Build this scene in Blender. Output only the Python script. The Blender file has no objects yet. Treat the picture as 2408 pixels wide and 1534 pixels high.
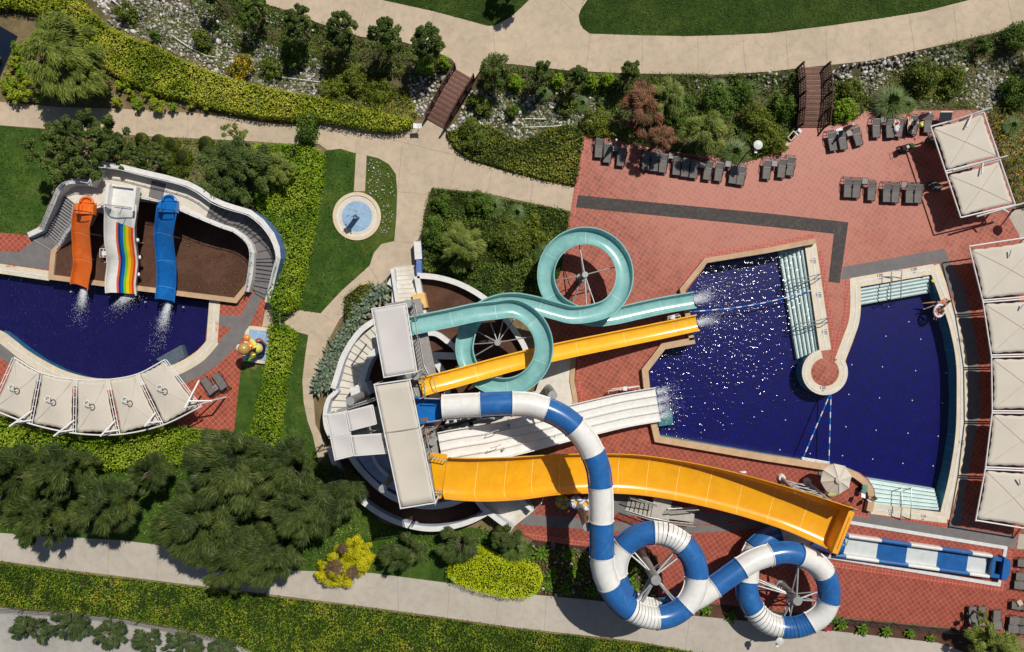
import bpy, bmesh, math, random
import numpy as np
from mathutils import Vector, Matrix, geometry
R = math.radians
S = 28.0                      # plan units per metre at ground level
HC = 1605.0 / S               # camera height above ground
CX, CY = 1204.0, 767.0
def P(dx, dy, z=0.0):
    k = (1 - z / HC) / S
    return Vector(((dx - CX) * k, (CY - dy) * k, z))
def UZ(u): return u * HC
def lin(r, g, b, k=1.0):
    f = lambda c: (c / 12.92 if c <= .04045 else ((c + .055) / 1.055) ** 2.4)
    return (f(r / 255) * k, f(g / 255) * k, f(b / 255) * k, 1)
scn = bpy.context.scene
COL = scn.collection
ORD = ['first','second','third','fourth','fifth','sixth','seventh','eighth','ninth','tenth','eleventh','twelfth','thirteenth','fourteenth','fifteenth','sixteenth','seventeenth','eighteenth','nineteenth','twentieth']
ORD += ['twenty-' + w for w in ORD[:9]] + ['thirtieth'] + ['thirty-' + w for w in ORD[:9]] + ['fortieth']

# ------------------------------------------------------------------ objects
def tag(o, label=None, cat=None, group=None, kind=None):
    if label: o['label'] = label
    if cat: o['category'] = cat
    if group: o['group'] = group
    if kind: o['kind'] = kind
    return o
def thing(name, label, cat, loc=(0, 0, 0), group=None, rz=0):
    o = bpy.data.objects.new(name, None); COL.objects.link(o)
    o.location = loc; o.rotation_euler = (0, 0, rz); o.empty_display_size = .2
    return tag(o, label, cat, group)
def wloc(o):
    v = Vector((0, 0, 0))
    while o is not None:
        v = v + o.location; o = o.parent
    return v
def kids(o): return [c for c in bpy.data.objects if c.parent == o]
def dup(o, parent=None):
    c = o.copy(); COL.objects.link(c); c.parent = parent
    for ch in list(o.children): dup(ch, c)
    return c

class MB:
    def __init__(s): s.v = []; s.f = []; s.m = []
    def add(s, vs, fs, m=0):
        n = len(s.v); s.v += [tuple(v) for v in vs]
        for f in fs: s.f.append(tuple(i + n for i in f)); s.m.append(m)
    def box(s, c, d, rz=0, m=0, axis=None):
        x, y, z = d[0] / 2, d[1] / 2, d[2] / 2
        rot = Matrix.Rotation(rz, 3, 'Z') if axis is None else axis
        vs = [Vector(c) + rot @ Vector((i * x, j * y, k * z)) for k in (-1, 1) for j in (-1, 1) for i in (-1, 1)]
        s.add(vs, [(0, 2, 3, 1), (4, 5, 7, 6), (0, 1, 5, 4), (2, 6, 7, 3), (0, 4, 6, 2), (1, 3, 7, 5)], m)
    def prism(s, pts, z0, z1, m=0, mside=None):
        pts = [Vector((p[0], p[1], 0)) for p in pts]
        a = sum(pts[i - 1].x * pts[i].y - pts[i].x * pts[i - 1].y for i in range(len(pts)))
        if a < 0: pts.reverse()
        n = len(pts)
        lo = [(p.x, p.y, z0) for p in pts]; hi = [(p.x, p.y, z1) for p in pts]
        s.add(lo + hi, [tuple(range(n, 2 * n))], m)
        s.f.append(tuple(len(s.v) - 2 * n + i for i in reversed(range(n)))); s.m.append(m)
        b = len(s.v) - 2 * n
        for i in range(n):
            j = (i + 1) % n
            s.f.append((b + i, b + j, b + n + j, b + n + i)); s.m.append(m if mside is None else mside)
    def tube(s, pts, r, n=8, cap=True, m=0, closed=False):
        pts = [Vector(p) for p in pts]; k = len(pts)
        rs = r if isinstance(r, (list, tuple)) else [r] * k
        b = len(s.v); prev = None
        for i, p in enumerate(pts):
            if closed: t = pts[(i + 1) % k] - pts[i - 1]
            else: t = pts[min(i + 1, k - 1)] - pts[max(i - 1, 0)]
            t.normalize()
            if prev is None:
                a = Vector((0, 0, 1)) if abs(t.z) < .9 else Vector((1, 0, 0))
                x = t.cross(a).normalized()
            else: x = (prev - t * prev.dot(t)).normalized()
            prev = x; y = t.cross(x)
            for j in range(n):
                a = 2 * math.pi * j / n
                s.v.append(tuple(p + (x * math.cos(a) + y * math.sin(a)) * rs[i]))
        for i in range(k if closed else k - 1):
            for j in range(n):
                i2 = (i + 1) % k; j2 = (j + 1) % n
                s.f.append((b + i * n + j, b + i * n + j2, b + i2 * n + j2, b + i2 * n + j)); s.m.append(m)
        if cap and not closed:
            s.f.append(tuple(b + j for j in reversed(range(n)))); s.m.append(m)
            s.f.append(tuple(b + (k - 1) * n + j for j in range(n))); s.m.append(m)
    def cyl(s, p0, p1, r0, r1=None, n=12, m=0): s.tube([p0, p1], [r0, r0 if r1 is None else r1], n, True, m)
    def lathe(s, c, prof, n=24, m=0):
        b = len(s.v); c = Vector(c)
        for r, z in prof:
            for j in range(n):
                a = 2 * math.pi * j / n
                s.v.append((c.x + r * math.cos(a), c.y + r * math.sin(a), c.z + z))
        for i in range(len(prof) - 1):
            for j in range(n):
                j2 = (j + 1) % n
                s.f.append((b + i * n + j, b + i * n + j2, b + (i + 1) * n + j2, b + (i + 1) * n + j)); s.m.append(m)
    def ball(s, c, r, nu=12, nv=8, m=0, rot=None):
        r = (r, r, r) if not isinstance(r, (tuple, list)) else r
        c = Vector(c); vs = []
        for i in range(nv + 1):
            th = math.pi * i / nv
            for j in range(nu):
                a = 2 * math.pi * j / nu
                q = Vector((r[0] * math.sin(th) * math.cos(a), r[1] * math.sin(th) * math.sin(a), r[2] * math.cos(th)))
                vs.append(c + (rot @ q if rot else q))
        fs = [(i * nu + j, (i + 1) * nu + j, (i + 1) * nu + (j + 1) % nu, i * nu + (j + 1) % nu) for i in range(nv) for j in range(nu)]
        s.add(vs, fs, m)
    def wall(s, pts, w, ztop, zbot, m=0, closed=False, mside=None, mouter=None):
        """upright wall along plan points; the plan is the line of its top"""
        n = len(pts); zt = ztop if isinstance(ztop, (list, tuple)) else [ztop] * n
        zb = zbot if isinstance(zbot, (list, tuple)) else [zbot] * n
        ws = w if isinstance(w, (list, tuple)) else [w] * n
        b = len(s.v)
        for i in range(n):
            p = Vector(pts[i][:2])
            pa = Vector(pts[(i - 1) % n][:2]) if (closed or i) else None
            pb = Vector(pts[(i + 1) % n][:2]) if (closed or i < n - 1) else None
            ta = (p - pa).normalized() if pa is not None else (pb - p).normalized()
            tb = (pb - p).normalized() if pb is not None else ta
            na = Vector((-ta.y, ta.x)); nb = Vector((-tb.y, tb.x))
            nn = na + nb
            nn = nn.normalized() if nn.length > 1e-4 else na
            sc = min(1.8, 1 / max(.3, nn.dot(na)))
            l = p + nn * ws[i] / 2 * sc; r = p - nn * ws[i] / 2 * sc
            L = P(l.x, l.y, zt[i]); Q = P(r.x, r.y, zt[i])
            s.v += [(L.x, L.y, zt[i]), (Q.x, Q.y, zt[i]), (Q.x, Q.y, zb[i]), (L.x, L.y, zb[i])]
        ms = m if mside is None else mside
        for i in range(n if closed else n - 1):
            a = b + 4 * i; c = b + 4 * ((i + 1) % n)
            s.f += [(a, a + 1, c + 1, c), (a + 1, a + 2, c + 2, c + 1), (a + 3, a, c, c + 3), (a + 2, a + 3, c + 3, c + 2)]
            s.m += [m, ms if mouter is None else mouter, ms, ms]
        if not closed:
            s.f += [(b, b + 3, b + 2, b + 1), (b + 4 * n - 4, b + 4 * n - 3, b + 4 * n - 2, b + 4 * n - 1)]; s.m += [ms, ms]
    def sweep(s, path, prof, mats=None, closed_prof=True, caps=True, wfn=None, mrow=None):
        k = len(path); n = len(prof); b = len(s.v)
        for i, p in enumerate(path):
            t = (path[min(i + 1, k - 1)] - path[max(i - 1, 0)]).normalized()
            side = t.cross(Vector((0, 0, 1)))
            side = side.normalized() if side.length > 1e-5 else Vector((1, 0, 0))
            up = side.cross(t)
            q = wfn(i / (k - 1), prof) if wfn else prof
            for (a, h) in q: s.v.append(tuple(p + side * a + up * h))
        for i in range(k - 1):
            for j in range(n if closed_prof else n - 1):
                j2 = (j + 1) % n
                s.f.append((b + i * n + j, b + (i + 1) * n + j, b + (i + 1) * n + j2, b + i * n + j2))
                s.m.append(mrow(i, j) if mrow else (mats[j] if mats else 0))
        if caps and closed_prof:
            s.f.append(tuple(b + j for j in range(n))); s.m.append(0)
            s.f.append(tuple(b + (k - 1) * n + j for j in reversed(range(n)))); s.m.append(0)
    def build(s, name, mats, parent=None, smooth=False, world=False, loc=None):
        mats = mats if isinstance(mats, (list, tuple)) else [mats]
        if parent is not None: off = wloc(parent)
        elif loc is not None: off = Vector(loc)
        elif world or not s.v: off = Vector((0, 0, 0))
        else:
            a = np.array(s.v); off = Vector(((a[:, 0].min() + a[:, 0].max()) / 2, (a[:, 1].min() + a[:, 1].max()) / 2, a[:, 2].min()))
        me = bpy.data.meshes.new(name)
        me.from_pydata([(v[0] - off.x, v[1] - off.y, v[2] - off.z) for v in s.v], [], s.f)
        for mm in mats: me.materials.append(mm)
        me.polygons.foreach_set('material_index', s.m)
        if smooth:
            me.polygons.foreach_set('use_smooth', [True] * len(s.f))
            try: me.set_sharp_from_angle(angle=R(smooth if smooth > 2 else 40))
            except Exception: pass
        bm = bmesh.new(); bm.from_mesh(me)
        bmesh.ops.recalc_face_normals(bm, faces=bm.faces); bm.to_mesh(me); bm.free()
        o = bpy.data.objects.new(name, me); COL.objects.link(o)
        if parent is not None: o.parent = parent
        else: o.location = off
        return o

def quads(name, V, mats, parent=None, loc=None, mi=None):
    """V (n,4,3): loose leaf faces as one mesh"""
    off = wloc(parent) if parent is not None else Vector(loc if loc is not None else (0, 0, 0))
    n = len(V); a = (V.reshape(-1, 3) - np.array(off[:])).astype(np.float32)
    me = bpy.data.meshes.new(name)
    me.vertices.add(4 * n); me.vertices.foreach_set('co', a.ravel())
    me.loops.add(4 * n); me.loops.foreach_set('vertex_index', np.arange(4 * n, dtype=np.int32))
    me.polygons.add(n); me.polygons.foreach_set('loop_start', np.arange(0, 4 * n, 4, dtype=np.int32))
    try: me.polygons.foreach_set('loop_total', np.full(n, 4, dtype=np.int32))
    except Exception: pass
    mats = mats if isinstance(mats, (list, tuple)) else [mats]
    for m in mats: me.materials.append(m)
    if mi is not None: me.polygons.foreach_set('material_index', mi.astype(np.int32))
    me.update(calc_edges=True); me.validate()
    o = bpy.data.objects.new(name, me); COL.objects.link(o)
    if parent is not None: o.parent = parent
    else: o.location = off
    return o

def spline(ctrl, step=.3):
    """Catmull-Rom through world points, evenly stepped; also returns the arc index of each control point"""
    c = [Vector(p) for p in ctrl]; out = []; idx = []
    n = len(c)
    for i in range(n - 1):
        p0 = c[i - 1] if i else c[0] * 2 - c[1]; p1 = c[i]; p2 = c[i + 1]; p3 = c[i + 2] if i < n - 2 else c[-1] * 2 - c[-2]
        k = max(2, int((p2 - p1).length / step)); idx.append(len(out))
        d0 = max((p1 - p0).length, 1e-3) ** .5; d1 = max((p2 - p1).length, 1e-3) ** .5; d2 = max((p3 - p2).length, 1e-3) ** .5
        m1 = ((p1 - p0) / d0 - (p2 - p0) / (d0 + d1) + (p2 - p1) / d1) * d1
        m2 = ((p2 - p1) / d1 - (p3 - p1) / (d1 + d2) + (p3 - p2) / d2) * d1
        for j in range(k):
            t = j / k
            out.append(p1 * (2 * t**3 - 3 * t**2 + 1) + m1 * (t**3 - 2 * t**2 + t) + p2 * (-2 * t**3 + 3 * t**2) + m2 * (t**3 - t**2))
    idx.append(len(out)); out.append(c[-1])
    return out, idx
def curve2(pts, step=6):
    """smooth plan polyline"""
    return [(p.x, p.y) for p in spline([Vector((x, y, 0)) for x, y in pts], step)[0]]
def sheet(name, pts, z, m, holes=(), kind='structure', parent=None, thick=0):
    """flat sheet with holes; plan points are given at height z"""
    loops = [[P(x, y, z) for x, y in pts]] + [[P(x, y, z) for x, y in h] for h in holes]
    flat = [v for l in loops for v in l]
    tris = geometry.tessellate_polygon(loops)
    mb = MB(); mb.add(flat, tris)
    if thick:
        b = 0
        for l in loops:
            k = len(l); mb.add(l + [v - Vector((0, 0, thick)) for v in l], [(i, (i + 1) % k, k + (i + 1) % k, k + i) for i in range(k)])
    o = mb.build(name, m, parent, world=parent is None)
    return tag(o, kind=kind) if kind else o
def ring(cx, cy, r, n=48, a0=0, a1=360, ry=None):
    return [(cx + r * math.cos(R(a0 + (a1 - a0) * i / n)), cy + (ry or r) * math.sin(R(a0 + (a1 - a0) * i / n))) for i in range(n if a1 - a0 == 360 else n + 1)]

# ------------------------------------------------------------------ materials
def nt(name):
    m = bpy.data.materials.new(name); m.use_nodes = True
    t = m.node_tree; t.nodes.clear()
    return m, t, (lambda ty, **k: mk(t, ty, k))
def mk(t, ty, k):
    n = t.nodes.new(ty)
    for a, v in k.items(): setattr(n, a, v)
    return n
def mathn(t, op, a, b=None, clamp=False):
    n = t.nodes.new('ShaderNodeMath'); n.operation = op; n.use_clamp = clamp
    for i, x in enumerate((a, b)):
        if x is None: continue
        if isinstance(x, (int, float)): n.inputs[i].default_value = x
        else: t.links.new(x, n.inputs[i])
    return n.outputs[0]
def mixc(t, f, a, b, mode='MIX'):
    n = t.nodes.new('ShaderNodeMixRGB'); n.blend_type = mode
    for i, x in enumerate((f, a, b)):
        if isinstance(x, (int, float, tuple)): n.inputs[i].default_value = x
        else: t.links.new(x, n.inputs[i])
    return n.outputs[0]
def noise(t, co, scale, detail=4, rough=.55, dist=0):
    n = t.nodes.new('ShaderNodeTexNoise'); n.inputs['Scale'].default_value = scale; n.inputs['Detail'].default_value = detail
    n.inputs['Roughness'].default_value = rough; n.inputs['Distortion'].default_value = dist
    t.links.new(co, n.inputs['Vector']); return n.outputs[0]
def ramp(t, f, stops):
    n = t.nodes.new('ShaderNodeValToRGB'); e = n.color_ramp.elements
    while len(e) < len(stops): e.new(.5)
    for x, (p, c) in zip(e, stops): x.position = p; x.color = c if isinstance(c, tuple) else (c, c, c, 1)
    t.links.new(f, n.inputs[0]); return n.outputs[0]
def coord(t, rz=0):
    tc = t.nodes.new('ShaderNodeTexCoord'); o = tc.outputs['Object']
    if rz:
        mp = t.nodes.new('ShaderNodeMapping'); mp.inputs['Rotation'].default_value = (0, 0, rz); t.links.new(o, mp.inputs[0]); o = mp.outputs[0]
    return o
def bsdf(t, col, rough=.6, spec=.5, metal=0, coat=0, bump=None, bstr=.3, bdist=.02):
    b = t.nodes.new('ShaderNodeBsdfPrincipled'); o = t.nodes.new('ShaderNodeOutputMaterial')
    for k, x in (('Base Color', col), ('Roughness', rough), ('Specular IOR Level', spec), ('Metallic', metal), ('Coat Weight', coat)):
        if isinstance(x, (int, float, tuple)): b.inputs[k].default_value = x
        else: t.links.new(x, b.inputs[k])
    b.inputs['Coat Roughness'].default_value = .12
    if bump is not None:
        bn = t.nodes.new('ShaderNodeBump'); bn.inputs['Strength'].default_value = bstr; bn.inputs['Distance'].default_value = bdist
        t.links.new(bump, bn.inputs['Height']); t.links.new(bn.outputs[0], b.inputs['Normal'])
    t.links.new(b.outputs[0], o.inputs[0]); return b
def plain(name, c, c2=None, rough=.5, spec=.4, metal=0, coat=0, scale=2.5, bump=0, amt=.5, fine=18, stain=None):
    """painted / moulded surface with faint mottling and grime"""
    m, t, _ = nt(name); co = coord(t)
    c2 = c2 or tuple(x * .8 for x in c[:3]) + (1,)
    a = noise(t, co, scale, 5, .6); f = noise(t, co, fine, 3, .6)
    k = mathn(t, 'ADD', mathn(t, 'MULTIPLY', a, .7), mathn(t, 'MULTIPLY', f, .3))
    col = mixc(t, ramp(t, k, [(.38, 0.0), (.68, amt * 2 if amt < .5 else 1.0)]), c, c2)
    if stain:
        s1 = noise(t, co, .8, 6, .7, 2.2); s2 = noise(t, co, 3.5, 6, .75, 1.0)
        col = mixc(t, ramp(t, s1, [(.52, 0.0), (.7, .3)]), col, stain)
        col = mixc(t, ramp(t, s2, [(.56, 0.0), (.72, .28)]), col, tuple(x * .55 for x in c[:3]) + (1,))
    ro = mathn(t, 'ADD', mathn(t, 'MULTIPLY', a, .2), rough - .1)
    bsdf(t, col, ro, spec, metal, coat, f if bump else None, .4, bump or .01)
    return m
def concrete(name, c, c2, c3):
    m, t, _ = nt(name); co = coord(t)
    a = noise(t, co, .22, 5, .6, .4); b = noise(t, co, 1.6, 6, .65); f = noise(t, co, 22, 3, .7); s = noise(t, co, .7, 4, .7, 1.5)
    col = mixc(t, ramp(t, a, [(.35, 0.0), (.65, 1.0)]), c, c2)
    col = mixc(t, ramp(t, s, [(.5, 0.0), (.74, .5)]), col, c3)
    col = mixc(t, ramp(t, b, [(.32, .24), (.56, 0.0)]), col, tuple(x * .6 for x in c3[:3]) + (1,))
    col = mixc(t, .16, col, ramp(t, f, [(.3, .1), (.7, .75)]), 'OVERLAY')
    bsdf(t, col, .85, .25, bump=f, bstr=.3, bdist=.01); return m
def tiles(name, c, c2, mortar, size, rz, wear=None, pale_c=None, rough=.5, mort=.013):
    m, t, _ = nt(name); co = coord(t, rz)
    br = t.nodes.new('ShaderNodeTexBrick'); br.offset = 0; br.squash = 1
    br.inputs['Color1'].default_value = c; br.inputs['Color2'].default_value = c2; br.inputs['Mortar'].default_value = mortar
    br.inputs['Scale'].default_value = 1; br.inputs['Brick Width'].default_value = size; br.inputs['Row Height'].default_value = size
    br.inputs['Mortar Size'].default_value = mort; br.inputs['Mortar Smooth'].default_value = .2; br.inputs['Bias'].default_value = -.25
    t.links.new(co, br.inputs['Vector'])
    raw = coord(t); a = noise(t, raw, .16, 4, .6, .5); b = noise(t, raw, .9, 5, .7); f = noise(t, raw, 14, 3, .7)
    col = mixc(t, ramp(t, b, [(.35, .4), (.65, 0.0)]), br.outputs['Color'], tuple(x * .6 for x in c[:3]) + (1,), 'MIX')
    if wear:  # tiles turn paler towards one point, edge broken up by noise
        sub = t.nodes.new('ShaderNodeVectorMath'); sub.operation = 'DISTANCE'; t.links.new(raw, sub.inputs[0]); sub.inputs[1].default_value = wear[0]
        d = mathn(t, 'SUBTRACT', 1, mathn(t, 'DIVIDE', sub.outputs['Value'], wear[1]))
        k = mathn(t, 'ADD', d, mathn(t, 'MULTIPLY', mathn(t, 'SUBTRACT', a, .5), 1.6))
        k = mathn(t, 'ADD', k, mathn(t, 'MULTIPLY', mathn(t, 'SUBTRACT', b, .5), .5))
        col = mixc(t, ramp(t, k, [(.05, 0.0), (.5, .82)]), col, mixc(t, .38, pale_c, br.outputs['Color']))
    col = mixc(t, .12, col, ramp(t, f, [(.3, .15), (.7, .8)]), 'OVERLAY')
    bsdf(t, col, rough, .4, bump=br.outputs['Fac'], bstr=-.35, bdist=.006); return m
def leafmat(name, cols, trans=.25, rough=.5, big=.35, amp=1.5):
    """each leaf has a tint of its own; patches of the plant vary too"""
    m, t, _ = nt(name)
    g = t.nodes.new('ShaderNodeNewGeometry'); co = coord(t)
    n = len(cols); a = noise(t, co, big, 3, .6)
    k = mathn(t, 'ADD', mathn(t, 'MULTIPLY', g.outputs['Random Per Island'], .62), mathn(t, 'MULTIPLY', mathn(t, 'SUBTRACT', a, .5), amp))
    k = mathn(t, 'ADD', k, .19)
    col = ramp(t, k, [(i / (n - 1), c) for i, c in enumerate(cols)])
    b = t.nodes.new('ShaderNodeBsdfPrincipled'); b.inputs['Roughness'].default_value = rough; b.inputs['Specular IOR Level'].default_value = .25
    tr = t.nodes.new('ShaderNodeBsdfTranslucent'); mx = t.nodes.new('ShaderNodeMixShader'); mx.inputs[0].default_value = trans
    o = t.nodes.new('ShaderNodeOutputMaterial')
    t.links.new(col, b.inputs['Base Color']); t.links.new(col, tr.inputs['Color'])
    t.links.new(b.outputs[0], mx.inputs[1]); t.links.new(tr.outputs[0], mx.inputs[2]); t.links.new(mx.outputs[0], o.inputs[0])
    return m
def ground_mat(name, cols, scales, rough=.9, bump=.02):
    m, t, _ = nt(name); co = coord(t)
    a = noise(t, co, scales[0], 5, .65, .3); b = noise(t, co, scales[1], 5, .7); f = noise(t, co, scales[2], 3, .75)
    k = mathn(t, 'ADD', mathn(t, 'ADD', mathn(t, 'MULTIPLY', a, .45), mathn(t, 'MULTIPLY', b, .3)), mathn(t, 'MULTIPLY', f, .25))
    n = len(cols); col = ramp(t, k, [(.34 + .32 * i / (n - 1), c) for i, c in enumerate(cols)])
    bsdf(t, col, rough, .15, bump=f, bstr=.6, bdist=bump); return m
def water_mat(name, tint, spots, scale, hcalm, hwild, rough=.04, sscale=1.0, refl=1.0):
    """still-to-choppy pool water: see-through with mirror reflection, choppier round the slide outfalls"""
    m, t, _ = nt(name); co = coord(t)
    k = None
    for p, r in spots:
        v = t.nodes.new('ShaderNodeVectorMath'); v.operation = 'DISTANCE'; t.links.new(co, v.inputs[0]); v.inputs[1].default_value = p
        d = mathn(t, 'SUBTRACT', 1, mathn(t, 'DIVIDE', v.outputs['Value'], r), True)
        k = d if k is None else mathn(t, 'MAXIMUM', k, d)
    a = noise(t, co, scale, 0, .5, .6); b = noise(t, co, scale * 2.3, 0, .5, .5)
    h = mathn(t, 'ADD', a, mathn(t, 'MULTIPLY', b, .2))
    amp = mathn(t, 'ADD', hcalm, mathn(t, 'MULTIPLY', k, hwild - hcalm)) if k is not None else hcalm
    h = mathn(t, 'MULTIPLY', h, amp)
    bn = t.nodes.new('ShaderNodeBump'); bn.inputs['Strength'].default_value = 1; bn.inputs['Distance'].default_value = 1; t.links.new(h, bn.inputs['Height'])
    fr = t.nodes.new('ShaderNodeFresnel'); fr.inputs['IOR'].default_value = 1.33; t.links.new(bn.outputs[0], fr.inputs['Normal'])
    gl = t.nodes.new('ShaderNodeBsdfGlossy'); gl.inputs['Roughness'].default_value = rough; t.links.new(bn.outputs[0], gl.inputs['Normal'])
    tp = t.nodes.new('ShaderNodeBsdfTransparent'); tp.inputs['Color'].default_value = tint
    mx = t.nodes.new('ShaderNodeMixShader'); o = t.nodes.new('ShaderNodeOutputMaterial')
    t.links.new(mathn(t, 'MULTIPLY', fr.outputs[0], refl), mx.inputs[0]); t.links.new(tp.outputs[0], mx.inputs[1]); t.links.new(gl.outputs[0], mx.inputs[2]); t.links.new(mx.outputs[0], o.inputs[0])
    return m
# ------------------------------------------------------------------ palette
WHITE = plain('white_paint', lin(238, 236, 232, .86), lin(214, 212, 205, .86), .45, amt=.45, stain=lin(204, 198, 186))
WHITE_FRP = plain('white_fibreglass', lin(240, 239, 236, .86), lin(222, 218, 206, .86), .28, coat=.25, amt=.4, stain=lin(206, 198, 182))
BLUEWALL = plain('blue_wall_paint', lin(96, 122, 176), lin(80, 104, 158), .5)
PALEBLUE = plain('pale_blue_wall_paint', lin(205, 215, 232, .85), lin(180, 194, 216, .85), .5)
TEAL = plain('teal_fibreglass', lin(138, 186, 182), lin(112, 164, 162), .24, coat=.35, scale=1.2, stain=lin(186, 206, 200))
YELLOW = plain('yellow_fibreglass', lin(238, 182, 44), lin(226, 164, 32), .25, coat=.35, scale=1.2, stain=lin(246, 206, 110))
AMBER = plain('amber_fibreglass', lin(232, 166, 16), lin(216, 148, 14), .3, coat=.3, scale=.8, stain=lin(240, 186, 84))
AMBERLIP = plain('amber_fibreglass_lip', lin(234, 170, 56), lin(218, 154, 42), .3, coat=.3, scale=.8)
BLUE = plain('blue_fibreglass', lin(42, 102, 164), lin(34, 86, 146), .27, coat=.3, scale=1.2, stain=lin(92, 136, 180))
SKYBLUE = plain('sky_blue_fibreglass', lin(24, 108, 182), lin(18, 92, 164), .25, coat=.35, scale=1.2, stain=lin(84, 150, 200))
ORANGE = plain('orange_fibreglass', lin(232, 116, 40), lin(214, 100, 30), .25, coat=.35, scale=1.2, stain=lin(240, 160, 104))
GAP = plain('dark_gap', (.01, .01, .012, 1), rough=.8)
STR = [plain('stripe_' + n, lin(*c), rough=.3, coat=.25, amt=.3) for n, c in (('orange', (226, 92, 24)), ('navy', (10, 62, 128)), ('blue', (10, 104, 176)), ('green', (128, 200, 50)), ('yellow', (250, 204, 10)), ('amber', (240, 140, 20)), ('red', (216, 64, 20)))]
STEEL = plain('galvanised_steel', lin(176, 176, 174), lin(150, 150, 148), .4, metal=.35)
DARKSTEEL = plain('dark_steel', lin(70, 70, 74), lin(54, 54, 58), .45, metal=.2)
WHITESTEEL = plain('white_painted_steel', lin(236, 234, 230, .88), rough=.4, amt=.3)
CANVAS = plain('cream_canvas', lin(214, 205, 190, .86), lin(202, 193, 178, .86), .8, spec=.2, scale=.5, bump=.004, amt=.4, fine=40)
CANVAS2 = plain('pale_canvas', lin(216, 210, 206, .85), lin(204, 198, 194, .85), .8, spec=.2, scale=.5, bump=.004, amt=.4, fine=40)
SEAM = plain('canvas_seam', lin(202, 194, 180), rough=.8)
RUBBER = plain('grey_rubber', lin(120, 116, 114), lin(106, 103, 102), .9, spec=.2, scale=1.5, bump=.004, fine=60)
SOIL = ground_mat('dark_soil', [lin(62, 42, 34), lin(84, 58, 46), lin(104, 76, 60)], (.5, 2.5, 14))
EARTH = ground_mat('dry_earth', [lin(78, 70, 40), lin(120, 104, 76), lin(150, 132, 104)], (.3, 1.6, 12))
BEDSOIL = ground_mat('stream_bed_earth', [lin(58, 58, 34), lin(92, 84, 58), lin(132, 118, 92)], (.35, 1.5, 10))
LAWN = ground_mat('lawn_grass', [lin(34, 56, 18), lin(58, 84, 28), lin(98, 112, 48)], (.4, 2.2, 22), bump=.05)
LAWN2 = ground_mat('dark_lawn_grass', [lin(28, 44, 12), lin(46, 66, 20), lin(78, 92, 36)], (.3, 2.0, 22), bump=.05)
LAWN3 = ground_mat('flower_lawn_grass', [lin(46, 62, 20), lin(70, 86, 30), lin(102, 104, 50)], (.25, 1.3, 24), bump=.04)
CONC = concrete('warm_concrete', lin(212, 192, 166, .86), lin(196, 178, 154, .86), lin(172, 156, 134, .86))
CONC2 = concrete('pale_concrete', lin(200, 190, 176, .86), lin(186, 177, 163, .86), lin(172, 164, 150, .9))
CONC3 = concrete('grey_concrete', lin(172, 168, 160), lin(156, 152, 146), lin(138, 134, 128))
STAIRWHITE = concrete('white_stone_steps', lin(232, 226, 214, .9), lin(218, 210, 196, .9), lin(196, 186, 168, .9))
TAN = concrete('tan_stone', lin(200, 170, 136), lin(186, 156, 124), lin(160, 132, 104))
CREAM = tiles('cream_mosaic', lin(230, 216, 190, .92), lin(220, 206, 180, .92), lin(206, 196, 176), .25, R(10), rough=.4, mort=.008)
GRATE = plain('white_overflow_grate', lin(232, 230, 226, .85), lin(205, 205, 205, .85), .4, fine=30)
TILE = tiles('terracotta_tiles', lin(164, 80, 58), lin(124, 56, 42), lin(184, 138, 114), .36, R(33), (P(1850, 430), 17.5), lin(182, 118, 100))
TILE2 = tiles('terracotta_tiles_diagonal', lin(168, 80, 60), lin(142, 66, 50), lin(194, 148, 126), .36, R(-44))
TILE3 = tiles('terracotta_tiles_lower', lin(156, 72, 54), lin(132, 60, 46), lin(182, 134, 114), .36, R(-34))
DARKBRICK = tiles('dark_paving_brick', lin(70, 64, 62), lin(92, 86, 82), lin(60, 55, 53), .2, R(-6), rough=.85, mort=.01)
NAVY = tiles('navy_pool_mosaic', lin(8, 0, 72), lin(16, 2, 90), lin(16, 26, 120), .19, R(-6), rough=.3, mort=.012)
NAVY2 = tiles('ink_pool_mosaic', lin(34, 27, 80), lin(42, 34, 92), lin(46, 40, 98), .19, R(-8), rough=.35, mort=.01)
POOLWALL = tiles('teal_pool_wall', lin(60, 140, 160), lin(52, 130, 150), lin(90, 160, 176), .2, 0, rough=.4)
TREAD = tiles('aqua_pool_tread', lin(226, 234, 226), lin(216, 230, 220), lin(216, 232, 222), .25, R(-8), rough=.45)
BASINBLUE = tiles('pale_blue_basin_tile', lin(146, 176, 204), lin(134, 166, 196), lin(176, 196, 212), .6, R(20), rough=.4, mort=.02)
WOOD = None
def wood(name, c, c2, step, rz):
    m, t, _ = nt(name); co = coord(t, rz)
    w = t.nodes.new('ShaderNodeTexWave'); w.bands_direction = 'Y'; w.inputs['Scale'].default_value = 1 / step * .5 * 2 / 2; w.wave_profile = 'SAW'
    w.inputs['Distortion'].default_value = .15; t.links.new(co, w.inputs['Vector'])
    a = noise(t, co, 6, 4, .7); b = noise(t, co, .8, 4, .6)
    g = ramp(t, w.outputs['Fac'], [(0, 0.0), (.14, 1.0)])
    col = mixc(t, ramp(t, mathn(t, 'ADD', mathn(t, 'MULTIPLY', a, .5), mathn(t, 'MULTIPLY', b, .5)), [(.35, 0.0), (.65, 1.0)]), c, c2)
    col = mixc(t, g, tuple(x * .3 for x in c[:3]) + (1,), col)
    bsdf(t, col, .7, .3, bump=g, bstr=.4, bdist=.01); return m
LEAFDARK = None

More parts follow.
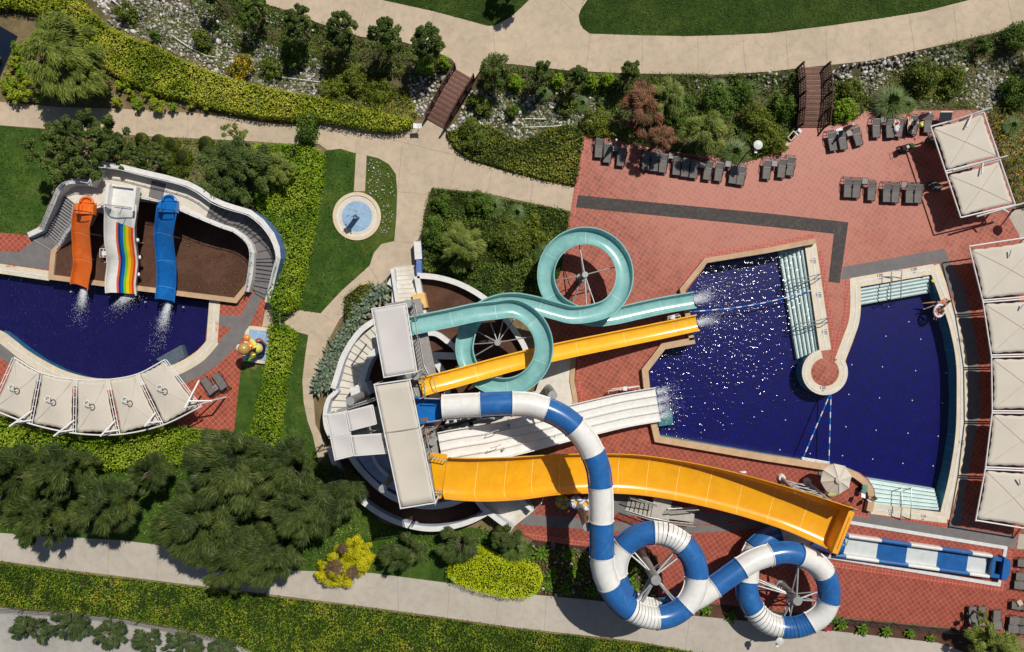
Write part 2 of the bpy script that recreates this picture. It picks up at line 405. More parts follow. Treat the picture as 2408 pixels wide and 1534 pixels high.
# ------------------------------------------------------------------ plan of the setting
WPOOL = [(1664, 619), (1806, 596), (1841, 587), (1893, 579), (1929, 822), (1908, 833)] + \
        [(1940 + 54 * math.cos(R(a)), 875.5 + 54 * math.sin(R(a))) for a in range(214, -30, -14)] + \
        [(1990, 844), (2006, 805), (2019, 765), (2024, 718), (2023, 675), (2189, 645), (2219, 725), (2239, 795), (2251, 865), (2254, 945), (2250, 1023), (2236, 1106), (2211, 1204), (2054, 1190),
         (2058, 1170), (2055, 1150), (2042, 1128), (2022, 1112), (1998, 1103), (1951, 1094), (1806, 1071), (1551, 1026), (1541, 990), (1528, 911), (1524, 872), (1566, 820), (1633, 805), (1622, 731), (1612, 688)]
WKIDS = [(-150, 622), (0, 641), (113, 657), (200, 668), (493, 707), (483, 805), (460, 827), (433, 845), (400, 861), (333, 881), (267, 893), (210, 891), (150, 873), (100, 848), (60, 821), (27, 795), (7, 780), (-150, 762)]
NB = [(520, -90), (560, -30), (602, 3), (669, 23), (745, 53), (849, 87), (952, 100), (1035, 127), (1067, 143), (1072, 166), (1115, 187), (1137, 152), (1204, 152), (1247, 157), (1337, 167), (1457, 173), (1537, 175), (1687, 177), (1806, 170), (1876, 162), (1945, 156), (2039, 145), (2139, 123), (2239, 102), (2373, 70), (2560, 15)]
SB = [(150, -90), (187, 0), (267, 70), (367, 110), (533, 187), (650, 215), (768, 237), (870, 262), (950, 283), (1004, 282), (1046, 304), (1052, 325), (1110, 342), (1204, 338), (1304, 304), (1374, 315), (1430, 325), (1537, 350), (1670, 368), (1754, 381), (1806, 366), (1850, 336), (1879, 302), (1936, 299), (2006, 283), (2033, 262), (2299, 258), (2330, 275), (2420, 300), (2560, 320)]
def resample(pts, n):
    d = [0]
    for i in range(1, len(pts)): d.append(d[-1] + math.dist(pts[i], pts[i - 1]))
    x = np.linspace(0, d[-1], n)
    return np.stack([np.interp(x, d, [p[0] for p in pts]), np.interp(x, d, [p[1] for p in pts])], 1)
# match the banks by plan x so that the loft lines run across the stream
NXS = np.linspace(-60, 2520, 130)
def by_x(pts, xs):
    px = np.maximum.accumulate(np.array([p[0] for p in pts], float) + np.arange(len(pts)) * 1e-3)
    return np.interp(xs, px, [p[1] for p in pts])
_a = resample(NB, 400); _b = resample(SB, 400)
SN = []; SS = []
for i in range(131):
    s = i / 130
    SN.append(_a[int(s * 399)]); SS.append(_b[int(s * 399)])
SN = np.array(SN); SS = np.array(SS)
rng = np.random.default_rng(7)
STT = np.linspace(0, 1, 13)
SGRID = SN[:, None, :] * (1 - STT)[None, :, None] + SS[:, None, :] * STT[None, :, None]
SZ = -.85 * np.sin(np.pi * STT) ** .8
SZ = SZ[None, :] + rng.normal(0, .05, (131, 13)) * (np.sin(np.pi * STT) > .1)[None, :]
SZ = np.where((STT == 0) | (STT == 1), 0.0, SZ)
def sz(x, y):
    d = (SGRID[..., 0] - x) ** 2 + (SGRID[..., 1] - y) ** 2
    return float(SZ.ravel()[int(d.argmin())])
SPOLY = [tuple(p) for p in SN] + [tuple(p) for p in SS[::-1]]

def in_poly(px, py, poly):
    px = np.asarray(px); py = np.asarray(py); r = np.zeros(px.shape, bool); n = len(poly)
    for i in range(n):
        x0, y0 = poly[i - 1]; x1, y1 = poly[i]
        if y0 == y1: continue
        c = ((y0 > py) != (y1 > py)) & (px < (x1 - x0) * (py - y0) / (y1 - y0) + x0)
        r ^= c
    return r

big = 9000
gr = sheet('ground', [(-big, -big), (CX + big, -big), (CX + big, CY + big), (-big, CY + big)], 0, EARTH, [WPOOL, WKIDS, SPOLY])
mb = MB()
vs = [P(SGRID[i, j, 0], SGRID[i, j, 1]) + Vector((0, 0, SZ[i, j])) for i in range(131) for j in range(13)]
mb.add(vs, [(i * 13 + j, (i + 1) * 13 + j, (i + 1) * 13 + j + 1, i * 13 + j + 1) for i in range(130) for j in range(12)])
tag(mb.build('stream_bed', BEDSOIL, world=True, smooth=80), kind='structure')

# ---- paths
TOPPATH = [(60, -420), (430, -100), (500, -60), (560, -24), (602, 3), (669, 23), (745, 53), (849, 87), (952, 100), (1035, 127), (1058, 137), (1067, 145), (1070, 166), (1115, 187), (1128, 167), (1135, 149), (1204, 151), (1247, 156), (1337, 166), (1457, 172), (1537, 174), (1687, 176), (1806, 169), (1876, 161), (1952, 153), (2039, 144), (2139, 122), (2239, 101), (2373, 69), (2800, -60), (2800, -250), (2560, -120), (2279, -20), (2000, 20), (1600, 60), (1420, 50), (1420, -60), (1520, -420), (1250, -420), (1240, -60), (1200, 20), (1050, 10), (900, -40), (600, -420)]
sheet('path_promenade', TOPPATH, .04, CONC, thick=.06)
MIDPATH = [(-150, 230), (0, 240), (133, 252), (300, 257), (467, 267), (602, 286), (719, 301), (759, 290), (835, 300), (912, 316), (975, 303), (1004, 282), (1047, 303), (1049, 323), (1068, 353), (1102, 377), (1204, 408), (1351, 442), (1342, 497), (1204, 468), (1135, 453), (1015, 442), (1007, 467), (997, 500), (990, 565), (979, 623), (925, 631), (913, 657), (882, 675), (845, 705), (799, 750), (768, 807), (750, 865), (735, 915), (742, 1000), (775, 1060), (748, 1090), (735, 1023), (723, 990), (714, 945), (711, 895), (719, 828), (725, 788), (700, 781), (670, 762), (672, 741), (690, 733), (706, 730), (754, 737), (802, 685), (869, 625), (879, 595), (897, 574), (927, 567), (931, 511), (934, 450), (931, 410), (915, 387), (889, 372), (862, 366), (859, 450), (832, 450), (837, 360), (769, 353), (749, 338), (712, 342), (602, 333), (500, 328), (333, 320), (200, 310), (0, 295), (-150, 285)]
sheet('path_gardens', MIDPATH, .04, CONC, thick=.06)
LOWPATH = [(-150, 1240), (0, 1254), (133, 1262), (287, 1271), (373, 1282), (520, 1312), (685, 1342), (875, 1348), (935, 1356), (1035, 1369), (1204, 1395), (1304, 1403), (1404, 1413), (1637, 1449), (1806, 1466), (1939, 1482), (2206, 1512), (2272, 1534), (2330, 1600), (1900, 1640), (1634, 1534), (1504, 1509), (1204, 1475), (1002, 1446), (802, 1419), (602, 1394), (453, 1376), (133, 1337), (0, 1319), (-150, 1300)]
sheet('path_service', LOWPATH, .04, CONC2, thick=.06)
sheet('pavement', [(-150, 1410), (0, 1429), (60, 1437), (170, 1444), (290, 1458), (420, 1482), (560, 1512), (640, 1545), (900, 1640), (900, 1900), (-400, 1900), (-400, 1390)], .02, CONC3)
sheet('path_corner', [(2373, 511), (2386, 490), (2560, 500), (2560, 590), (2408, 590), (2396, 551)], .03, CONC2)
sheet('path_east', [(2396, 1256), (2560, 1262), (2560, 1300), (2391, 1291)], .082, CONC2)
# expansion joints sawn across the paths
JOINT = plain('path_joint', lin(156, 138, 116), rough=.9)
mb = MB()
for a, b in (((1022, 27), (1015, 65)), ((859, 3), (846, 52)), ((1158, 60), (1165, 130)), ((1388, 80), (1379, 160)), ((1511, 84), (1510, 170)), ((1641, 86), (1642, 173)), ((1746, 84), (1754, 172)), ((1848, 74), (1854, 164)), ((1942, 69), (1945, 155)), ((2044, 97), (2049, 139)), ((2138, 35), (2151, 119)), ((2242, 13), (2252, 97)), ((2370, 0), (2384, 64)), ((1320, 0), (1362, 36)),
             ((840, 330), (838, 362)), ((915, 327), (1090, 370)), ((1072, 370), (1058, 450)), ((1156, 405), (1146, 453)), ((945, 345), (936, 450)), ((935, 451), (1006, 458)), ((1253, 429), (1246, 478)), ((927, 568), (978, 572)), ((868, 627), (893, 665)), ((760, 740), (790, 760)), ((720, 835), (748, 840)), ((717, 960), (736, 962)), ((323, 260), (322, 317)), ((442, 267), (441, 326)),
             ((257, 1270), (253, 1350)), ((371, 1283), (369, 1362)), ((935, 1357), (937, 1435)), ((1058, 1373), (1052, 1452)), ((1175, 1392), (1165, 1468)), ((1285, 1403), (1280, 1482)), ((1622, 1448), (1612, 1528))):
    mb.wall([a, b], .8, .045, .041)
tag(mb.build('path_joints', JOINT, world=True), kind='structure')

# ---- lawns
sheet('lawn_corner', [(560, -420), (899, 0), (1022, 27), (1100, 48), (1148, 61), (1163, 60), (1178, 53), (1204, 38), (1232, 12), (1244, 0), (1290, -120), (1290, -420)], .055, LAWN2, thick=.05)
sheet('lawn_promenade', [(1480, -420), (1400, -60), (1381, 0), (1366, 22), (1361, 37), (1363, 52), (1371, 67), (1387, 79), (1504, 83), (1620, 85), (1720, 82), (1806, 78), (1939, 62), (2073, 43), (2173, 27), (2279, 0), (2560, -70), (2800, -150), (2800, -420)], .055, LAWN2, thick=.05)
sheet('lawn_basin', [(769, 354), (800, 350), (837, 361), (832, 450), (800, 470), (786, 500), (790, 540), (812, 562), (840, 567), (868, 560), (905, 520), (925, 470), (934, 452), (932, 511), (927, 567), (897, 574), (879, 595), (869, 625), (802, 685), (754, 737), (706, 730), (690, 733), (640, 720), (660, 560), (700, 400)], .05, LAWN, thick=.04)
sheet('lawn_flowers', [(863, 367), (889, 373), (915, 388), (931, 411), (934, 451), (931, 511), (925, 560), (885, 575), (862, 600), (845, 575), (868, 560), (888, 540), (896, 511), (890, 485), (872, 463), (858, 455)], .056, LAWN3, thick=.04)
sheet('lawn_strip', [(700, 783), (724, 789), (718, 828), (710, 895), (713, 945), (722, 990), (735, 1023), (748, 1080), (720, 1120), (600, 1120), (540, 1020), (552, 870), (570, 860), (600, 870), (650, 800)], .05, LAWN, thick=.04)
sheet('lawn_west', [(-150, 290), (0, 296), (120, 306), (130, 420), (100, 520), (66, 552), (0, 548), (-150, 540)], .05, LAWN, thick=.04)
sheet('lawn_grove', [(-150, 1000), (0, 1050), (300, 1090), (520, 1050), (745, 1080), (790, 1120), (900, 1230), (1000, 1256), (1110, 1240), (1190, 1260), (1250, 1280), (1270, 1400), (935, 1355), (685, 1341), (373, 1281), (0, 1253), (-150, 1240)], .03, LAWN)

# ---- terracotta decks
DECK = [(1374, 315), (1430, 325), (1537, 350), (1670, 368), (1754, 381), (1806, 366), (1850, 336), (1879, 302), (1936, 299), (2006, 283), (2033, 262), (2299, 259), (2320, 265), (2386, 480), (2373, 511), (2396, 551), (2408, 590), (2560, 600), (2560, 1600), (2408, 1499), (2339, 1489), (2239, 1476), (1949, 1449), (1700, 1421), (1548, 1400), (1546, 1305), (1391, 1286), (1334, 1281), (1251, 1269), (1214, 1239), (1253, 1203), (1290, 1080), (1345, 1000), (1361, 946), (1351, 895), (1356, 842), (1300, 832), (1250, 770), (1300, 680), (1317, 645), (1326, 588), (1337, 535), (1342, 497), (1351, 442)]
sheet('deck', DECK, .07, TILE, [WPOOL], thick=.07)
sheet('deck_lower', [(1214, 1239), (1253, 1203), (1340, 1120), (1500, 1060), (1546, 1045), (1806, 1090), (1940, 1112), (1993, 1120), (2040, 1160), (2044, 1200), (1975, 1225), (1983, 1226), (2366, 1289), (2385, 1293), (2560, 1301), (2560, 1600), (2408, 1499), (2339, 1489), (2239, 1476), (1949, 1449), (1700, 1421), (1548, 1400), (1546, 1305), (1391, 1286), (1334, 1281), (1251, 1269)], .074, TILE3)
KDECK = [(-150, 540), (0, 547), (64, 553), (130, 560), (140, 640), (560, 720), (590, 660), (640, 690), (625, 712), (615, 768), (604, 800), (567, 861), (556, 960), (550, 1016), (433, 1001), (400, 985), (300, 1000), (200, 1000), (100, 980), (-20, 960), (-20, 880), (0, 868), (-150, 790)]
sheet('deck_kids', KDECK, .07, TILE2, [WKIDS], thick=.07)
sheet('path_gate', [(627, 712), (650, 720), (672, 742), (668, 765), (616, 769)], .045, CONC)

# ---- grey rubber walkways and the dark brick band
def strip(name, pts, m, z): return sheet(name, pts, z, m)
strip('walkway_brick', [(1356, 459), (1806, 502), (1995, 523), (1975, 666), (1948, 663), (1961, 550), (1806, 533), (1354, 488)], DARKBRICK, .078)
strip('walkway_north', [(1983, 628), (2221, 585), (2233, 613), (1979, 658)], RUBBER, .078)
strip('walkway_east', [(2209, 618), (2236, 618), (2269, 678), (2293, 788), (2303, 878), (2303, 978), (2294, 1022), (2273, 1139), (2258, 1239), (2234, 1236), (2253, 1156), (2268, 1056), (2273, 928), (2259, 778), (2246, 711)], RUBBER, .079)
strip('walkway_south', [(1960, 1194), (1986, 1197), (2391, 1261), (2388, 1291), (1983, 1224), (1950, 1220)], RUBBER, .081)
strip('walkway_low', [(1222, 1234), (1244, 1209), (1391, 1222), (1537, 1236), (1671, 1236), (1806, 1219), (1960, 1194), (1950, 1222), (1806, 1241), (1671, 1252), (1537, 1256), (1337, 1242)], RUBBER, .083)
strip('walkway_stair', [(1430, 1163), (1470, 1160), (1600, 1200), (1760, 1215), (1700, 1231), (1640, 1234), (1560, 1222), (1430, 1206)], RUBBER, .080)
strip('walkway_kids_west', [(-150, 588), (0, 590), (43, 594), (105, 545), (150, 572), (118, 592), (113, 634), (0, 620), (-150, 605)], RUBBER, .078)
kr = curve2([(620, 690), (600, 735), (580, 781), (533, 838), (483, 878), (437, 901), (380, 930)]); kl = curve2([(593, 690), (567, 741), (517, 801), (467, 848), (413, 880), (370, 900)])
strip('walkway_kids', kr + kl[::-1], RUBBER, .080)
strip('walkway_kids_link', [(516, 740), (563, 743), (551, 772), (514, 766)], RUBBER, .078)
strip('walkway_kids_shade', [(-150, 800), (0, 808), (60, 850), (120, 890), (110, 925), (60, 885), (0, 841), (-150, 830)], RUBBER, .078)
# border rows of tiles beside the copings
BORDER = tiles('terracotta_border', lin(176, 80, 62), lin(160, 70, 56), lin(206, 150, 130), .3, R(8))
mb = MB()
for pts, w in (([(1597, 676), (1656, 603), (1806, 577), (1915, 554)], 9), ([(1929, 590), (1963, 820)], 9), ([(1993, 660), (1990, 740), (1970, 805), (1958, 846)], 10), ([(1380, 318), (1357, 442), (1347, 505), (1332, 540)], 9), ([(1360, 846), (1360, 895), (1371, 944)], 9), ([(1982, 1205), (2044, 1213)], 10), ([(2056, 1207), (2228, 1238)], 9), ([(1945, 1325), (2354, 1388), (2376, 1296)], 12), ([(1216, 1247), (1255, 1262), (1338, 1275), (1391, 1280)], 10)):
    mb.wall(pts, w, .0875 + .0004 * len(mb.v) / 8, .0865)
tag(mb.build('tile_border', BORDER, world=True), kind='structure')

# ------------------------------------------------------------------ pools
def basin_mesh(poly, depth, name, parent, mfloor, mwall):
    pts = [P(x, y) for x, y in poly]; n = len(pts); mb = MB()
    hi = [Vector((p.x, p.y, .07)) for p in pts]; lo = [Vector((p.x, p.y, -depth)) for p in pts]
    tris = geometry.tessellate_polygon([lo]); mb.add(lo, tris, 0)
    mb.add(hi + lo, [(i, (i + 1) % n, n + (i + 1) % n, n + i) for i in range(n)], 1)
    return mb.build(name, [mfloor, mwall], parent)
def ribbon(name, pts, w, z0, z1, m, parent, closed=False):
    mb = MB(); mb.wall(pts, w, z1, z0, closed=closed); return mb.build(name, m, parent)
pool = thing('swimming_pool', 'large navy mosaic swimming pool with cream coping and round peninsula', 'swimming pool', P(1880, 900))
basin_mesh(WPOOL, 1.25, 'basin', pool, NAVY, POOLWALL)
NOSE = plain('dark_step_edge', lin(16, 30, 70), rough=.5)
def pool_steps(A0, A1, B0, B1, n, z0, dz, parent, zb=-1.25):
    """treads between the outer line A0-A1 (highest) and the inner line B0-B1"""
    L = lambda a, b, t: (a[0] + (b[0] - a[0]) * t, a[1] + (b[1] - a[1]) * t)
    for k in range(n):
        q = [L(A0, B0, k / n), L(A1, B1, k / n), L(A1, B1, (k + 1) / n), L(A0, B0, (k + 1) / n)]
        w = [P(*p) for p in q]; z = z0 - dz * k; mb = MB(); mb.prism(w, zb, z, 0)
        e = (w[2] - w[3]); d = (w[3] - w[0]).normalized()
        mb.box((w[3] + w[2]) / 2 - d * .05 + Vector((0, 0, z + .004)), (e.length, .036, .012), math.atan2(e.y, e.x), 1)
        mb.build('tread', [TREAD, NOSE], parent)
    w = [P(*A0), P(*A1)]; mb = MB(); e = w[1] - w[0]
    mb.box((w[0] + w[1]) / 2 + Vector((0, 0, -.02)), (e.length, .09, .06), math.atan2(e.y, e.x)); mb.build('step_edge', NOSE, parent)
pool_steps((1893, 580), (1929, 821), (1841, 588), (1885, 846), 6, -.12, .15, pool)
pool_steps((2026, 676), (2187, 647), (2025, 718), (2200, 687), 5, -.1, .13, pool)
pool_steps((2210, 1202), (2055, 1189), (2211, 1155), (2049, 1129), 6, -.1, .13, pool)
ribbon('coping', [(1905, 570), (1941, 824)], 27, .0, .10, CREAM, pool)
ribbon('coping', ring(1940, 875.5, 43.5, 40, -46, 260), 21, .0, .105, CREAM, pool)
ribbon('coping', curve2([(2011, 655), (2012, 718), (2008, 757), (1996, 792), (1975, 848)]), 25, .0, .10, CREAM, pool)
ribbon('coping', [(2003, 666), (2197, 633)], 24, .0, .106, CREAM, pool)
ribbon('coping', curve2([(2196, 625), (2226, 706), (2247, 773), (2261, 848), (2263, 928), (2260, 1023), (2245, 1120), (2221, 1220)]), 26, .0, .103, CREAM, pool)
ribbon('coping', [(2228, 1219), (2049, 1197)], 24, .0, .107, CREAM, pool)
for pts, w in (([(1909, 590), (1943, 820)], 4), (curve2([(2013, 670), (2014, 718), (2010, 757), (1998, 792), (1980, 836)]), 4), ([(2018, 663), (2190, 634)], 4), (curve2([(2200, 640), (2226, 706), (2247, 773), (2260, 848), (2262, 928), (2259, 1023), (2244, 1120), (2222, 1210)]), 5), ([(2214, 1217), (2060, 1199)], 4), (ring(1940, 875.5, 47, 40, -36, 252), 4)):
    gz = globals().get('gz', .1115) + .002; ribbon('overflow_grate', pts, w, .05, gz, GRATE, pool)
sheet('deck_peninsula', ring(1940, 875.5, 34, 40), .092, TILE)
# depth marks painted on the coping read 120 cm
INK = plain('navy_marking', lin(40, 60, 120), rough=.5)
def text(name, s, loc, size, rz, m, parent, ext=.002):
    cu = bpy.data.curves.new(name, 'FONT'); cu.body = s; cu.size = size; cu.align_x = 'CENTER'; cu.align_y = 'CENTER'; cu.extrude = ext
    o = bpy.data.objects.new(name, cu); COL.objects.link(o)
    bpy.context.view_layer.update()
    me = bpy.data.meshes.new_from_object(o.evaluated_get(bpy.context.evaluated_depsgraph_get())); bpy.data.objects.remove(o)
    me.materials.clear(); me.materials.append(m)
    q = bpy.data.objects.new(name, me); COL.objects.link(q); q.rotation_euler = (0, 0, rz)
    if parent is not None: q.parent = parent; q.location = Vector(loc) - wloc(parent)
    else: q.location = loc
    return q
for dx, dy, a in ((1913, 613, -82), (1926, 693, -82), (1940, 780, -82), (2067, 648, 10), (2147, 634, 10), (2257, 798, -80), (2092, 1202, -8), (2169, 1213, -8), (1933, 912, 0), (2261, 1040, -95)):
    v = P(dx, dy); v.z = .128
    text('depth_mark', '120', v, .34, R(a), INK, pool); 
    d = Vector((math.sin(R(a)), -math.cos(R(a)), 0)) * .25; text('depth_mark', 'cm', v + d, .2, R(a), INK, pool)
# raised tan stone walls round the plunge side
ribbon('parapet', [(1918, 567), (1806, 589), (1660, 613), (1605, 681), (1616, 731), (1627, 800)], 12, .0, .55, TAN, pool)
ribbon('parapet', [(1634, 801), (1560, 815), (1517, 871), (1521, 911), (1535, 985), (1546, 1033), (1806, 1078), (1949, 1100), (1993, 1109), (2013, 1118), (2033, 1133), (2047, 1153), (2051, 1173), (2045, 1203)], 15, .0, .55, TAN, pool)
LAMPGLOW = plain('pool_lamp_glass', lin(230, 240, 240), rough=.2)
for dx, dy in [(2089, 721), (2173, 727), (2137, 757), (2083, 791), (2165, 798), (2003, 858), (2075, 863), (2153, 872), (2225, 877), (1996, 928), (2068, 936), (2145, 942), (2216, 948), (1989, 1004), (2060, 1012), (2135, 1019), (2206, 1026), (1981, 1072), (2052, 1080), (2123, 1090), (2194, 1096), (1905, 1067), (1847, 988), (1834, 1058), (1785, 909), (1766, 838), (1700, 1000), (1742, 693), (1723, 831), (1655, 822), (1701, 972), (1773, 981)]:
    v = P(dx, dy, -1.24); mb = MB(); mb.lathe(v, [(0, .03), (.042, .03), (.055, 0)], 12); mb.build('floor_lamp', LAMPGLOW, pool)
# underwater landing pads
PAD = plain('green_underwater_slab', lin(70, 128, 130), lin(50, 104, 112), .5, scale=5)
v = [P(1571, 965), P(1584, 968), P(1586, 1000), P(1552, 1005), P(1552, 988)]
mb = MB(); mb.prism(v, -1.24, -.45); mb.build('landing_slab', PAD, pool)

kp = thing('paddling_pool', 'half round indigo mosaic pool at the foot of three childrens slides', 'swimming pool', P(260, 780))
basin_mesh(WKIDS, .75, 'basin', kp, NAVY2, POOLWALL)
ribbon('coping', [(-150, 612), (0, 632), (116, 649)], 23, .0, .10, CREAM, kp)
ribbon('coping', [(505, 706), (498, 806)], 26, .0, .103, CREAM, kp)
ribbon('coping', curve2([(504, 800), (472, 836), (440, 857), (405, 873), (335, 892), (267, 904), (207, 901), (145, 884), (93, 858), (52, 832), (18, 805), (-5, 790), (-150, 772)]), 27, .0, .10, CREAM, kp)
ribbon('overflow_grate', [(-150, 614), (0, 634), (110, 650)], 4, .05, .112, GRATE, kp)
ribbon('overflow_grate', [(506, 712), (500, 800)], 4, .05, .112, GRATE, kp)
ribbon('overflow_grate', curve2([(500, 806), (470, 838), (440, 857), (405, 873), (335, 892), (267, 904), (207, 901), (145, 884), (93, 858), (52, 832), (18, 805)]), 4, .05, .113, GRATE, kp)
REDINK = plain('red_marking', lin(190, 60, 50), rough=.5)
for dx, dy, a, s in ((28, 626, 188, '35 cm'), (511, 768, -90, '35 cm')):
    v = P(dx, dy); v.z = .116; text('depth_mark', s, v, .32, R(a), REDINK, kp)
for dx, dy in ((173, 687), (262, 699), (347, 711), (436, 723)):
    mb = MB(); mb.lathe(P(dx, dy, -.5), [(0, .42), (.06, .42), (.08, .3)], 10); mb.build('floor_lamp', LAMPGLOW, kp)
PAD2 = plain('grey_underwater_slab', lin(128, 138, 128), lin(92, 104, 100), .6, scale=6)
mb = MB(); mb.prism([P(365, 845), P(424, 812), P(434, 841), P(398, 863)], -.74, -.12); mb.build('entry_slab', PAD2, kp)
tag(sheet('water_kids', WKIDS, -.05, water_mat('kids_pool_water', (.72, .76, .9, 1), [(P(195, 700), 9), (P(385, 770), 9)], 5.0, .03, .042, .2)), kind='structure')
tag(sheet('water', WPOOL, -.05, water_mat('pool_water', (.93, .985, 1, 1), [(P(1640, 680), 13), (P(1650, 780), 13), (P(1560, 960), 8)], 3.3, .022, .135, .1)), kind='structure')

# tan walled planting bed in front of the childrens tower
sheet('soil_kids', [(128, 650), (128, 594), (145, 572), (180, 520), (180, 480), (420, 480), (590, 560), (600, 640), (580, 675), (552, 706)], .4, SOIL)
ow = thing('planter_wall', 'low tan stone wall edging the soil bed beneath the childrens slides', 'wall', P(330, 690))
ribbon('kerb', [(139, 578), (125, 592), (119, 652), (553, 707), (592, 660)], 12, .0, .55, TAN, ow)
# ------------------------------------------------------------------ slides
def D3(pts): return [P(x, y, UZ(u)) for x, y, u in pts]
def uprof(w, hw, fw=None, t=.06, lip=.09, flat=0):
    """closed U-shaped channel section of outside width w"""
    h = w / 2; fw = fw if fw is not None else w * .45
    inn = [(-h, hw), (-h + .03, hw * .55), (-(h + fw / 2) / 2, hw * .16), (-fw / 2, .02), (0, 0), (fw / 2, .02), ((h + fw / 2) / 2, hw * .16), (h - .03, hw * .55), (h, hw)]
    out = [(h + lip, hw), (h + lip, hw - .05), (h + .04, hw - .06), (h, hw * .5), (fw / 2 + .05, -t), (-fw / 2 - .05, -t), (-h, hw * .5), (-h - .04, hw - .06), (-h - lip, hw - .05), (-h - lip, hw)]
    return inn + out
def seams(path, prof_w, hw, every, m, parent, name='joint'):
    acc = 0
    for i in range(1, len(path) - 1):
        acc += (path[i] - path[i - 1]).length
        if acc >= every:
            acc = 0; mb = MB()
            t = (path[i + 1] - path[i - 1]).normalized(); mb.sweep([path[i] - t * .02, path[i] + t * .02], [(a * 1.0, h + .006) for a, h in uprof(prof_w, hw)[:9]] + [(a, h - .01) for a, h in reversed(uprof(prof_w, hw)[:9])])
            mb.build(name, m, parent)
def flange_joints(path, prof, every, m, parent):
    """raised flange collars under the channel where two mouldings bolt together"""
    acc = 0
    for i in range(1, len(path) - 1):
        acc += (path[i] - path[i - 1]).length
        if acc >= every:
            acc = 0; t = (path[i + 1] - path[i - 1]).normalized(); mb = MB()
            n = 9; inn = [(a * 1.02, h - .01) for a, h in prof[:n]]; out = [(a * 1.1, h - .1) for a, h in reversed(prof[:n])]
            mb.sweep([path[i] - t * .03, path[i] + t * .03], inn + out); mb.build('flange', m, parent)
def pole(name, p0, p1, r, m, parent, n=12):
    mb = MB(); mb.cyl(p0, p1, r, n=n); return mb.build(name, m, parent, smooth=True)

SEAMTEAL = plain('pale_teal_joint', lin(178, 214, 208), rough=.4); SEAMYEL = plain('pale_yellow_joint', lin(252, 216, 120), rough=.4); SEAMWHT = plain('grey_joint', lin(190, 188, 182), rough=.5)
SEAMBLU = plain('pale_blue_joint', lin(90, 160, 214), rough=.4)
def flume(name, label, ctrl, w, hw, m, mj, cat='water slide', every=3.1, fw=None, step=.25):
    path, idx = spline(D3(ctrl), step)
    o = thing(name, label, cat, path[0] * 0 + Vector((path[len(path) // 2].x, path[len(path) // 2].y, 0)))
    pr = uprof(w, hw, fw); mb = MB(); mb.sweep(path, pr); mb.build('channel', m, o, smooth=50)
    seams(path, w, hw, every, mj, o); flange_joints(path, pr, every, m, o)
    return o, path

# teal double spiral
tc = []
def arc(cx, cy, r, a0, a1, u0, u1, n):
    return [(cx + r * math.cos(R(a0 + (a1 - a0) * i / n)), cy + r * math.sin(R(a0 + (a1 - a0) * i / n)), u0 + (u1 - u0) * i / n) for i in range(n + 1)]
tc += [(962, 768, .124), (1000, 760, .121), (1060, 748, .117), (1120, 735, .113), (1165, 730, .11)]
tc += arc(1186, 816, 93, -75, 200, .107, .080, 12)
tc += [(1103, 770, .0785), (1128, 735, .0765), (1169, 715, .0745), (1210, 710, .0725), (1254, 717, .0705), (1304, 731, .068), (1350, 741, .0655)]
tc += arc(1375, 648, 92, 80, -212, .064, .042, 13)[1:]
tc += [(1312, 715, .039), (1345, 735, .036), (1395, 748, .031), (1440, 744, .027), (1500, 731, .021), (1560, 718, .016), (1630, 706, .011)]
teal, tpath = flume('spiral_slide', 'teal open spiral slide winding two loops down into the navy pool', tc, 1.22, .52, TEAL, SEAMTEAL)
HUBC = STEEL
def spokes(cx, cy, uhub, r, angs, urim, parent, rbase, pr=.24, top=None, rr=.045, path=None, off=.5, drop=.14):
    """mast with spokes out to the loop it carries"""
    hub = P(cx, cy, UZ(uhub)); mb = MB()
    base = Vector((hub.x, hub.y, .0)); mb.cyl(base, hub, pr, n=16); mb.lathe(base, [(0, .3), (pr + .12, .3), (pr + .2, 0)], 16)
    mb.build('mast', STEEL, parent, smooth=True)
    for a in angs:
        e = P(cx + r * math.cos(R(a)), cy + r * math.sin(R(a)), UZ(urim))
        q = min((p for p in path if p.z < hub.z + .4), key=lambda p: (p.x - e.x) ** 2 + (p.y - e.y) ** 2 - .05 * p.z)
        d = Vector((hub.x - q.x, hub.y - q.y, 0)).normalized(); e = q + d * off - Vector((0, 0, drop))
        pole('spoke', Vector((hub.x, hub.y, min(hub.z - .25, e.z + .5))), e, rr, STEEL, parent)
        pole('brace', Vector((hub.x, hub.y, min(hub.z - 1.3, e.z - .7))), Vector((hub.x, hub.y, 0)).lerp(Vector((e.x, e.y, 0)), .93) + Vector((0, 0, e.z - .05)), rr * .7, STEEL, parent)
spokes(1170, 806, .095, 84, (-112, -72, -42, -8, 150, 178, 205), .09, teal, .3, path=tpath[:len(tpath)//2])
spokes(1376, 646, .058, 82, (-100, -14, 112, 88, 72, 172), .05, teal, .3, path=tpath[len(tpath)//2:])
for x, y, u in ((1500, 731, .02), (1585, 714, .014)):
    v = P(x, y, UZ(u)); pole('mast', (v.x, v.y, 0), v - Vector((0, 0, .06)), .1, STEEL, teal)
mb = MB()
g = [P(979, 742, UZ(.126)), P(985, 792, UZ(.126))]; mb.tube([g[0], g[0] + Vector((0, 0, .9)), g[1] + Vector((0, 0, .9)), g[1]], .035); mb.build('start_bar', STEEL, teal)

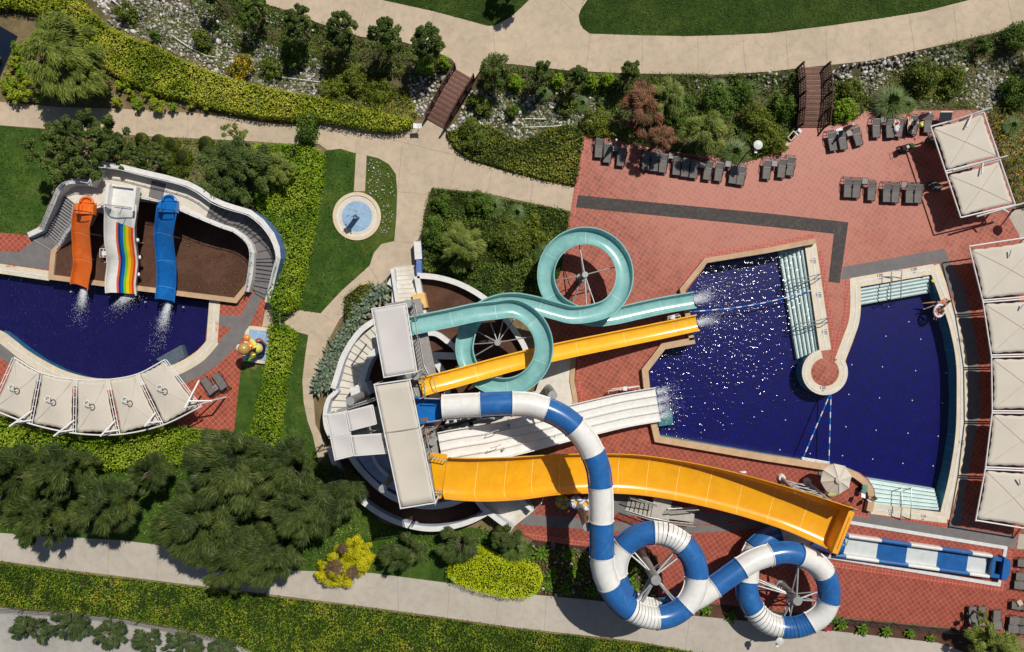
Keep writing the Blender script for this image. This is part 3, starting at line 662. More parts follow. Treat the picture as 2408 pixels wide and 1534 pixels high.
# straight yellow flume
yel, ypath = flume('straight_slide', 'narrow bright yellow straight slide beside the teal spiral', [(988, 911, .124), (1015, 903, .121), (1069, 889, .113), (1204, 852, .085), (1301, 829, .063), (1446, 799, .033), (1550, 778, .018), (1638, 759, .012)], 1.2, .42, YELLOW, SEAMYEL, every=4.2)
for x, y, u in ((1130, 873, .098), (1260, 839, .07), (1370, 815, .047), (1500, 788, .024)):
    v = P(x, y, UZ(u)); pole('mast', (v.x, v.y, 0), v - Vector((0, 0, .06)), .11, STEEL, yel)
mb = MB(); g = [P(1020, 882, UZ(.121)), P(1030, 920, UZ(.121))]; mb.tube([g[0], g[0] + Vector((0, 0, .8)), g[1] + Vector((0, 0, .8)), g[1]], .035); mb.build('start_bar', STEEL, yel)

# white racing slide with parallel lanes
wc = [(1036, 1060, .106), (1075, 1052, .102), (1110, 1046, .092), (1150, 1040, .078), (1234, 1021, .054), (1330, 996, .034), (1400, 979, .024), (1470, 963, .017), (1546, 950, .011)]
path, _ = spline(D3(wc), .3)
race = thing('racing_slide', 'broad white multi lane racing slide running from tower to pool', 'water slide', P(1300, 1000))
hwid = 1.36
pr = []
lanes = 4; lw = 2 * hwid / lanes
pr = [(-hwid - .07, .34), (-hwid, .34)]
for i in range(lanes):
    a = -hwid + i * lw
    pr += [(a + .03, .1), (a + .1, .01), (a + lw / 2, -.01), (a + lw - .1, .01), (a + lw - .03, .1)]
    if i < lanes - 1: pr += [(a + lw - .02, .17), (a + lw + .02, .17)]
pr += [(hwid, .34), (hwid + .07, .34), (hwid + .07, .28), (hwid + .02, -.08), (-hwid - .02, -.08), (-hwid - .07, .28)]
mb = MB(); mb.sweep(path, pr); mb.build('bed', WHITE_FRP, race, smooth=30)
for i in range(1, lanes):
    a = -hwid + i * lw; mb = MB(); mb.sweep([p for p in path], [(a - .025, .168), (a + .025, .168), (a + .025, .18), (a - .025, .18)]); mb.build('lane_divider', SEAMWHT, race)
for x, y, u in ((1190, 1031, .078), (1310, 1001, .042), (1420, 973, .022)):
    v = P(x, y, UZ(u))
    for d in (-.9, .9): pole('mast', (v.x + d * .25, v.y + d, 0), (v.x + d * .25, v.y + d, v.z - .1), .11, STEEL, race)
for x, y in ((1165, 1012), (1168, 1048)):
    g = [P(x - 14, y + 4, UZ(.092)), P(x + 8, y - 3, UZ(.086))]; mb = MB(); mb.tube([g[0], g[0] + Vector((0, 0, .5)), g[1] + Vector((0, 0, .5)), g[1]], .03); mb.build('grab_bar', STEEL, race)

# broad amber slide that swoops down and up to a stop wall
ac = [(1046, 1119, .122, 3.3), (1100, 1122, .111, 3.4), (1150, 1122, .096, 3.48), (1220, 1119, .07, 3.42), (1300, 1112, .041, 3.2), (1400, 1109, .026, 3.1), (1480, 1111, .021, 3.14), (1550, 1119, .022, 3.14), (1650, 1138, .029, 3.14), (1750, 1164, .04, 3.1), (1850, 1196, .053, 3.1), (1920, 1223, .061, 3.25), (1968, 1243, .066, 3.4)]
path, idx = spline(D3([c[:3] for c in ac]), .3)
amber = thing('swoop_slide', 'very wide amber half pipe slide with an end wall', 'water slide', P(1500, 1115))
ws = np.interp(np.arange(len(path)), idx, [c[3] for c in ac])
def wfn(t, prof):
    w = ws[int(round(t * (len(path) - 1)))] * (1 - path[int(round(t * (len(path) - 1)))].z / HC) / .98
    hx = max(0.0, (t - .58) / .42) ** 1.3 * 1.7; north = lambda a, h: a < -.9
    return [(a * w / 2 - (.27 * hx if a < -.9 else 0), h + (hx * min(1, max(0, (h - .02) / .6)) if a < -.9 else 0)) for a, h in prof]
ap = [(-1, .75), (-.985, .5), (-.93, .22), (-.82, .06), (-.6, .0), (0, -.03), (.6, .0), (.82, .06), (.93, .22), (.985, .5), (1, .75), (1.04, .75), (1.04, .69), (1.0, .4), (.85, -.04), (0, -.1), (-.85, -.04), (-1.0, .4), (-1.04, .69), (-1.04, .75)]
mb = MB(); mb.sweep(path, ap, wfn=wfn, mrow=lambda i, j: 1 if j in (0, 1, 8, 9, 10, 19) else 0); mb.build('trough', [AMBER, AMBERLIP], amber, smooth=50)
acc = 0
for i in range(1, len(path) - 2):
    acc += (path[i] - path[i - 1]).length
    if acc > 2.35:
        acc = 0; t = (path[i + 1] - path[i - 1]).normalized(); w = ws[i] * (1 - path[i].z / HC) / .98
        pp = [(a * w / 2, h + .006) for a, h in ap[2:11]]
        mb = MB(); mb.sweep([path[i] - t * .018, path[i] + t * .018], pp + [(a, h - .02) for a, h in reversed(pp)]); mb.build('joint', SEAMYEL, amber)
        mb = MB(); pp = [(a * w / 2 * 1.02, h - .03) for a, h in ap[3:11]]
        mb.sweep([path[i] - t * .03, path[i] + t * .03], pp + [(a * 1.03, h - .1) for a, h in reversed(pp)]); mb.build('flange', AMBER, amber)
e = path[-1]; t = (path[-1] - path[-3]).normalized(); t.z = 0; t.normalize(); sd = t.cross(Vector((0, 0, 1)))
rot = Matrix((t, sd * -1, Vector((0, 0, 1)))).transposed()
mb = MB(); mb.box(e + t * -.3 + sd * -.2 + Vector((0, 0, .6)), (.12, 3.8, 1.4), axis=rot); mb.box(e + t * -.06 + Vector((0, 0, .98)), (.62, 3.5, .1), axis=rot); mb.box(e + t * .06 + Vector((0, 0, 1.06)), (.1, 2.6, .08), axis=rot)
mb.build('end_wall', AMBERLIP, amber)
mb = MB(); q = e + t * .2 - sd * -.4 + Vector((0, 0, .9)); mb.tube([q, q + t * .45, q + t * .45 + sd * .5, q + sd * .5], .04); mb.build('grab_bar', STEEL, amber)
# launch pad
lp = [P(1010, 1064, UZ(.12)), P(1052, 1070, UZ(.12)), P(1042, 1170, UZ(.12)), P(1026, 1176, UZ(.12))]
mb = MB(); mb.prism(lp, UZ(.12) - .15, UZ(.12)); mb.build('launch_pad', AMBER, amber)
for a, b in (((1020, 1073), (1052, 1079)), ((1020, 1152), (1042, 1154))):
    g = [P(*a, UZ(.12)), P(*b, UZ(.12))]; mb = MB(); mb.tube([g[0], g[0] + Vector((0, 0, .8)), g[1] + Vector((0, 0, .8)), g[1]], .04)
    for k in (.25, .5, .75): c = g[0].lerp(g[1], k); mb.tube([c, c + Vector((0, 0, .8))], .025)
    mb.build('guard_rail', STEEL, amber)
for x, y, u in ((1180, 1121, .074), (1320, 1111, .037), (1450, 1110, .02), (1600, 1128, .024), (1740, 1161, .037)):
    v = P(x, y, UZ(u))
    for d in (-1.1, 1.1): pole('mast', (v.x, v.y + d, 0), (v.x, v.y + d, v.z - .02), .12, STEEL, amber)
# raking lattice legs under the raised end
def leg(a, b, ub):
    p0 = P(*a, .1); p1 = P(*b, UZ(ub)); mb = MB(); mb.lathe(p0, [(0, .25), (.28, .25), (.34, 0)], 16); mb.build('leg_footing', WHITE, amber)
    pole('raking_leg', p0 + Vector((0, 0, .2)), p1, .13, STEEL, amber)
    return p0, p1
l1 = leg((1897, 1133), (1953, 1181), .05); l2 = leg((1837, 1123), (1880, 1165), .045); l3 = leg((1800, 1225), (1850, 1222), .045); l4 = leg((1846, 1260), (1892, 1250), .047)
for (a0, a1), (b0, b1) in (((l1[0], l1[1]), (l2[0], l2[1])), ((l2[0], l2[1]), (l3[0], l3[1])), ((l1[0], l1[1]), (l4[0], l4[1]))):
    for k in range(4):
        s0 = .15 + k * .2
        pole('lattice_bar', a0.lerp(a1, s0), b0.lerp(b1, s0 + .18), .05, STEEL, amber); pole('lattice_bar', a0.lerp(a1, s0 + .18), b0.lerp(b1, s0), .05, STEEL, amber)

# blue and white tube slide
TB = [  # plan x, y, height, colour of the section that starts here (None: same section goes on)
 (1040, 958, .130, 'W'), (1085, 955, .1295, None), (1130, 953, .129, 'B'), (1168, 951, .1285, None), (1204, 950, .128, 'W'), (1246, 952, .127, None), (1284, 963, .126, 'B'), (1320, 980, .125, None), (1351, 1004, .124, 'W'),
 (1376, 1033, .123, None), (1394, 1067, .122, 'B'), (1407, 1104, .121, None), (1412, 1144, .12, 'W'), (1414, 1186, .119, None), (1414, 1227, .118, 'B'), (1415, 1267, .117, None), (1416, 1307, .116, 'W'), (1420, 1342, .1145, None), (1433, 1377, .113, 'B'),
 (1453, 1409, .111, None), (1481, 1433, .109, 'RW'), (1513, 1448, .107, None), (1546, 1453, .105, 'B'), (1580, 1446, .103, None), (1611, 1425, .101, 'W'), (1631, 1393, .099, None), (1638, 1357, .097, 'B'), (1630, 1316, .095, None), (1606, 1281, .093, 'RW'), (1574, 1260, .091, None), (1538, 1253, .089, 'B'), (1500, 1261, .087, None), (1468, 1284, .085, 'W'),
 (1451, 1316, .083, None), (1448, 1352, .081, 'B'), (1458, 1386, .079, None), (1482, 1415, .077, 'RW'), (1516, 1430, .075, None), (1552, 1434, .073, 'B'), (1584, 1428, .0715, None), (1618, 1416, .07, 'W'), (1648, 1401, .0685, None), (1680, 1380, .067, 'B'), (1711, 1358, .065, None), (1742, 1336, .063, 'W'), (1774, 1317, .061, None), (1811, 1305, .059, 'B'), (1846, 1300, .0575, None), (1880, 1306, .056, 'W'),
 (1914, 1322, .054, None), (1938, 1348, .052, 'B'), (1949, 1380, .05, None), (1948, 1412, .048, 'W'), (1933, 1443, .046, None), (1904, 1464, .044, 'RB'), (1870, 1475, .042, None), (1836, 1475, .04, 'RW'), (1800, 1461, .038, None), (1773, 1433, .036, 'B'), (1758, 1401, .034, None), (1757, 1366, .032, 'W'), (1762, 1324, .029, None), (1776, 1290, .027, 'B'), (1802, 1268, .025, None), (1830, 1256, .0235, 'W'), (1870, 1254, .022, None), (1896, 1259, .0205, 'B'), (1935, 1270, .0165, None), (1972, 1280, .013, None)]
tube = thing('tube_slide', 'closed blue and white striped tube slide with two big loops', 'water slide', P(1600, 1300))
path, idx = spline(D3([c[:3] for c in TB]), .22)
RT = .84; NT = 22
tp = []
for j in range(NT):
    a = 2 * math.pi * j / NT
    if j in (0, NT // 2):
        s = 1 if j == 0 else -1
        tp += [(s * RT, -.03 * s), (s * (RT + .08), -.02 * s), (s * (RT + .08), .02 * s), (s * RT, .03 * s)]
    else: tp.append((RT * math.cos(a), RT * math.sin(a)))
cuts = [(idx[i], TB[i][3]) for i in range(len(TB)) if TB[i][3]] + [(len(path) - 1, None)]
RUST = plain('weathered_flange', lin(206, 196, 180), rough=.6)
for (i0, c), (i1, _) in zip(cuts[:-1], cuts[1:]):
    seg = path[i0:i1 + 1]; col = WHITE_FRP if 'W' in c else BLUE
    mb = MB()
    if c[0] == 'R':
        # slotted moulding: dark inside of the slots painted as rings on a closed shell
        dense, _ = spline(seg, .03); n = len(dense); per = n / 8.0
        mb.sweep(dense, [(a * .985, h * .985) for a, h in tp], mrow=lambda i, j: 1 if (i % per) < per * .13 else 0)
    else: mb.sweep(seg, tp)
    mb.build('tube_section', [col, GAP], tube, smooth=45)
    for q, qn in ((seg[0], seg[1]), (seg[-1], seg[-2])):
        t = (qn - q).normalized(); mb = MB(); mb.sweep([q + t * .0 - t * .0, q + t * .07], [(a * 1.06, h * 1.06) for a, h in tp]); mb.build('flange', col, tube, smooth=30)
spokes(1543, 1365, .115, 92, (-134, -128, 128, 133, -56, -44, 44, 50, 140), .09, tube, .4, .38, rr=.07, path=path[:idx[38]], off=.85, drop=.1)
spokes(1876, 1414, .06, 84, (-158, -150, -20, 5, 118, 215, -100, 100), .045, tube, .4, .36, rr=.07, path=path[idx[44]:], off=.85, drop=.1)
v = P(1381, 1240, UZ(.112)); pole('mast', (v.x, v.y, 0), v, .33, STEEL, tube, 18)
w = P(1412, 1190, UZ(.112)); pole('brace', v - Vector((0, 0, .4)), w, .14, STEEL, tube); pole('brace', v - Vector((0, 0, 1.6)), w - Vector((0, 0, .3)), .09, STEEL, tube)
v = P(1300, 930, UZ(.115)); pole('mast', (v.x, v.y, 0), v, .34, STEEL, tube, 18); pole('brace', v - Vector((0, 0, .3)), P(1318, 975, UZ(.118)), .1, STEEL, tube); pole('brace', v - Vector((0, 0, .3)), P(1262, 952, UZ(.118)), .1, STEEL, tube)
# open blue starting trough
g = [(978, 934), (1037, 936), (1040, 986), (985, 994)]
mb = MB(); q = [P(x, y, UZ(.118) + .08) for x, y in g]; mb.prism(q, UZ(.118) - .1, UZ(.118) + .08)
for a, b in ((0, 1), (2, 3)):
    d = q[b] - q[a]; mb.box((q[a] + q[b]) / 2 + Vector((0, 0, .35)), (d.length, .1, .75), math.atan2(d.y, d.x))
mb.build('start_trough', SKYBLUE, tube)
for a, b in (((1000, 936), (1034, 937)), ((1005, 991), (1036, 987))):
    h = [P(*a, UZ(.133)), P(*b, UZ(.133))]; mb = MB(); mb.tube([h[0] - Vector((0, 0, .5)), h[0] + Vector((0, 0, .4)), h[1] + Vector((0, 0, .4)), h[1] - Vector((0, 0, .5))], .04); mb.build('guard_rail', STEEL, tube)

# runout lane of the tube slide
LANE = [('B', 1962, 1278, 1986, 1281), ('W', 1986, 1281, 2062, 1291.5), ('B', 2062, 1291.5, 2131, 1301), ('W', 2131, 1301, 2203, 1311), ('B', 2203, 1311, 2274, 1321), ('W', 2274, 1321, 2320, 1327.5)]
run = thing('runout_lane', 'long low blue and white trough of water ending the tube slide', 'slide runout', P(2150, 1304))
lpf = [(-1.0, .3), (-.97, .54), (-.86, .57), (-.74, .53), (-.7, .06), (.7, .06), (.74, .53), (.86, .57), (.97, .54), (1.0, .3), (1.0, 0), (-1.0, 0)]
LW = lpf
for c, x0, y0, x1, y1 in LANE:
    a = P(x0, y0, .08); b = P(x1, y1, .08); mb = MB()
    mb.sweep([a, b], lpf); mb.build('trough_section', WHITE_FRP if c == 'W' else BLUE, run)
a = P(1984, 1281, .08); b = P(2322, 1328, .08); t = (b - a).normalized(); sd = t.cross(Vector((0, 0, 1))); mb = MB()
rot = Matrix((t, sd * -1, Vector((0, 0, 1)))).transposed()
mb.box(b + t * .12 + Vector((0, 0, .3)), (.24, 1.16, .5), axis=rot); mb.box(b + t * .55 + Vector((0, 0, .12)), (.7, 1.3, .2), axis=rot, m=1)
mb.box(b + t * 1.0 + Vector((0, 0, .42)), (.5, 1.75, .7), axis=rot); mb.box(b + t * .5 + sd * .7 + Vector((0, 0, .35)), (1.1, .3, .5), axis=rot); mb.box(b + t * .5 - sd * .7 + Vector((0, 0, .35)), (1.1, .3, .5), axis=rot)
mb.prism([b + t * .8 + sd * .98, b + t * 1.25 + sd * .8, b + t * 1.42 + sd * .4, b + t * 1.42 - sd * .4, b + t * 1.25 - sd * .8, b + t * .8 - sd * .98], .1, .78)
mb.build('overflow_box', [BLUE, GAP], run, smooth=30)
wm = water_mat('lane_water', (.93, .97, 1, 1), [(P(2010, 1285), 6)], 6.0, .008, .02, .15)
mb = MB(); w = .715; mb.add([a + sd * w + Vector((0, 0, .3)), b + sd * w + Vector((0, 0, .3)), b - sd * w + Vector((0, 0, .3)), a - sd * w + Vector((0, 0, .3))], [(0, 1, 2, 3)])
o = mb.build('water_lane', wm, world=True); tag(o, kind='structure')
br = thing('drain_border', 'white mosaic drain border framing the blue and white runout trough', 'drain', P(2150, 1300))
for pts in ([(1975, 1225), (2367, 1289)], [(2366, 1286), (2349, 1378)], [(2352, 1376), (1939, 1308)]):
    mb = MB(); mb.wall(pts, 8, .105 + pts[0][0] * 5e-6 + pts[0][1] * 6e-6, .06); mb.build('border_strip', GRATE, br)

# ------------------------------------------------------------------ childrens slides
def kslide(name, label, ctrl, w, hw, m, mj, fw=None):
    path, _ = spline(D3(ctrl), .2)
    o = thing(name, label, 'water slide', Vector((path[len(path) // 2].x, path[len(path) // 2].y, 0)))
    pr = uprof(w, hw, fw); mb = MB(); mb.sweep(path, pr); mb.build('channel', m, o, smooth=50); seams(path, w, hw, 2.3, mj, o)
    acc = 0
    for i in range(1, len(path) - 1):
        acc += (path[i] - path[i - 1]).length
        if acc > 1.9:
            acc = 0; t = (path[i + 1] - path[i - 1]).normalized(); sdv = t.cross(Vector((0, 0, 1))).normalized()
            mb = MB(); mb.ball(path[i] + sdv * (w / 2 + .12) + Vector((0, 0, hw - .2)), (.1, .14, .1), 8, 6); mb.build('lug', m, o, smooth=True)
    for k in (.3, .62):
        v = path[int(len(path) * k)]
        pole('post', (v.x, v.y, .3), (v.x, v.y, v.z - .05), .09, STEEL, o)
    return o, path
SEAMORG = plain('pale_orange_joint', lin(250, 160, 90), rough=.4)
ks, kpth = kslide('childrens_slide', 'orange childrens slide, nearest the left hand stair', [(204, 492, 0.0624), (201, 506, 0.0610), (198, 525, 0.0552), (198, 552, 0.0450), (200, 589, 0.0320), (201, 625, 0.0218), (196, 652, 0.0146), (193, 673, 0.0095)], 1.42, .4, ORANGE, SEAMORG)
bs, bpth = kslide('childrens_slide', 'blue childrens slide, farthest right of the three on the pool tower', [(399, 488, 0.0624), (397, 502, 0.0610), (394, 525, 0.0552), (392, 552, 0.0450), (394, 590, 0.0320), (397, 625, 0.0233), (397, 664, 0.0146), (393, 706, 0.0095)], 1.46, .4, SKYBLUE, SEAMBLU)
def head(o, cx, cy, m, rz):
    """moulded seat with an arched hood at the top of a slide"""
    z = UZ(.0645); c = P(cx, cy, z); mb = MB()
    rot = Matrix.Rotation(rz, 3, 'Z')
    F = lambda x, y, h: c + rot @ Vector((x, y, h))
    mb.box(F(0, .0, -.05), (1.35, .9, .12), rz)
    for s in (-1, 1): mb.box(F(s * .6, -.1, .16), (.24, .8, .42), rz); mb.box(F(s * .42, .0, .06), (.2, .45, .2), rz)
    arch = [F(.5 * math.cos(R(a)), .42 + .42 * math.sin(R(a)), .12) for a in range(0, 181, 15)]
    mb.tube(arch, .1, 8)
    mb.prism([F(.46 * math.cos(R(a)), .4 + .4 * math.sin(R(a)), 0) for a in range(0, 181, 15)], z - .05, z + .05)
    mb.build('seat', m, o, smooth=30)
    mb = MB(); a = F(-.6, -.3, .35); b = F(.6, -.38, .35); mb.tube([a, F(-.6, -.3, .75), F(.6, -.38, .75), b], .03); mb.build('start_bar', DARKSTEEL, o)
head(ks, 205, 490, ORANGE, R(-4)); head(bs, 399, 486, SKYBLUE, R(-2))
# rainbow slide: striped bed
rp, _ = spline(D3([(291, 478, 0.0624), (291, 500, 0.0595), (290, 528, 0.0508), (290, 560, 0.0407), (293, 590, 0.0320), (296, 612, 0.0247), (294, 640, 0.0175), (291, 665, 0.0131), (292, 690, 0.0095)]), .2)
rb = thing('childrens_slide', 'wide white childrens slide striped like a rainbow, middle of the three', 'water slide', P(292, 585))
W2 = 1.2
edges = [-.44, -.30, -.17, .03, .19, .42, .62, .74]
edges = [-.62, -.45, -.26, -.02, .2, .43, .66, .84]
inn = [(-W2, .5), (-W2 + .04, .26), (-W2 + .2, .08), (-.62, .0)]
mid = [(e, 0.0) for e in edges]
ri = [(.84, .0), (W2 - .16, .08), (W2 - .03, .26), (W2, .5)]
ou = [(W2 + .09, .5), (W2 + .09, .44), (W2 + .02, .4), (W2 - .1, -.06), (-W2 + .1, -.06), (-W2 - .02, .4), (-W2 - .09, .44), (-W2 - .09, .5)]
pr = [(-a, h) for a, h in inn + mid + ri + ou]; n0 = len(inn)
k0 = next(i for i, p in enumerate(rp) if (p - rp[0]).length > 1.5)
mb = MB(); mb.sweep(rp, pr, mrow=lambda i, j: (1 + j - n0) if n0 <= j < n0 + 7 and i > k0 else 0); mb.build('channel', [WHITE_FRP] + STR, rb, smooth=50)
for i in (int(len(rp) * .42), int(len(rp) * .6), int(len(rp) * .8)):
    v = rp[i]
    for s in (-.6, .6): pole('post', (v.x + s, v.y, .3), (v.x + s, v.y, v.z - .05), .08, STEEL, rb)
    mb = MB(); mb.ball(v + Vector((W2 + .12, 0, .3)), (.12, .18, .12), 8, 6); mb.build('lug', WHITE_FRP, rb, smooth=True)
z = UZ(.0625); c = P(293, 467, z); mb = MB(); mb.box(c + Vector((0, .1, -.06)), (2.2, 1.7, .14), R(-7)); 
rot = Matrix.Rotation(R(-7), 3, 'Z')
for s in (-1, 1): mb.box(c + rot @ Vector((s * 1.06, 0, .3)), (.22, 1.9, .6), R(-7))
mb.box(c + rot @ Vector((0, .9, .1)), (2.3, .16, .3), R(-7)); mb.build('seat', WHITE_FRP, rb)
mb = MB(); a = c + rot @ Vector((-1, -.75, .6)); b = c + rot @ Vector((1, -.75, .6)); mb.tube([a - Vector((0, 0, .3)), a + Vector((0, 0, .3)), b + Vector((0, 0, .3)), b - Vector((0, 0, .3))], .035); mb.tube([a.lerp(b, .75) + Vector((0, 0, .3)), a.lerp(b, .55) + rot @ Vector((0, -.6, 0))], .03); mb.build('start_bar', STEEL, rb)

# ------------------------------------------------------------------ childrens tower: raised deck with curved white walls
DP = [((64, 556), (122, 590), 0.15), ((98, 540), (139, 577), 0.18), ((110, 511), (156, 548), 1.20), ((123, 481), (175, 518), 2.03), ((137, 448), (181, 484), 2.85), ((166, 428), (184, 483), 3.00), ((211, 433), (200, 492), 3.00), ((231, 388), (240, 480), 3.00), ((274, 391), (265, 460), 3.00), ((352, 410), (325, 463), 3.00), ((391, 419), (381, 474), 3.00), ((441, 433), (423, 490), 3.00), ((499, 470), (484, 512), 3.00), ((556, 490), (522, 532), 2.40), ((587, 500), (550, 542), 2.25), ((616, 521), (572, 558), 1.80), ((640, 552), (587, 576), 1.50), ((652, 583), (593, 595), 1.42), ((653, 607), (593, 610), 1.35), ((646, 638), (591, 630), 0.90), ((640, 664), (587, 658), 0.52), ((628, 706), (600, 690), 0.15)]
kt = thing('slide_platform', 'white walled raised platform with curved stairs behind the three small slides', 'platform', P(350, 470))
mb = MB(); GREYDECK = plain('grey_step_matting', lin(116, 112, 112), lin(100, 97, 98), .85, fine=50)
DECKW = concrete('cream_deck_floor', lin(228, 220, 206, .92), lin(214, 206, 190, .92), lin(196, 186, 166, .92))
def dpt(i, t):
    k = min(int(i), len(DP) - 2); f = i - k; a = DP[k]; b = DP[k + 1]
    o = (a[0][0] + (b[0][0] - a[0][0]) * f, a[0][1] + (b[0][1] - a[0][1]) * f); n = (a[1][0] + (b[1][0] - a[1][0]) * f, a[1][1] + (b[1][1] - a[1][1]) * f)
    return (o[0] + (n[0] - o[0]) * t, o[1] + (n[1] - o[1]) * t), a[2] + (b[2] - a[2]) * f
STEPS = []
i = 0.0
while i < len(DP) - 1.001:
    a = DP[int(i)]; b = DP[int(i) + 1]; fl = abs(a[2] - b[2]) < .03
    st = 1.0 if fl else max(.2, .14 / abs(a[2] - b[2])) if abs(a[2] - b[2]) > .14 else 1.0
    j = min(int(i) + 1, i + st)
    if j > int(i) + .85: j = int(i) + 1
    STEPS.append((i, j)); i = j
for (i, j) in STEPS:
    zz = (dpt(i, 0)[1] + dpt(j - 1e-6, 0)[1]) / 2
    q = [P(*dpt(i, 0)[0], zz), P(*dpt(i, 1)[0], zz), P(*dpt(j - 1e-6, 1)[0], zz), P(*dpt(j - 1e-6, 0)[0], zz)]
    white = 4 <= i < 12 
    if white and abs(i - 9) < .01:
        pass
    mb.prism(q, 0, zz, 0 if white else 1)
    if not white and zz < 2.98:
        e = q[1] - q[0]; mb.box((q[0] + q[1]) / 2 + Vector((0, 0, .004)), (e.length * .96, .05, .01), math.atan2(e.y, e.x), 2)
mb.build('deck', [DECKW, GREYDECK, plain('step_nosing', lin(176, 172, 168), rough=.7)], kt)
tag(sheet('deck_matting', [(357, 424), (391, 432), (381, 473), (349, 463)], 3.012, GREYDECK, kind=None, parent=kt))
OUTER = [(66, 553, 0.65), (98, 538, 0.78), (110, 509, 1.95), (123, 480, 2.85), (137, 447, 3.64), (150, 432, 3.90), (168, 426, 3.90), (196, 428, 3.90), (211, 431, 3.90), (222, 410, 3.90), (231, 386, 3.90), (274, 390, 3.90), (352, 409, 3.90), (392, 418, 3.90), (441, 432, 3.90), (470, 447, 3.90), (499, 468, 3.90), (525, 480, 3.77), (556, 490, 3.64), (587, 499, 3.38), (616, 521, 3.12), (640, 552, 2.85), (652, 583, 2.73), (654, 607, 2.60), (646, 638, 2.08), (640, 664, 1.69), (628, 711, 1.17)]
INNER1 = [(139, 578, 0.65), (156, 548, 1.56), (177, 518, 2.47), (182, 483, 3.12)]
INNER2 = [(218, 490, 3.06), (240, 484, 3.06), (262, 462, 3.06)]
INNER3 = [(328, 464, 2.99), (378, 474, 2.99)]
INNER4 = [(421, 490, 3.12), (470, 511, 3.06), (523, 533, 2.73), (550, 542, 2.60), (572, 558, 2.34), (587, 576, 2.08), (593, 595, 1.95), (591, 628, 1.43), (587, 658, 1.17), (580, 686, 0.78)]
for L, w in ((OUTER, 12), (INNER1, 9), (INNER2, 8), (INNER3, 5), (INNER4, 11)):
    mb = MB(); mb.wall([(a, b) for a, b, z in L], w, [z for a, b, z in L], [0.0] * len(L), mside=0, mouter=1 if L is OUTER else None); mb.build('parapet', [WHITE, BLUEWALL], kt)
def railing(name, L, hgt, m, parent, r=.03, every=2, bars=True):
    """handrail with posts and a lower rail, following plan points with their own heights"""
    pts = [P(x, y, z) for x, y, z in L]; path = spline(pts, .4)[0]; mb = MB()
    mb.tube([p + Vector((0, 0, hgt)) for p in path], r, 6); mb.tube([p + Vector((0, 0, hgt * .5)) for p in path], r * .8, 6)
    for i in range(0, len(path), every): mb.tube([path[i], path[i] + Vector((0, 0, hgt))], r * .8, 5)
    return mb.build(name, m, parent)
for L in (OUTER[1:9], OUTER[8:11]): railing('railing', [(x + 4, y + 3, z) for x, y, z in L], .45, WHITESTEEL, kt)
railing('railing', [(x - 2, y + 9, z) for x, y, z in OUTER[10:-1]], .3, WHITESTEEL, kt)
for L in (INNER1, INNER4): railing('railing', L, .55, WHITESTEEL, kt)
railing('railing', INNER2, .5, WHITESTEEL, kt, bars=True); railing('railing', INNER3, .5, WHITESTEEL, kt)

# ------------------------------------------------------------------ main slide tower
tw = thing('slide_tower', 'big white slide tower with canvas roofs, ringed planters and ramp stairs', 'slide tower', P(960, 960))
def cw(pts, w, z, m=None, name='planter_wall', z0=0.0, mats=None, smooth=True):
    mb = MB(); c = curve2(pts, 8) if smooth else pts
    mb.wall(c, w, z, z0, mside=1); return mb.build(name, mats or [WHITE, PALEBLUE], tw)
soil_t = sheet('soil_tower', [(985, 650), (1087, 672), (1150, 712), (1215, 785), (1243, 850), (1230, 960), (1180, 1060), (1140, 1200), (1102, 1229), (1052, 1242), (1002, 1246), (935, 1229), (879, 1199), (835, 1162), (809, 1132), (782, 1076), (775, 1026), (800, 960), (870, 800), (960, 760)], .5, SOIL)
cw([(981, 648), (1030, 653), (1087, 671), (1150, 710), (1200, 765), (1237, 825), (1240, 870)], 13, 1.3)
cw([(980, 650), (987, 690), (1000, 757)], 13, 1.3)
cw([(884, 752), (850, 776), (826, 806), (806, 842), (793, 882), (783, 914)], 13, 2.2)
cw([(783, 912), (790, 921), (775, 935), (766, 960), (764, 985), (768, 1008), (778, 1030)], 10, 1.9)
cw([(774, 1056), (785, 1088), (808, 1130), (838, 1166), (880, 1201), (935, 1229), (1002, 1244), (1052, 1241), (1102, 1228), (1149, 1205)], 12, 1.4)
cw([(822, 1070), (842, 1098), (868, 1126), (903, 1157), (950, 1181), (1002, 1191), (1052, 1187), (1095, 1172)], 14, 2.0)
cw([(896, 815), (872, 838), (858, 868), (848, 905)], 14, 2.3)
cw([(848, 903), (858, 932)], 26, 2.6, smooth=False)
cw([(870, 1060), (890, 1098), (925, 1130), (960, 1150)], 8, 2.6)
cw([(985, 785), (1024, 785), (1050, 802), (1072, 822), (1082, 850)], 12, 1.3)
cw([(992, 836), (1074, 838)], 16, 1.2, smooth=False)
cw([(990, 835), (1012, 842), (1032, 862), (1045, 890), (1052, 930)], 14, 1.4)
# pale stone ramp on the west side with steps
def stairway(P0, P1, n, z0, z1, name, flat=0, m=None, mats=None):
    L = [curve2(P0, 6), curve2(P1, 6)]; A = resample(L[0], n + 1); B = resample(L[1], n + 1); mb = MB()
    for k in range(n):
        z = z0 + (z1 - z0) * (k + .5) / n
        mb.prism([P(*A[k], z), P(*B[k], z), P(*B[k + 1], z), P(*A[k + 1], z)], 0.0, z, 0)
        e = P(*B[k], z) - P(*A[k], z); mb.box((P(*A[k], z) + P(*B[k], z)) / 2 + Vector((0, 0, z + .003 - z)), (e.length, .06, .012), math.atan2(e.y, e.x), 1)
    return mb.build(name, [m or STAIRWHITE, plain('worn_step_edge', lin(196, 188, 174), rough=.8)], tw)
stairway([(770, 1010), (770, 975), (778, 940), (796, 905), (808, 862), (826, 822), (850, 792), (886, 762)], [(850, 1000), (850, 975), (843, 940), (842, 905), (850, 872), (866, 845), (890, 822), (920, 810)], 16, .5, 2.0, 'stair')
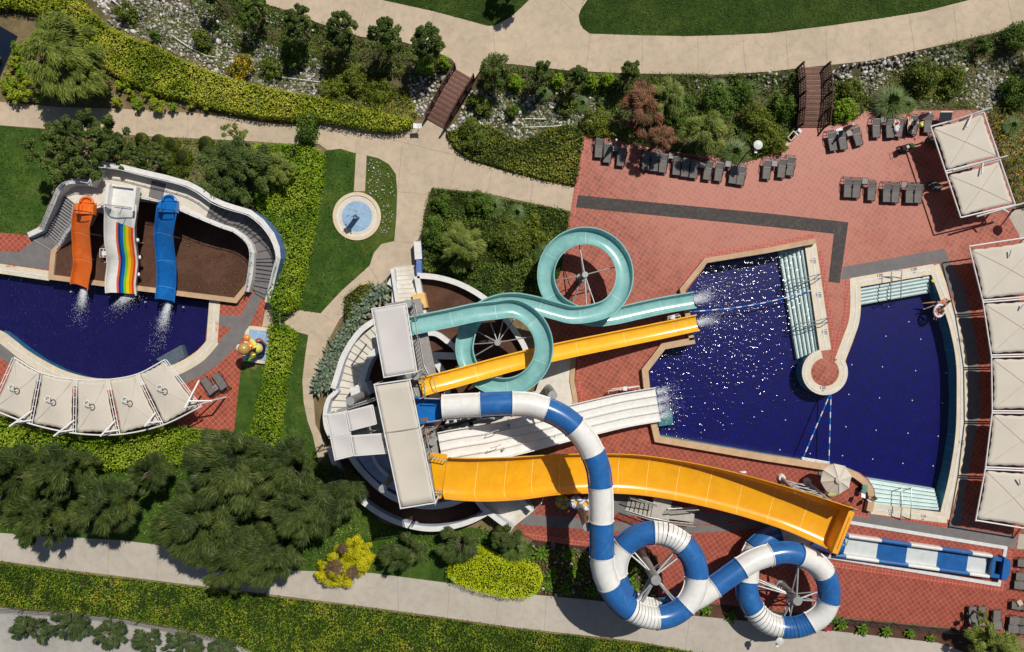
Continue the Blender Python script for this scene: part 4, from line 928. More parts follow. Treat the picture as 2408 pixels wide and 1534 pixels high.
stairway([(925, 629), (930, 660), (936, 700), (938, 722)], [(979, 623), (981, 655), (984, 690), (987, 720)], 9, .15, 1.5, 'stair')
cw([(922, 632), (926, 660), (934, 715)], 8, 1.3, name='stair_wall', smooth=False)
cw([(981, 568), (984, 610)], 17, 1.0, name='stair_wall', smooth=False, mats=[WHITE, BLUEWALL])
cw([(985, 612), (985, 648)], 12, 1.1, name='stair_wall', smooth=False, mats=[BLUEWALL, BLUEWALL])
cw([(914, 660), (928, 670), (930, 715)], 18, .9, name='stair_wall')
# blue shaded steps on the south side, and the stair down to the east deck
BLUESTEP = concrete('pale_blue_steps', lin(170, 184, 206), lin(156, 170, 194), lin(140, 150, 172))
stairway([(840, 1074), (862, 1104), (900, 1138), (950, 1165), (1000, 1178), (1060, 1172)], [(905, 1040), (920, 1060), (945, 1090), (975, 1110), (1010, 1120), (1060, 1120)], 14, 2.6, 1.2, 'stair', m=BLUESTEP)
stairway([(1108, 1150), (1135, 1188), (1205, 1241)], [(1175, 1120), (1215, 1166), (1254, 1203)], 9, 1.3, .2, 'stair')
cw([(1112, 1165), (1135, 1195), (1170, 1222), (1204, 1246)], 12, 1.5, name='stair_wall', smooth=False)
cw([(1200, 1160), (1228, 1180), (1253, 1202)], 9, 1.3, name='stair_wall', smooth=False)
# paved court east of the tower
sheet('pavement_court', [(1283, 850), (1343, 838), (1340, 895), (1350, 950), (1330, 1000), (1240, 1060), (1130, 1080), (1040, 1040), (1050, 960), (1180, 950), (1260, 920)], .6, STAIRWHITE, thick=.6)
cw([(1349, 838), (1345, 895), (1354, 944), (1340, 985)], 11, .7, name='court_kerb', mats=[TAN, TAN], smooth=False)
# steel structure: decks, columns, stairs, railings
ZD = UZ(.118)
GRIP = plain('steel_deck_plate', lin(150, 146, 142), lin(128, 124, 120), .6)
mb = MB()
for q in ([(905, 715), (988, 702), (1026, 880), (935, 900)], [(885, 905), (1000, 880), (1045, 1150), (960, 1190), (930, 1080)], [(790, 990), (890, 955), (920, 1060), (800, 1072)]):
    mb.prism([P(x, y, ZD) for x, y in q], ZD - .16, ZD)
mb.build('upper_deck', GRIP, tw)
for x, y, u, r, ub in ((958, 714, .15, .3, .02), (977, 884, .15, .3, .02), (823, 944, .128, .32, .025), (1016, 1040, .13, .26, .01), (1000, 1150, .118, .3, .0), (900, 1150, .118, .3, .0), (930, 1000, .118, .3, .0), (1048, 1022, .1, .28, .0)):
    v = P(x, y, UZ(u)); pole('column', (v.x, v.y, UZ(ub)), v, r, STEEL, tw, 18)
v = P(993, 710, 0); mb = MB(); mb.box((v.x, v.y, .9), (1.0, 1.25, 1.5), R(12)); mb.build('column_footing', plain('yellow_plinth', lin(232, 190, 118), lin(216, 174, 104), .6), tw)
v = P(858, 923, 0); mb = MB(); mb.box((v.x, v.y, 1.4), (1.0, 1.5, 2.8), R(8)); mb.build('column_footing', WHITE, tw)
def guard(pts, z, name='railing', h=1.0, every=.28, m=STEEL):
    p = [P(x, y, z) for x, y in pts]; mb = MB()
    for a, b in zip(p[:-1], p[1:]):
        mb.tube([a + Vector((0, 0, h)), b + Vector((0, 0, h))], .045, 6); mb.tube([a + Vector((0, 0, .1)), b + Vector((0, 0, .1))], .035, 5)
        n = max(1, int((b - a).length / every))
        for k in range(n + 1): q = a.lerp(b, k / n); mb.tube([q, q + Vector((0, 0, h))], .028, 4)
    return mb.build(name, m, tw)
guard([(955, 722), (976, 716), (982, 745)], ZD); guard([(986, 792), (997, 858), (1008, 880)], ZD); guard([(890, 905), (978, 886), (1000, 884)], ZD); guard([(966, 893), (980, 930)], ZD)
guard([(772, 975), (885, 940)], ZD - .2); guard([(800, 962), (884, 935)], ZD - .6); guard([(838, 1018), (898, 1006)], ZD); guard([(838, 1026), (900, 1016)], ZD - .4)
guard([(1004, 1004), (1012, 1050), (1020, 1068)], ZD); guard([(1002, 1015), (1030, 1000)], ZD); guard([(1022, 1156), (1036, 1158), (1026, 1180)], ZD); guard([(976, 893), (1000, 892), (1004, 930), (990, 935)], ZD)
guard([(984, 745), (990, 742)], ZD)
# steel zigzag stair between the decks
mb = MB()
for k in range(12):
    z = ZD - .25 - k * .35; v = P(1005 + k * 1.0, 1000 + k * 5.0, z); mb.box(v, (.9, .26, .05), R(-12))
for s in (-.5, .5):
    a = P(1005, 1000, ZD); b = P(1016, 1055, ZD - 4); mb.tube([a + Vector((s, 0, .8)), b + Vector((s, 0, .8))], .05); mb.tube([a + Vector((s, 0, 0)), b + Vector((s, 0, 0))], .07)
mb.build('steel_stair', STEEL, tw)
mb = MB(); mb.tube([P(1008, 1004, ZD - .2), P(1012, 1025, ZD - .3), P(1018, 1045, ZD - .4), P(1016, 1062, ZD)], .14, 10); mb.build('water_pipe', plain('silver_pipe', lin(190, 190, 192), rough=.3, metal=.6), tw, smooth=True)
mb = MB(); mb.tube([P(1046, 1004, 4.4), P(1070, 998, 3.6), P(1120, 985, 3.0)], .12, 8); mb.tube([P(1040, 1008, 4.6), P(1018, 1035, 4.6)], .18, 8); mb.build('water_pipe', DARKSTEEL, tw, smooth=True)
v = P(1003, 1012, ZD + .05); mb = MB(); mb.box(v, (.55, 1.9, .08), R(10)); mb.build('landing_board', plain('brown_board', lin(128, 98, 78), lin(110, 84, 66), .8), tw)
# low beams and channels under the tube, seen between slides
mb = MB()
for (a, b) in (((1050, 985), (1130, 975)), ((1072, 940), (1080, 1000)), ((1100, 975), (1110, 1000)), ((1130, 972), (1200, 960)), ((1060, 1005), (1160, 985))):
    p = P(*a, 2.2); q = P(*b, 2.2); mb.box((p + q) / 2, ((q - p).length, .28, .3), math.atan2((q - p).y, (q - p).x))
    for e in (p, q): mb.box((e.x, e.y, 1.1), (.22, .22, 2.2))
mb.build('support_beam', STEEL, tw)
# canvas roofs
def roof(name, corners, u, seam=None, m=CANVAS, sag=.1, parent=None):
    """a stretched canvas on a pipe frame"""
    z = UZ(u); c = [P(x, y, z) for x, y in corners]; r = MB(); nx, ny = 10, 18
    o = None; fr = MB()
    for a, b in zip(c, c[1:] + c[:1]): fr.tube([a, b], .05, 6)
    rootn = fr.build(name, WHITESTEEL, parent)
    vs = []
    for i in range(ny + 1):
        for j in range(nx + 1):
            s = j / nx; t = i / ny; s2 = .02 + .96 * s; t2 = .012 + .976 * t
            p = (c[0] * (1 - s2) + c[1] * s2) * (1 - t2) + (c[3] * (1 - s2) + c[2] * s2) * t2
            scal = .035 * abs(math.sin(t * math.pi * 9)) * (1 if j in (0, nx) else 0)
            p = p + (c[1] - c[0]).normalized() * (scal if j == 0 else -scal)
            p.z += .03 - sag * math.sin(math.pi * s) * math.sin(math.pi * t)
            vs.append(p)
    r.add(vs, [(i * (nx + 1) + j, i * (nx + 1) + j + 1, (i + 1) * (nx + 1) + j + 1, (i + 1) * (nx + 1) + j) for i in range(ny) for j in range(nx)])
    ob = r.build('canvas', m, rootn, smooth=60)
    sol = ob.modifiers.new('thickness', 'SOLIDIFY'); sol.thickness = .02
    if seam:
        for t in seam:
            a = c[0].lerp(c[3], t); b = c[1].lerp(c[2], t); sb = MB(); sb.box((a + b) / 2 + Vector((0, 0, .05 - sag * .2)), ((b - a).length, .07, .02), math.atan2((b - a).y, (b - a).x)); sb.build('seam', plain('roof_seam', lin(150, 144, 136), rough=.8), rootn)
    return rootn
roof('roof', [(874, 727), (955, 714), (980, 875), (903, 888)], .165, m=CANVAS2, parent=tw)
roof('roof', [(880, 905), (963, 893), (1024, 1183), (942, 1196)], .168, seam=(.39,), parent=tw)
roof('roof', [(767, 976), (814, 969), (824, 1019), (777, 1027)], .155, m=CANVAS2, parent=tw)
roof('roof', [(815, 969), (876, 953), (885, 997), (824, 1013)], .157, m=CANVAS2, parent=tw)
roof('roof', [(777, 1028), (824, 1020), (833, 1071), (788, 1082)], .154, m=CANVAS2, parent=tw)
roof('roof', [(825, 1026), (904, 1020), (912, 1066), (833, 1072)], .156, m=CANVAS2, parent=tw)
for x, y, u in ((874, 727, .165), (903, 888, .165), (980, 875, .165), (1024, 1183, .168), (942, 1196, .168), (880, 905, .168), (963, 893, .168), (986, 1012, .168), (905, 1026, .168), (767, 976, .155), (788, 1082, .154), (833, 1071, .154), (777, 1027, .154)):
    v = P(x, y, UZ(u)); pole('roof_post', (v.x, v.y, ZD - .1), v, .06, WHITESTEEL, tw, 8)

# ------------------------------------------------------------------ canvas sun canopies
def canopy_panel(parent, c, peak, scal=.16, m=CANVAS, n=14, ringat=None, rise=.35, vec=None):
    """one stretched panel: scalloped edges, drawn in between its ties"""
    vs = []; z0 = c[0].z
    for i in range(n + 1):
        for j in range(n + 1):
            s = j / n; t = i / n
            s2 = .004 + .992 * s; t2 = .012 + .976 * t
            # sides curve in between the corners
            s3 = s2 + (.5 - s2) * .055 * math.sin(math.pi * t); t3 = t2 + (.5 - t2) * .045 * math.sin(math.pi * s)
            if i in (0, n): t3 += (.012 if i == 0 else -.012) * (1 - abs(math.sin(s * math.pi * 5))) * 2.0
            if j in (0, n): s3 += (.014 if j == 0 else -.014) * (1 - abs(math.sin(t * math.pi * 5))) * 2.0
            p = (c[0] * (1 - s3) + c[1] * s3) * (1 - t3) + (c[3] * (1 - s3) + c[2] * s3) * t3
            d = max(0, 1 - math.hypot((s - .5) * 2, (t - .5) * 2)); p.z += rise * d
            vs.append(p)
    mb = MB(); mb.add(vs, [(i * (n + 1) + j, i * (n + 1) + j + 1, (i + 1) * (n + 1) + j + 1, (i + 1) * (n + 1) + j) for i in range(n) for j in range(n)])
    o = mb.build('canvas_panel', m, parent, smooth=60); md = o.modifiers.new('thickness', 'SOLIDIFY'); md.thickness = .025
    # seams sewn to the middle
    mid = vs[(n // 2) * (n + 1) + n // 2] + Vector((0, 0, .03)); sb = MB()
    for q in (0, n, n * (n + 1), n * (n + 1) + n):
        a = vs[q]; L = []
        for k in range(n + 1):
            i = round((q // (n + 1)) + ((n / 2) - (q // (n + 1))) * k / n); j = round((q % (n + 1)) + ((n / 2) - (q % (n + 1))) * k / n)
            L.append(vs[int(i) * (n + 1) + int(j)] + Vector((0, 0, .025)))
        sb.tube([L[0], L[n // 2], L[-1]], .012, 4)
    sb.build('seam', SEAM, parent)
    if ringat is not None:
        rb_ = MB(); rb_.tube([mid + Vector((.2 * math.cos(R(a)), .24 * math.sin(R(a)), .02)) for a in range(0, 360, 24)], .028, 5, closed=True); rb_.build('peak_ring', DARKSTEEL, parent)
        if ringat:
            w = MB(); q = mid + Vector((-.32, .36, .25)); w.tube([q + Vector((.2 * math.cos(R(a)), .22 * math.sin(R(a)), 0)) for a in range(0, 360, 24)], .035, 5, closed=True); w.tube([q + Vector((0, -.3, 0)), mid], .025, 4); w.build('peak_hoop', WHITESTEEL, parent)
def strut(a, b, parent, name='strut', r=.07): return pole(name, a, b, r, WHITESTEEL, parent, 8)
# curved canopy by the paddling pool
UC = .048; ZC = UZ(UC)
top = [(33, 841), (95, 876), (177, 893), (253, 893), (323, 880), (388, 846)]; bot = [(-22, 962), (72, 997), (175, 1019), (279, 1022), (382, 1000), (472, 957)]
cv = thing('sun_canopy', 'curved five panel cream sun canopy beside the paddling pool', 'canopy', P(220, 950))
for i in range(5):
    a, b, c, d = top[i], top[i + 1], bot[i + 1], bot[i]
    sh = lambda p, q, k: (p[0] + (q[0] - p[0]) * k, p[1] + (q[1] - p[1]) * k)
    canopy_panel(cv, [P(*sh(a, b, .045), ZC), P(*sh(b, a, .045), ZC), P(*sh(c, d, .04), ZC), P(*sh(d, c, .04), ZC)], None, ringat=True, rise=.18)
for L in (top, bot):
    mb = MB(); mb.tube([P(x, y, ZC + .05) for x, y in curve2(L, 10)], .06, 8); mb.build('frame_rail', WHITESTEEL, cv)
for a, b in zip(top, bot):
    for s in (-3, 3):
        mb = MB(); mb.tube([P(a[0] + s, a[1], ZC + .06), P(b[0] + s, b[1], ZC + .06)], .036, 6); mb.build('frame_rail', WHITESTEEL, cv)
    mb = MB()
    for k in range(1, 6):
        q = (a[0] + (b[0] - a[0]) * k / 6, a[1] + (b[1] - a[1]) * k / 6); mb.tube([P(q[0] - 3, q[1], ZC + .06), P(q[0] + 3, q[1], ZC + .06)], .03, 5)
    mb.build('frame_tie', WHITESTEEL, cv)
for (x0, y0), (x1, y1), (x2, y2) in (((22, 1003), (76, 966), (72, 989)), ((126, 1026), (175, 988), (172, 1011)), ((236, 1026), (271, 989), (277, 1012)), ((340, 1003), (366, 970), (378, 992)), ((434, 960), (468, 895), (497, 943))):
    a = P(x0, y0, UZ(.066)); v = P(x2, y2, ZC + .06); w = P(x1, y1, ZC + .1)
    strut(a, w, cv); strut(a + (w - a) * .25, v, cv); strut(Vector((v.x, v.y, 0)), v, cv, 'post', .08); strut(Vector((a.x, a.y, 0)).lerp(Vector((v.x, v.y, 0)), .6), a, cv, 'strut', .05)
def canopy_row(label, quad, u, spars, loc, xs=()):
    cv = thing('sun_canopy', label, 'canopy', loc); z = UZ(u)
    for q in quad: canopy_panel(cv, [P(x, y, z) for x, y in q], None, rise=.06)
    for a, b in spars:
        p = P(*a, z + .07); q = P(*b, z + .07); mb = MB(); mb.tube([p, q], .06, 8); mb.build('frame_rail', WHITESTEEL, cv)
    for a, b, c in xs:
        p = P(*a, z + .12); q = P(*b, z + .16); mb = MB(); mb.tube([p, q], .085, 8); mb.build('spar', STEEL, cv); v = P(*b, z); w = P(*c, z + .25)
        strut(P(*c, z + .3), p.lerp(q, .55), cv); base = p.lerp(q, .7); strut(Vector((base.x, base.y, 0)), base, cv, 'post', .09)
    return cv
ne = canopy_row('two panel cream sun canopy above the lounger terrace', [[(2191, 300), (2311, 267), (2349, 369), (2226, 402)], [(2228, 411), (2353, 378), (2384, 480), (2261, 510)]], .037,
    [((2188, 298), (2313, 264)), ((2224, 403), (2350, 371)), ((2225, 408), (2353, 375)), ((2259, 512), (2387, 482)), ((2188, 298), (2259, 512)), ((2313, 264), (2387, 482))], P(2285, 390),
    (((2230, 288), (2331, 254), (2273, 299)), ((2240, 402), (2369, 367), (2309, 409)), ((2296, 510), (2408, 478), (2372, 500))))
E0 = [(2279, 582), (2311, 709), (2331, 838), (2333, 969), (2317, 1101), (2294, 1226)]; E1 = [(2450, 556), (2470, 696), (2485, 834), (2487, 970), (2472, 1108), (2450, 1252)]
g = lambda p, q, k: (p[0] + (q[0] - p[0]) * k, p[1] + (q[1] - p[1]) * k)
ec = canopy_row('five panel cream sun canopy along the far side of the navy pool', [[g(E0[i], E0[i + 1], .03), g(E1[i], E1[i + 1], .03), g(E1[i + 1], E1[i], .03), g(E0[i + 1], E0[i], .03)] for i in range(5)], .037,
    [(E0[i], E0[i + 1]) for i in range(5)] + [(E1[i], E1[i + 1]) for i in range(5)] + [((a[0], a[1] - 2.5), (b[0], b[1] - 2.5)) for a, b in zip(E0, E1)] + [((a[0], a[1] + 2.5), (b[0], b[1] + 2.5)) for a, b in zip(E0[1:-1], E1[1:-1])], P(2400, 900))
for a in E1: v = P(*a, UZ(.037)); strut(Vector((v.x, v.y, 0)), v, ec, 'post', .06)
for x0, y0, x1, y1 in ((2379, 588, 2374, 604), (2408, 716, 2399, 728), (2398, 1126, 2400, 1140)): strut(P(x0, y0, UZ(.043)), P(x1, y1, UZ(.04)), ec)
# ------------------------------------------------------------------ vegetation
RNG = np.random.default_rng(11)
def nrm(a): return a / np.maximum(np.linalg.norm(a, axis=-1, keepdims=True), 1e-6)
def leaf_quads(p, nrml, L, W, t=None, jit=.5, r=RNG):
    n = len(p); N = nrm(nrml + r.normal(0, jit, (n, 3)))
    if t is None: t = r.normal(0, 1, (n, 3))
    T = nrm(t - N * (t * N).sum(1, keepdims=True)); B = np.cross(N, T)
    l = (L * r.uniform(.65, 1.3, (n, 1))) / 2; w = (W * r.uniform(.7, 1.3, (n, 1))) / 2
    return np.stack([p - T * l, p + B * w, p + T * l, p - B * w], 1)
def lump(x, y, seed=0, k=1.0):
    r = np.random.default_rng(seed + 100); s = 0
    for i in range(7):
        f = k * r.uniform(.5, 2.6); a = r.uniform(0, 6.28); s = s + np.sin((x * math.cos(a) + y * math.sin(a)) * f * 2.2 + r.uniform(0, 6.28)) / 7 * 1.6
    return s
SUNW = np.array([.6, .8])
HEDGE1 = leafmat('yellow_green_hedge_leaf', [lin(74, 96, 16), lin(130, 148, 26), lin(178, 184, 50), lin(210, 202, 88)], amp=2.0)
HEDGE2 = leafmat('bright_hedge_leaf', [lin(64, 98, 14), lin(106, 142, 24), lin(146, 172, 36), lin(180, 194, 62)], amp=2.0)
HEDGE3 = leafmat('olive_hedge_leaf', [lin(52, 66, 16), lin(88, 102, 26), lin(124, 134, 38), lin(166, 158, 62)], amp=2.0)
COVER = leafmat('ground_cover_leaf', [lin(46, 78, 14), lin(84, 118, 22), lin(124, 150, 32), lin(176, 172, 50)], big=.6, amp=2.2)
DEEP = leafmat('deep_green_leaf', [lin(42, 66, 16), lin(70, 98, 28), lin(102, 128, 42), lin(142, 156, 66)], amp=1.9)
BUSH = leafmat('bush_leaf', [lin(56, 72, 18), lin(86, 104, 32), lin(116, 128, 46), lin(152, 150, 72)], amp=1.9)
TREEL = leafmat('tree_leaf', [lin(44, 62, 20), lin(70, 90, 34), lin(98, 114, 48), lin(134, 142, 76)])
CONIF = leafmat('dark_conifer_needle', [lin(30, 44, 16), lin(50, 66, 24), lin(74, 90, 34), lin(116, 116, 58)], .12)
FEATH = leafmat('feathery_needle', [lin(66, 82, 26), lin(98, 114, 42), lin(130, 142, 54), lin(162, 162, 82)], .2)
CEDAR = leafmat('grey_cedar_needle', [lin(34, 48, 24), lin(56, 72, 38), lin(80, 96, 52), lin(110, 118, 72)], .12)
LIME = leafmat('lime_foliage', [lin(176, 204, 12), lin(206, 224, 16), lin(226, 236, 26), lin(236, 238, 90)], .3, big=1.2)
GOLD = leafmat('golden_foliage', [lin(124, 128, 10), lin(180, 178, 14), lin(210, 200, 22), lin(206, 182, 40)], .25, big=.8)
BROTW = leafmat('bare_twig', [lin(62, 44, 32), lin(90, 68, 50), lin(116, 92, 70), lin(132, 112, 90)], 0)
AGAVE = leafmat('agave_blade', [lin(70, 88, 72), lin(98, 114, 94), lin(128, 140, 116), lin(158, 160, 128)], .05, .45)
RUSTY = leafmat('bottlebrush_leaf', [lin(74, 62, 32), lin(108, 82, 50), lin(134, 92, 64), lin(150, 116, 84)], .15)
REDFL = leafmat('red_flower', [lin(150, 30, 26), lin(184, 44, 38), lin(196, 70, 54)], .2)
GRASSY = leafmat('tall_grass_blade', [lin(58, 78, 34), lin(84, 108, 50), lin(112, 132, 64), lin(142, 150, 96)], .25)
BANANA = leafmat('broad_leaf', [lin(62, 96, 20), lin(92, 132, 30), lin(126, 158, 44), lin(160, 172, 84)], .3)
WHITEFL = leafmat('white_flower', [lin(214, 206, 226), lin(236, 232, 240), lin(170, 150, 196)], .2)
YELFL = leafmat('yellow_flower', [lin(220, 160, 10), lin(236, 186, 20), lin(226, 120, 16)], .2)
PINKFL = leafmat('pink_flower', [lin(214, 120, 170), lin(230, 160, 200), lin(200, 90, 150)], .2)
BARK = plain('bark', lin(120, 104, 86), lin(84, 70, 58), .9, scale=4)
TWIG = plain('pale_branch', lin(150, 138, 118), lin(112, 100, 84), .9, scale=4)
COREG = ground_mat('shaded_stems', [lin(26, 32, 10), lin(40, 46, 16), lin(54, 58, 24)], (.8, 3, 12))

def veg(name, label, cat, poly, h, mat, dens=70, leaf=(.2, .1), z0=0.0, kind=None, group=None, amp=.3, seed=0, tilt=.55, core=True, zf=None, edge=True, lk=1.0, flowers=None):
    """a clipped or sprawling mass of leaves over a plan polygon (one plant or one ground cover)"""
    r = np.random.default_rng(seed + len(label or name))
    w = [P(x, y) for x, y in poly]; wx = [(p.x, p.y) for p in w]
    xs = [p[0] for p in wx]; ys = [p[1] for p in wx]
    area = abs(sum(wx[i - 1][0] * wx[i][1] - wx[i][0] * wx[i - 1][1] for i in range(len(wx)))) / 2
    n = int(area * dens); box = (max(xs) - min(xs)) * (max(ys) - min(ys)); m = int(n * box / max(area, .01))
    x = r.uniform(min(xs), max(xs), m); y = r.uniform(min(ys), max(ys), m); k = in_poly(x, y, wx); x = x[k]; y = y[k]
    lu = lump(x, y, seed, lk); lu2 = lump(x, y, seed + 5, 2.6 * lk)
    z = h * (1 + amp * .6 * lu + amp * .4 * lu2) - r.uniform(0, 1, len(x)) ** 2 * min(.35, h * .45)
    base = z0 if zf is None else np.array([zf(CX + a * S, CY - b * S) for a, b in zip(x, y)])
    p = np.stack([x, y, z + base], 1)
    e = .35
    gx = (lump(x + e, y, seed, lk) - lump(x - e, y, seed, lk)) / (2 * e) * h * amp * .6 + (lump(x + e, y, seed + 5, 2.6 * lk) - lump(x - e, y, seed + 5, 2.6 * lk)) / (2 * e) * h * amp * .4
    gy = (lump(x, y + e, seed, lk) - lump(x, y - e, seed, lk)) / (2 * e) * h * amp * .6 + (lump(x, y + e, seed + 5, 2.6 * lk) - lump(x, y - e, seed + 5, 2.6 * lk)) / (2 * e) * h * amp * .4
    N = nrm(np.stack([-gx, -gy, np.ones_like(gx)], 1))
    V = [leaf_quads(p, N, leaf[0], leaf[1], jit=tilt, r=r)]
    if edge and h > .3:
        # leaves down the sides
        for i in range(len(wx)):
            a = np.array(wx[i - 1]); b = np.array(wx[i]); L = np.linalg.norm(b - a); c = int(L * h * dens * .8)
            if c < 1: continue
            t = r.uniform(0, 1, (c, 1)); q = a + (b - a) * t; nn = np.array([(b - a)[1], -(b - a)[0]]) / max(L, 1e-3)
            if in_poly(np.array([(a + b)[0] / 2 + nn[0] * .05]), np.array([(a + b)[1] / 2 + nn[1] * .05]), wx)[0]: nn = -nn
            q = q + nn * r.normal(.02, .1, (c, 1)); zz = r.uniform(.05, 1, c) * h * .95
            bz = z0 if zf is None else np.array([zf(CX + u * S, CY - v * S) for u, v in q])
            V.append(leaf_quads(np.concatenate([q, (zz + bz)[:, None]], 1), np.tile([nn[0], nn[1], .5], (c, 1)), leaf[0], leaf[1], jit=tilt, r=r))
    V = np.concatenate(V); mats = [mat]; mi = None
    if flowers:
        mats = [mat, flowers[0]]; mi = (r.uniform(0, 1, len(V)) < flowers[1]).astype(int)
    c = (min(xs) + max(xs)) / 2, (min(ys) + max(ys)) / 2
    o = quads(name, V, mats, loc=(c[0], c[1], 0), mi=mi)
    tag(o, label, cat, group, kind)
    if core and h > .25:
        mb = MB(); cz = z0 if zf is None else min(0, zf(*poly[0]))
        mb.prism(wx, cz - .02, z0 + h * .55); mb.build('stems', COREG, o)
    return o
def blobs_in(c, rx, ry, rz, n, r0, r1, r, low=-.4):
    out = []
    while len(out) < n:
        q = r.uniform(-1, 1, 3)
        d = np.linalg.norm(q)
        if d > 1 or d < .25 or q[2] < low: continue
        out.append((c[0] + q[0] * rx, c[1] + q[1] * ry, c[2] + q[2] * rz, r.uniform(r0, r1) * min(rx, ry)))
    return np.array(out)
def crown(blobs, n, L, W, r, mode='leaf', wind=(0, 0, 0), jit=.5, c=None, spread=.5):
    a = blobs[:, 3] ** 2; i = r.choice(len(blobs), n, p=a / a.sum())
    d = nrm(r.normal(0, 1, (n, 3))); d[:, 2] = np.where(r.uniform(0, 1, n) < .7, np.abs(d[:, 2]), d[:, 2])
    p = blobs[i, :3] + d * blobs[i, 3:4] * (1 - r.uniform(0, 1, (n, 1)) ** 1.6 * spread) * np.array([1, 1, .8]) + r.normal(0, .16, (n, 3)) * blobs[i, 3:4]
    if mode == 'leaf': return leaf_quads(p, d + np.array([0, 0, .5]), L, W, jit=jit, r=r)
    cc = np.array(c) if c is not None else blobs[:, :3].mean(0)
    out = nrm((p - cc) * np.array([1, 1, .3])); t = nrm(out * .6 + d * .3 + np.array(wind) + r.normal(0, .2, (n, 3)))
    up = np.tile([0, 0, 1.0], (n, 1)) + d * .4
    return leaf_quads(p, up, L, W, t=t, jit=.25, r=r)
def limbs(base, top, tips, r0, mat, parent, r):
    mb = MB(); m = base.lerp(top, .55) + Vector((r.normal(0, .08), r.normal(0, .08), 0))
    mb.tube([base, base.lerp(m, .5), m, top], [r0 * 1.15, r0 * .95, r0 * .7, r0 * .3], 8)
    for q in tips:
        q = Vector(q); s = m.lerp(top, r.uniform(0, .6)); k = s.lerp(q, .55) + Vector((0, 0, r.uniform(0, .25)))
        mb.tube([s, k, q], [r0 * .45, r0 * .25, r0 * .08], 5)
    return mb.build('trunk', mat, parent, smooth=True)
NTREE = 0
def tree(name, label, cat, dx, dy, rD, h, mat, n=4500, L=.2, W=.1, mode='leaf', wind=(0, 0, 0), ry=None, nb=36, br=(.15, .27), bark=BARK, group=None, rz=None, zc=None, z0=0.0, flower=None, spread=.5, tr=.13, low=-.4, jit=.5, sub=None):
    global NTREE; NTREE += 1
    r = np.random.default_rng(500 + NTREE)
    zc = zc or h * .62; c = P(dx, dy, zc + z0); k = (1 - zc / HC) / S
    rx = rD * k; ryw = (ry or rD) * k; rzv = rz or max(.4, h - zc)
    o = thing(name, label, cat, (c.x, c.y, z0), group)
    B = blobs_in((c.x, c.y, c.z), rx * .84, ryw * .84, rzv * .8, nb, br[0], br[1], r, low)
    V = crown(B, n, L, W, r, mode, wind, jit, (c.x, c.y, c.z - rzv * .5), spread)
    mats = [mat]; mi = None
    if flower: mats = [mat, flower[0]]; mi = (r.uniform(0, 1, len(V)) < flower[1]).astype(int)
    quads('crown', V, mats, o, mi=mi)
    limbs(Vector((c.x, c.y, z0 - .05)), Vector((c.x, c.y, c.z + rzv * .3)), [b[:3] for b in B[:9]], tr, bark, o, r)
    return o
def grass_clump(name, label, dx, dy, rD, h, mat, n=420, group=None, z0=0.0, W=.05, cat='ornamental grass', stiff=.55):
    global NTREE; NTREE += 1; r = np.random.default_rng(900 + NTREE); c = P(dx, dy); R0 = rD / S
    a = r.uniform(0, 6.283, n); s = r.uniform(.25, 1, n) ** .7
    dirv = np.stack([np.cos(a), np.sin(a)], 1); V = []
    w = W; px = np.array([c.x, c.y]) + dirv * R0 * .12 * r.uniform(0, 1, (n, 1))
    segs = 3; prev = np.concatenate([px, np.full((n, 1), z0)], 1); side = np.stack([-np.sin(a), np.cos(a), np.zeros(n)], 1)
    for q in range(1, segs + 1):
        f = q / segs; hh = z0 + h * (1.25 - .5 * s) * math.sin(f * 2.0) * (1 if f < .9 else 1.0)
        nx = np.concatenate([px + dirv * (R0 * s * f ** 1.3)[:, None], (np.zeros(n) + hh)[:, None]], 1)
        w0 = w * (1 - (q - 1) / segs * .8); w1 = w * (1 - q / segs * .95)
        V.append(np.stack([prev - side * w0, prev + side * w0, nx + side * w1, nx - side * w1], 1)); prev = nx
    o = quads(name, np.concatenate(V), mat, loc=(c.x, c.y, z0)); return tag(o, label, cat, group)
def rosette(name, label, dx, dy, rD, h, mat, n=26, group=None, z0=0.5, cat='agave', wmax=.13):
    """thick pointed blades round a heart"""
    global NTREE; NTREE += 1; r = np.random.default_rng(1300 + NTREE); mb = MB(); c = P(dx, dy, z0 + .2); R0 = rD / S
    for i in range(n):
        a = i * 2.399 + r.uniform(-.2, .2); f = (i + .5) / n; el = R(75 - 68 * f + r.uniform(-8, 8)); L = R0 * r.uniform(.85, 1.15) * (.75 + .35 * f)
        d = Vector((math.cos(a), math.sin(a), 0)); s = Vector((-d.y, d.x, 0)); pts = []
        for t, w in ((0, .55), (.3, 1), (.65, .72), (1, .03)):
            e = el - t * .5; q = Vector((c.x, c.y, z0 + .12)) + d * (L * t * math.cos(el * .8)) + Vector((0, 0, L * t * math.sin(max(e, -.05)) * .85)); ww = wmax * w
            up = Vector((0, 0, 1)) * .35 * ww
            pts.append((q - s * ww + up, q, q + s * ww + up))
        for k in range(3):
            A, Bq = pts[k], pts[k + 1]; mb.add([A[0], A[1], A[2], Bq[0], Bq[1], Bq[2]], [(0, 1, 4, 3), (1, 2, 5, 4)])
    o = mb.build(name, mat, loc=(c.x, c.y, z0), smooth=60); md = o.modifiers.new('thickness', 'SOLIDIFY'); md.thickness = .025; return tag(o, label, cat, group)
def shrub(label, dx, dy, rD, h, mat, n=None, L=.16, W=.09, group=None, z0=0.0, name='shrub', cat='shrub', ry=None, nb=18, mode='leaf', wind=(0, 0, 0), flower=None, br=(.22, .42), jit=.55):
    k = 1 / S; n = n or int(260 + 1500 * (rD * k) * ((ry or rD) * k))
    return tree(name, label, cat, dx, dy, rD * 1.02, h, mat, n, L, W, mode, wind, ry, nb, br, group=group, rz=h * .62, zc=h * .45, z0=z0, flower=flower, tr=.05, low=-.2, jit=jit)

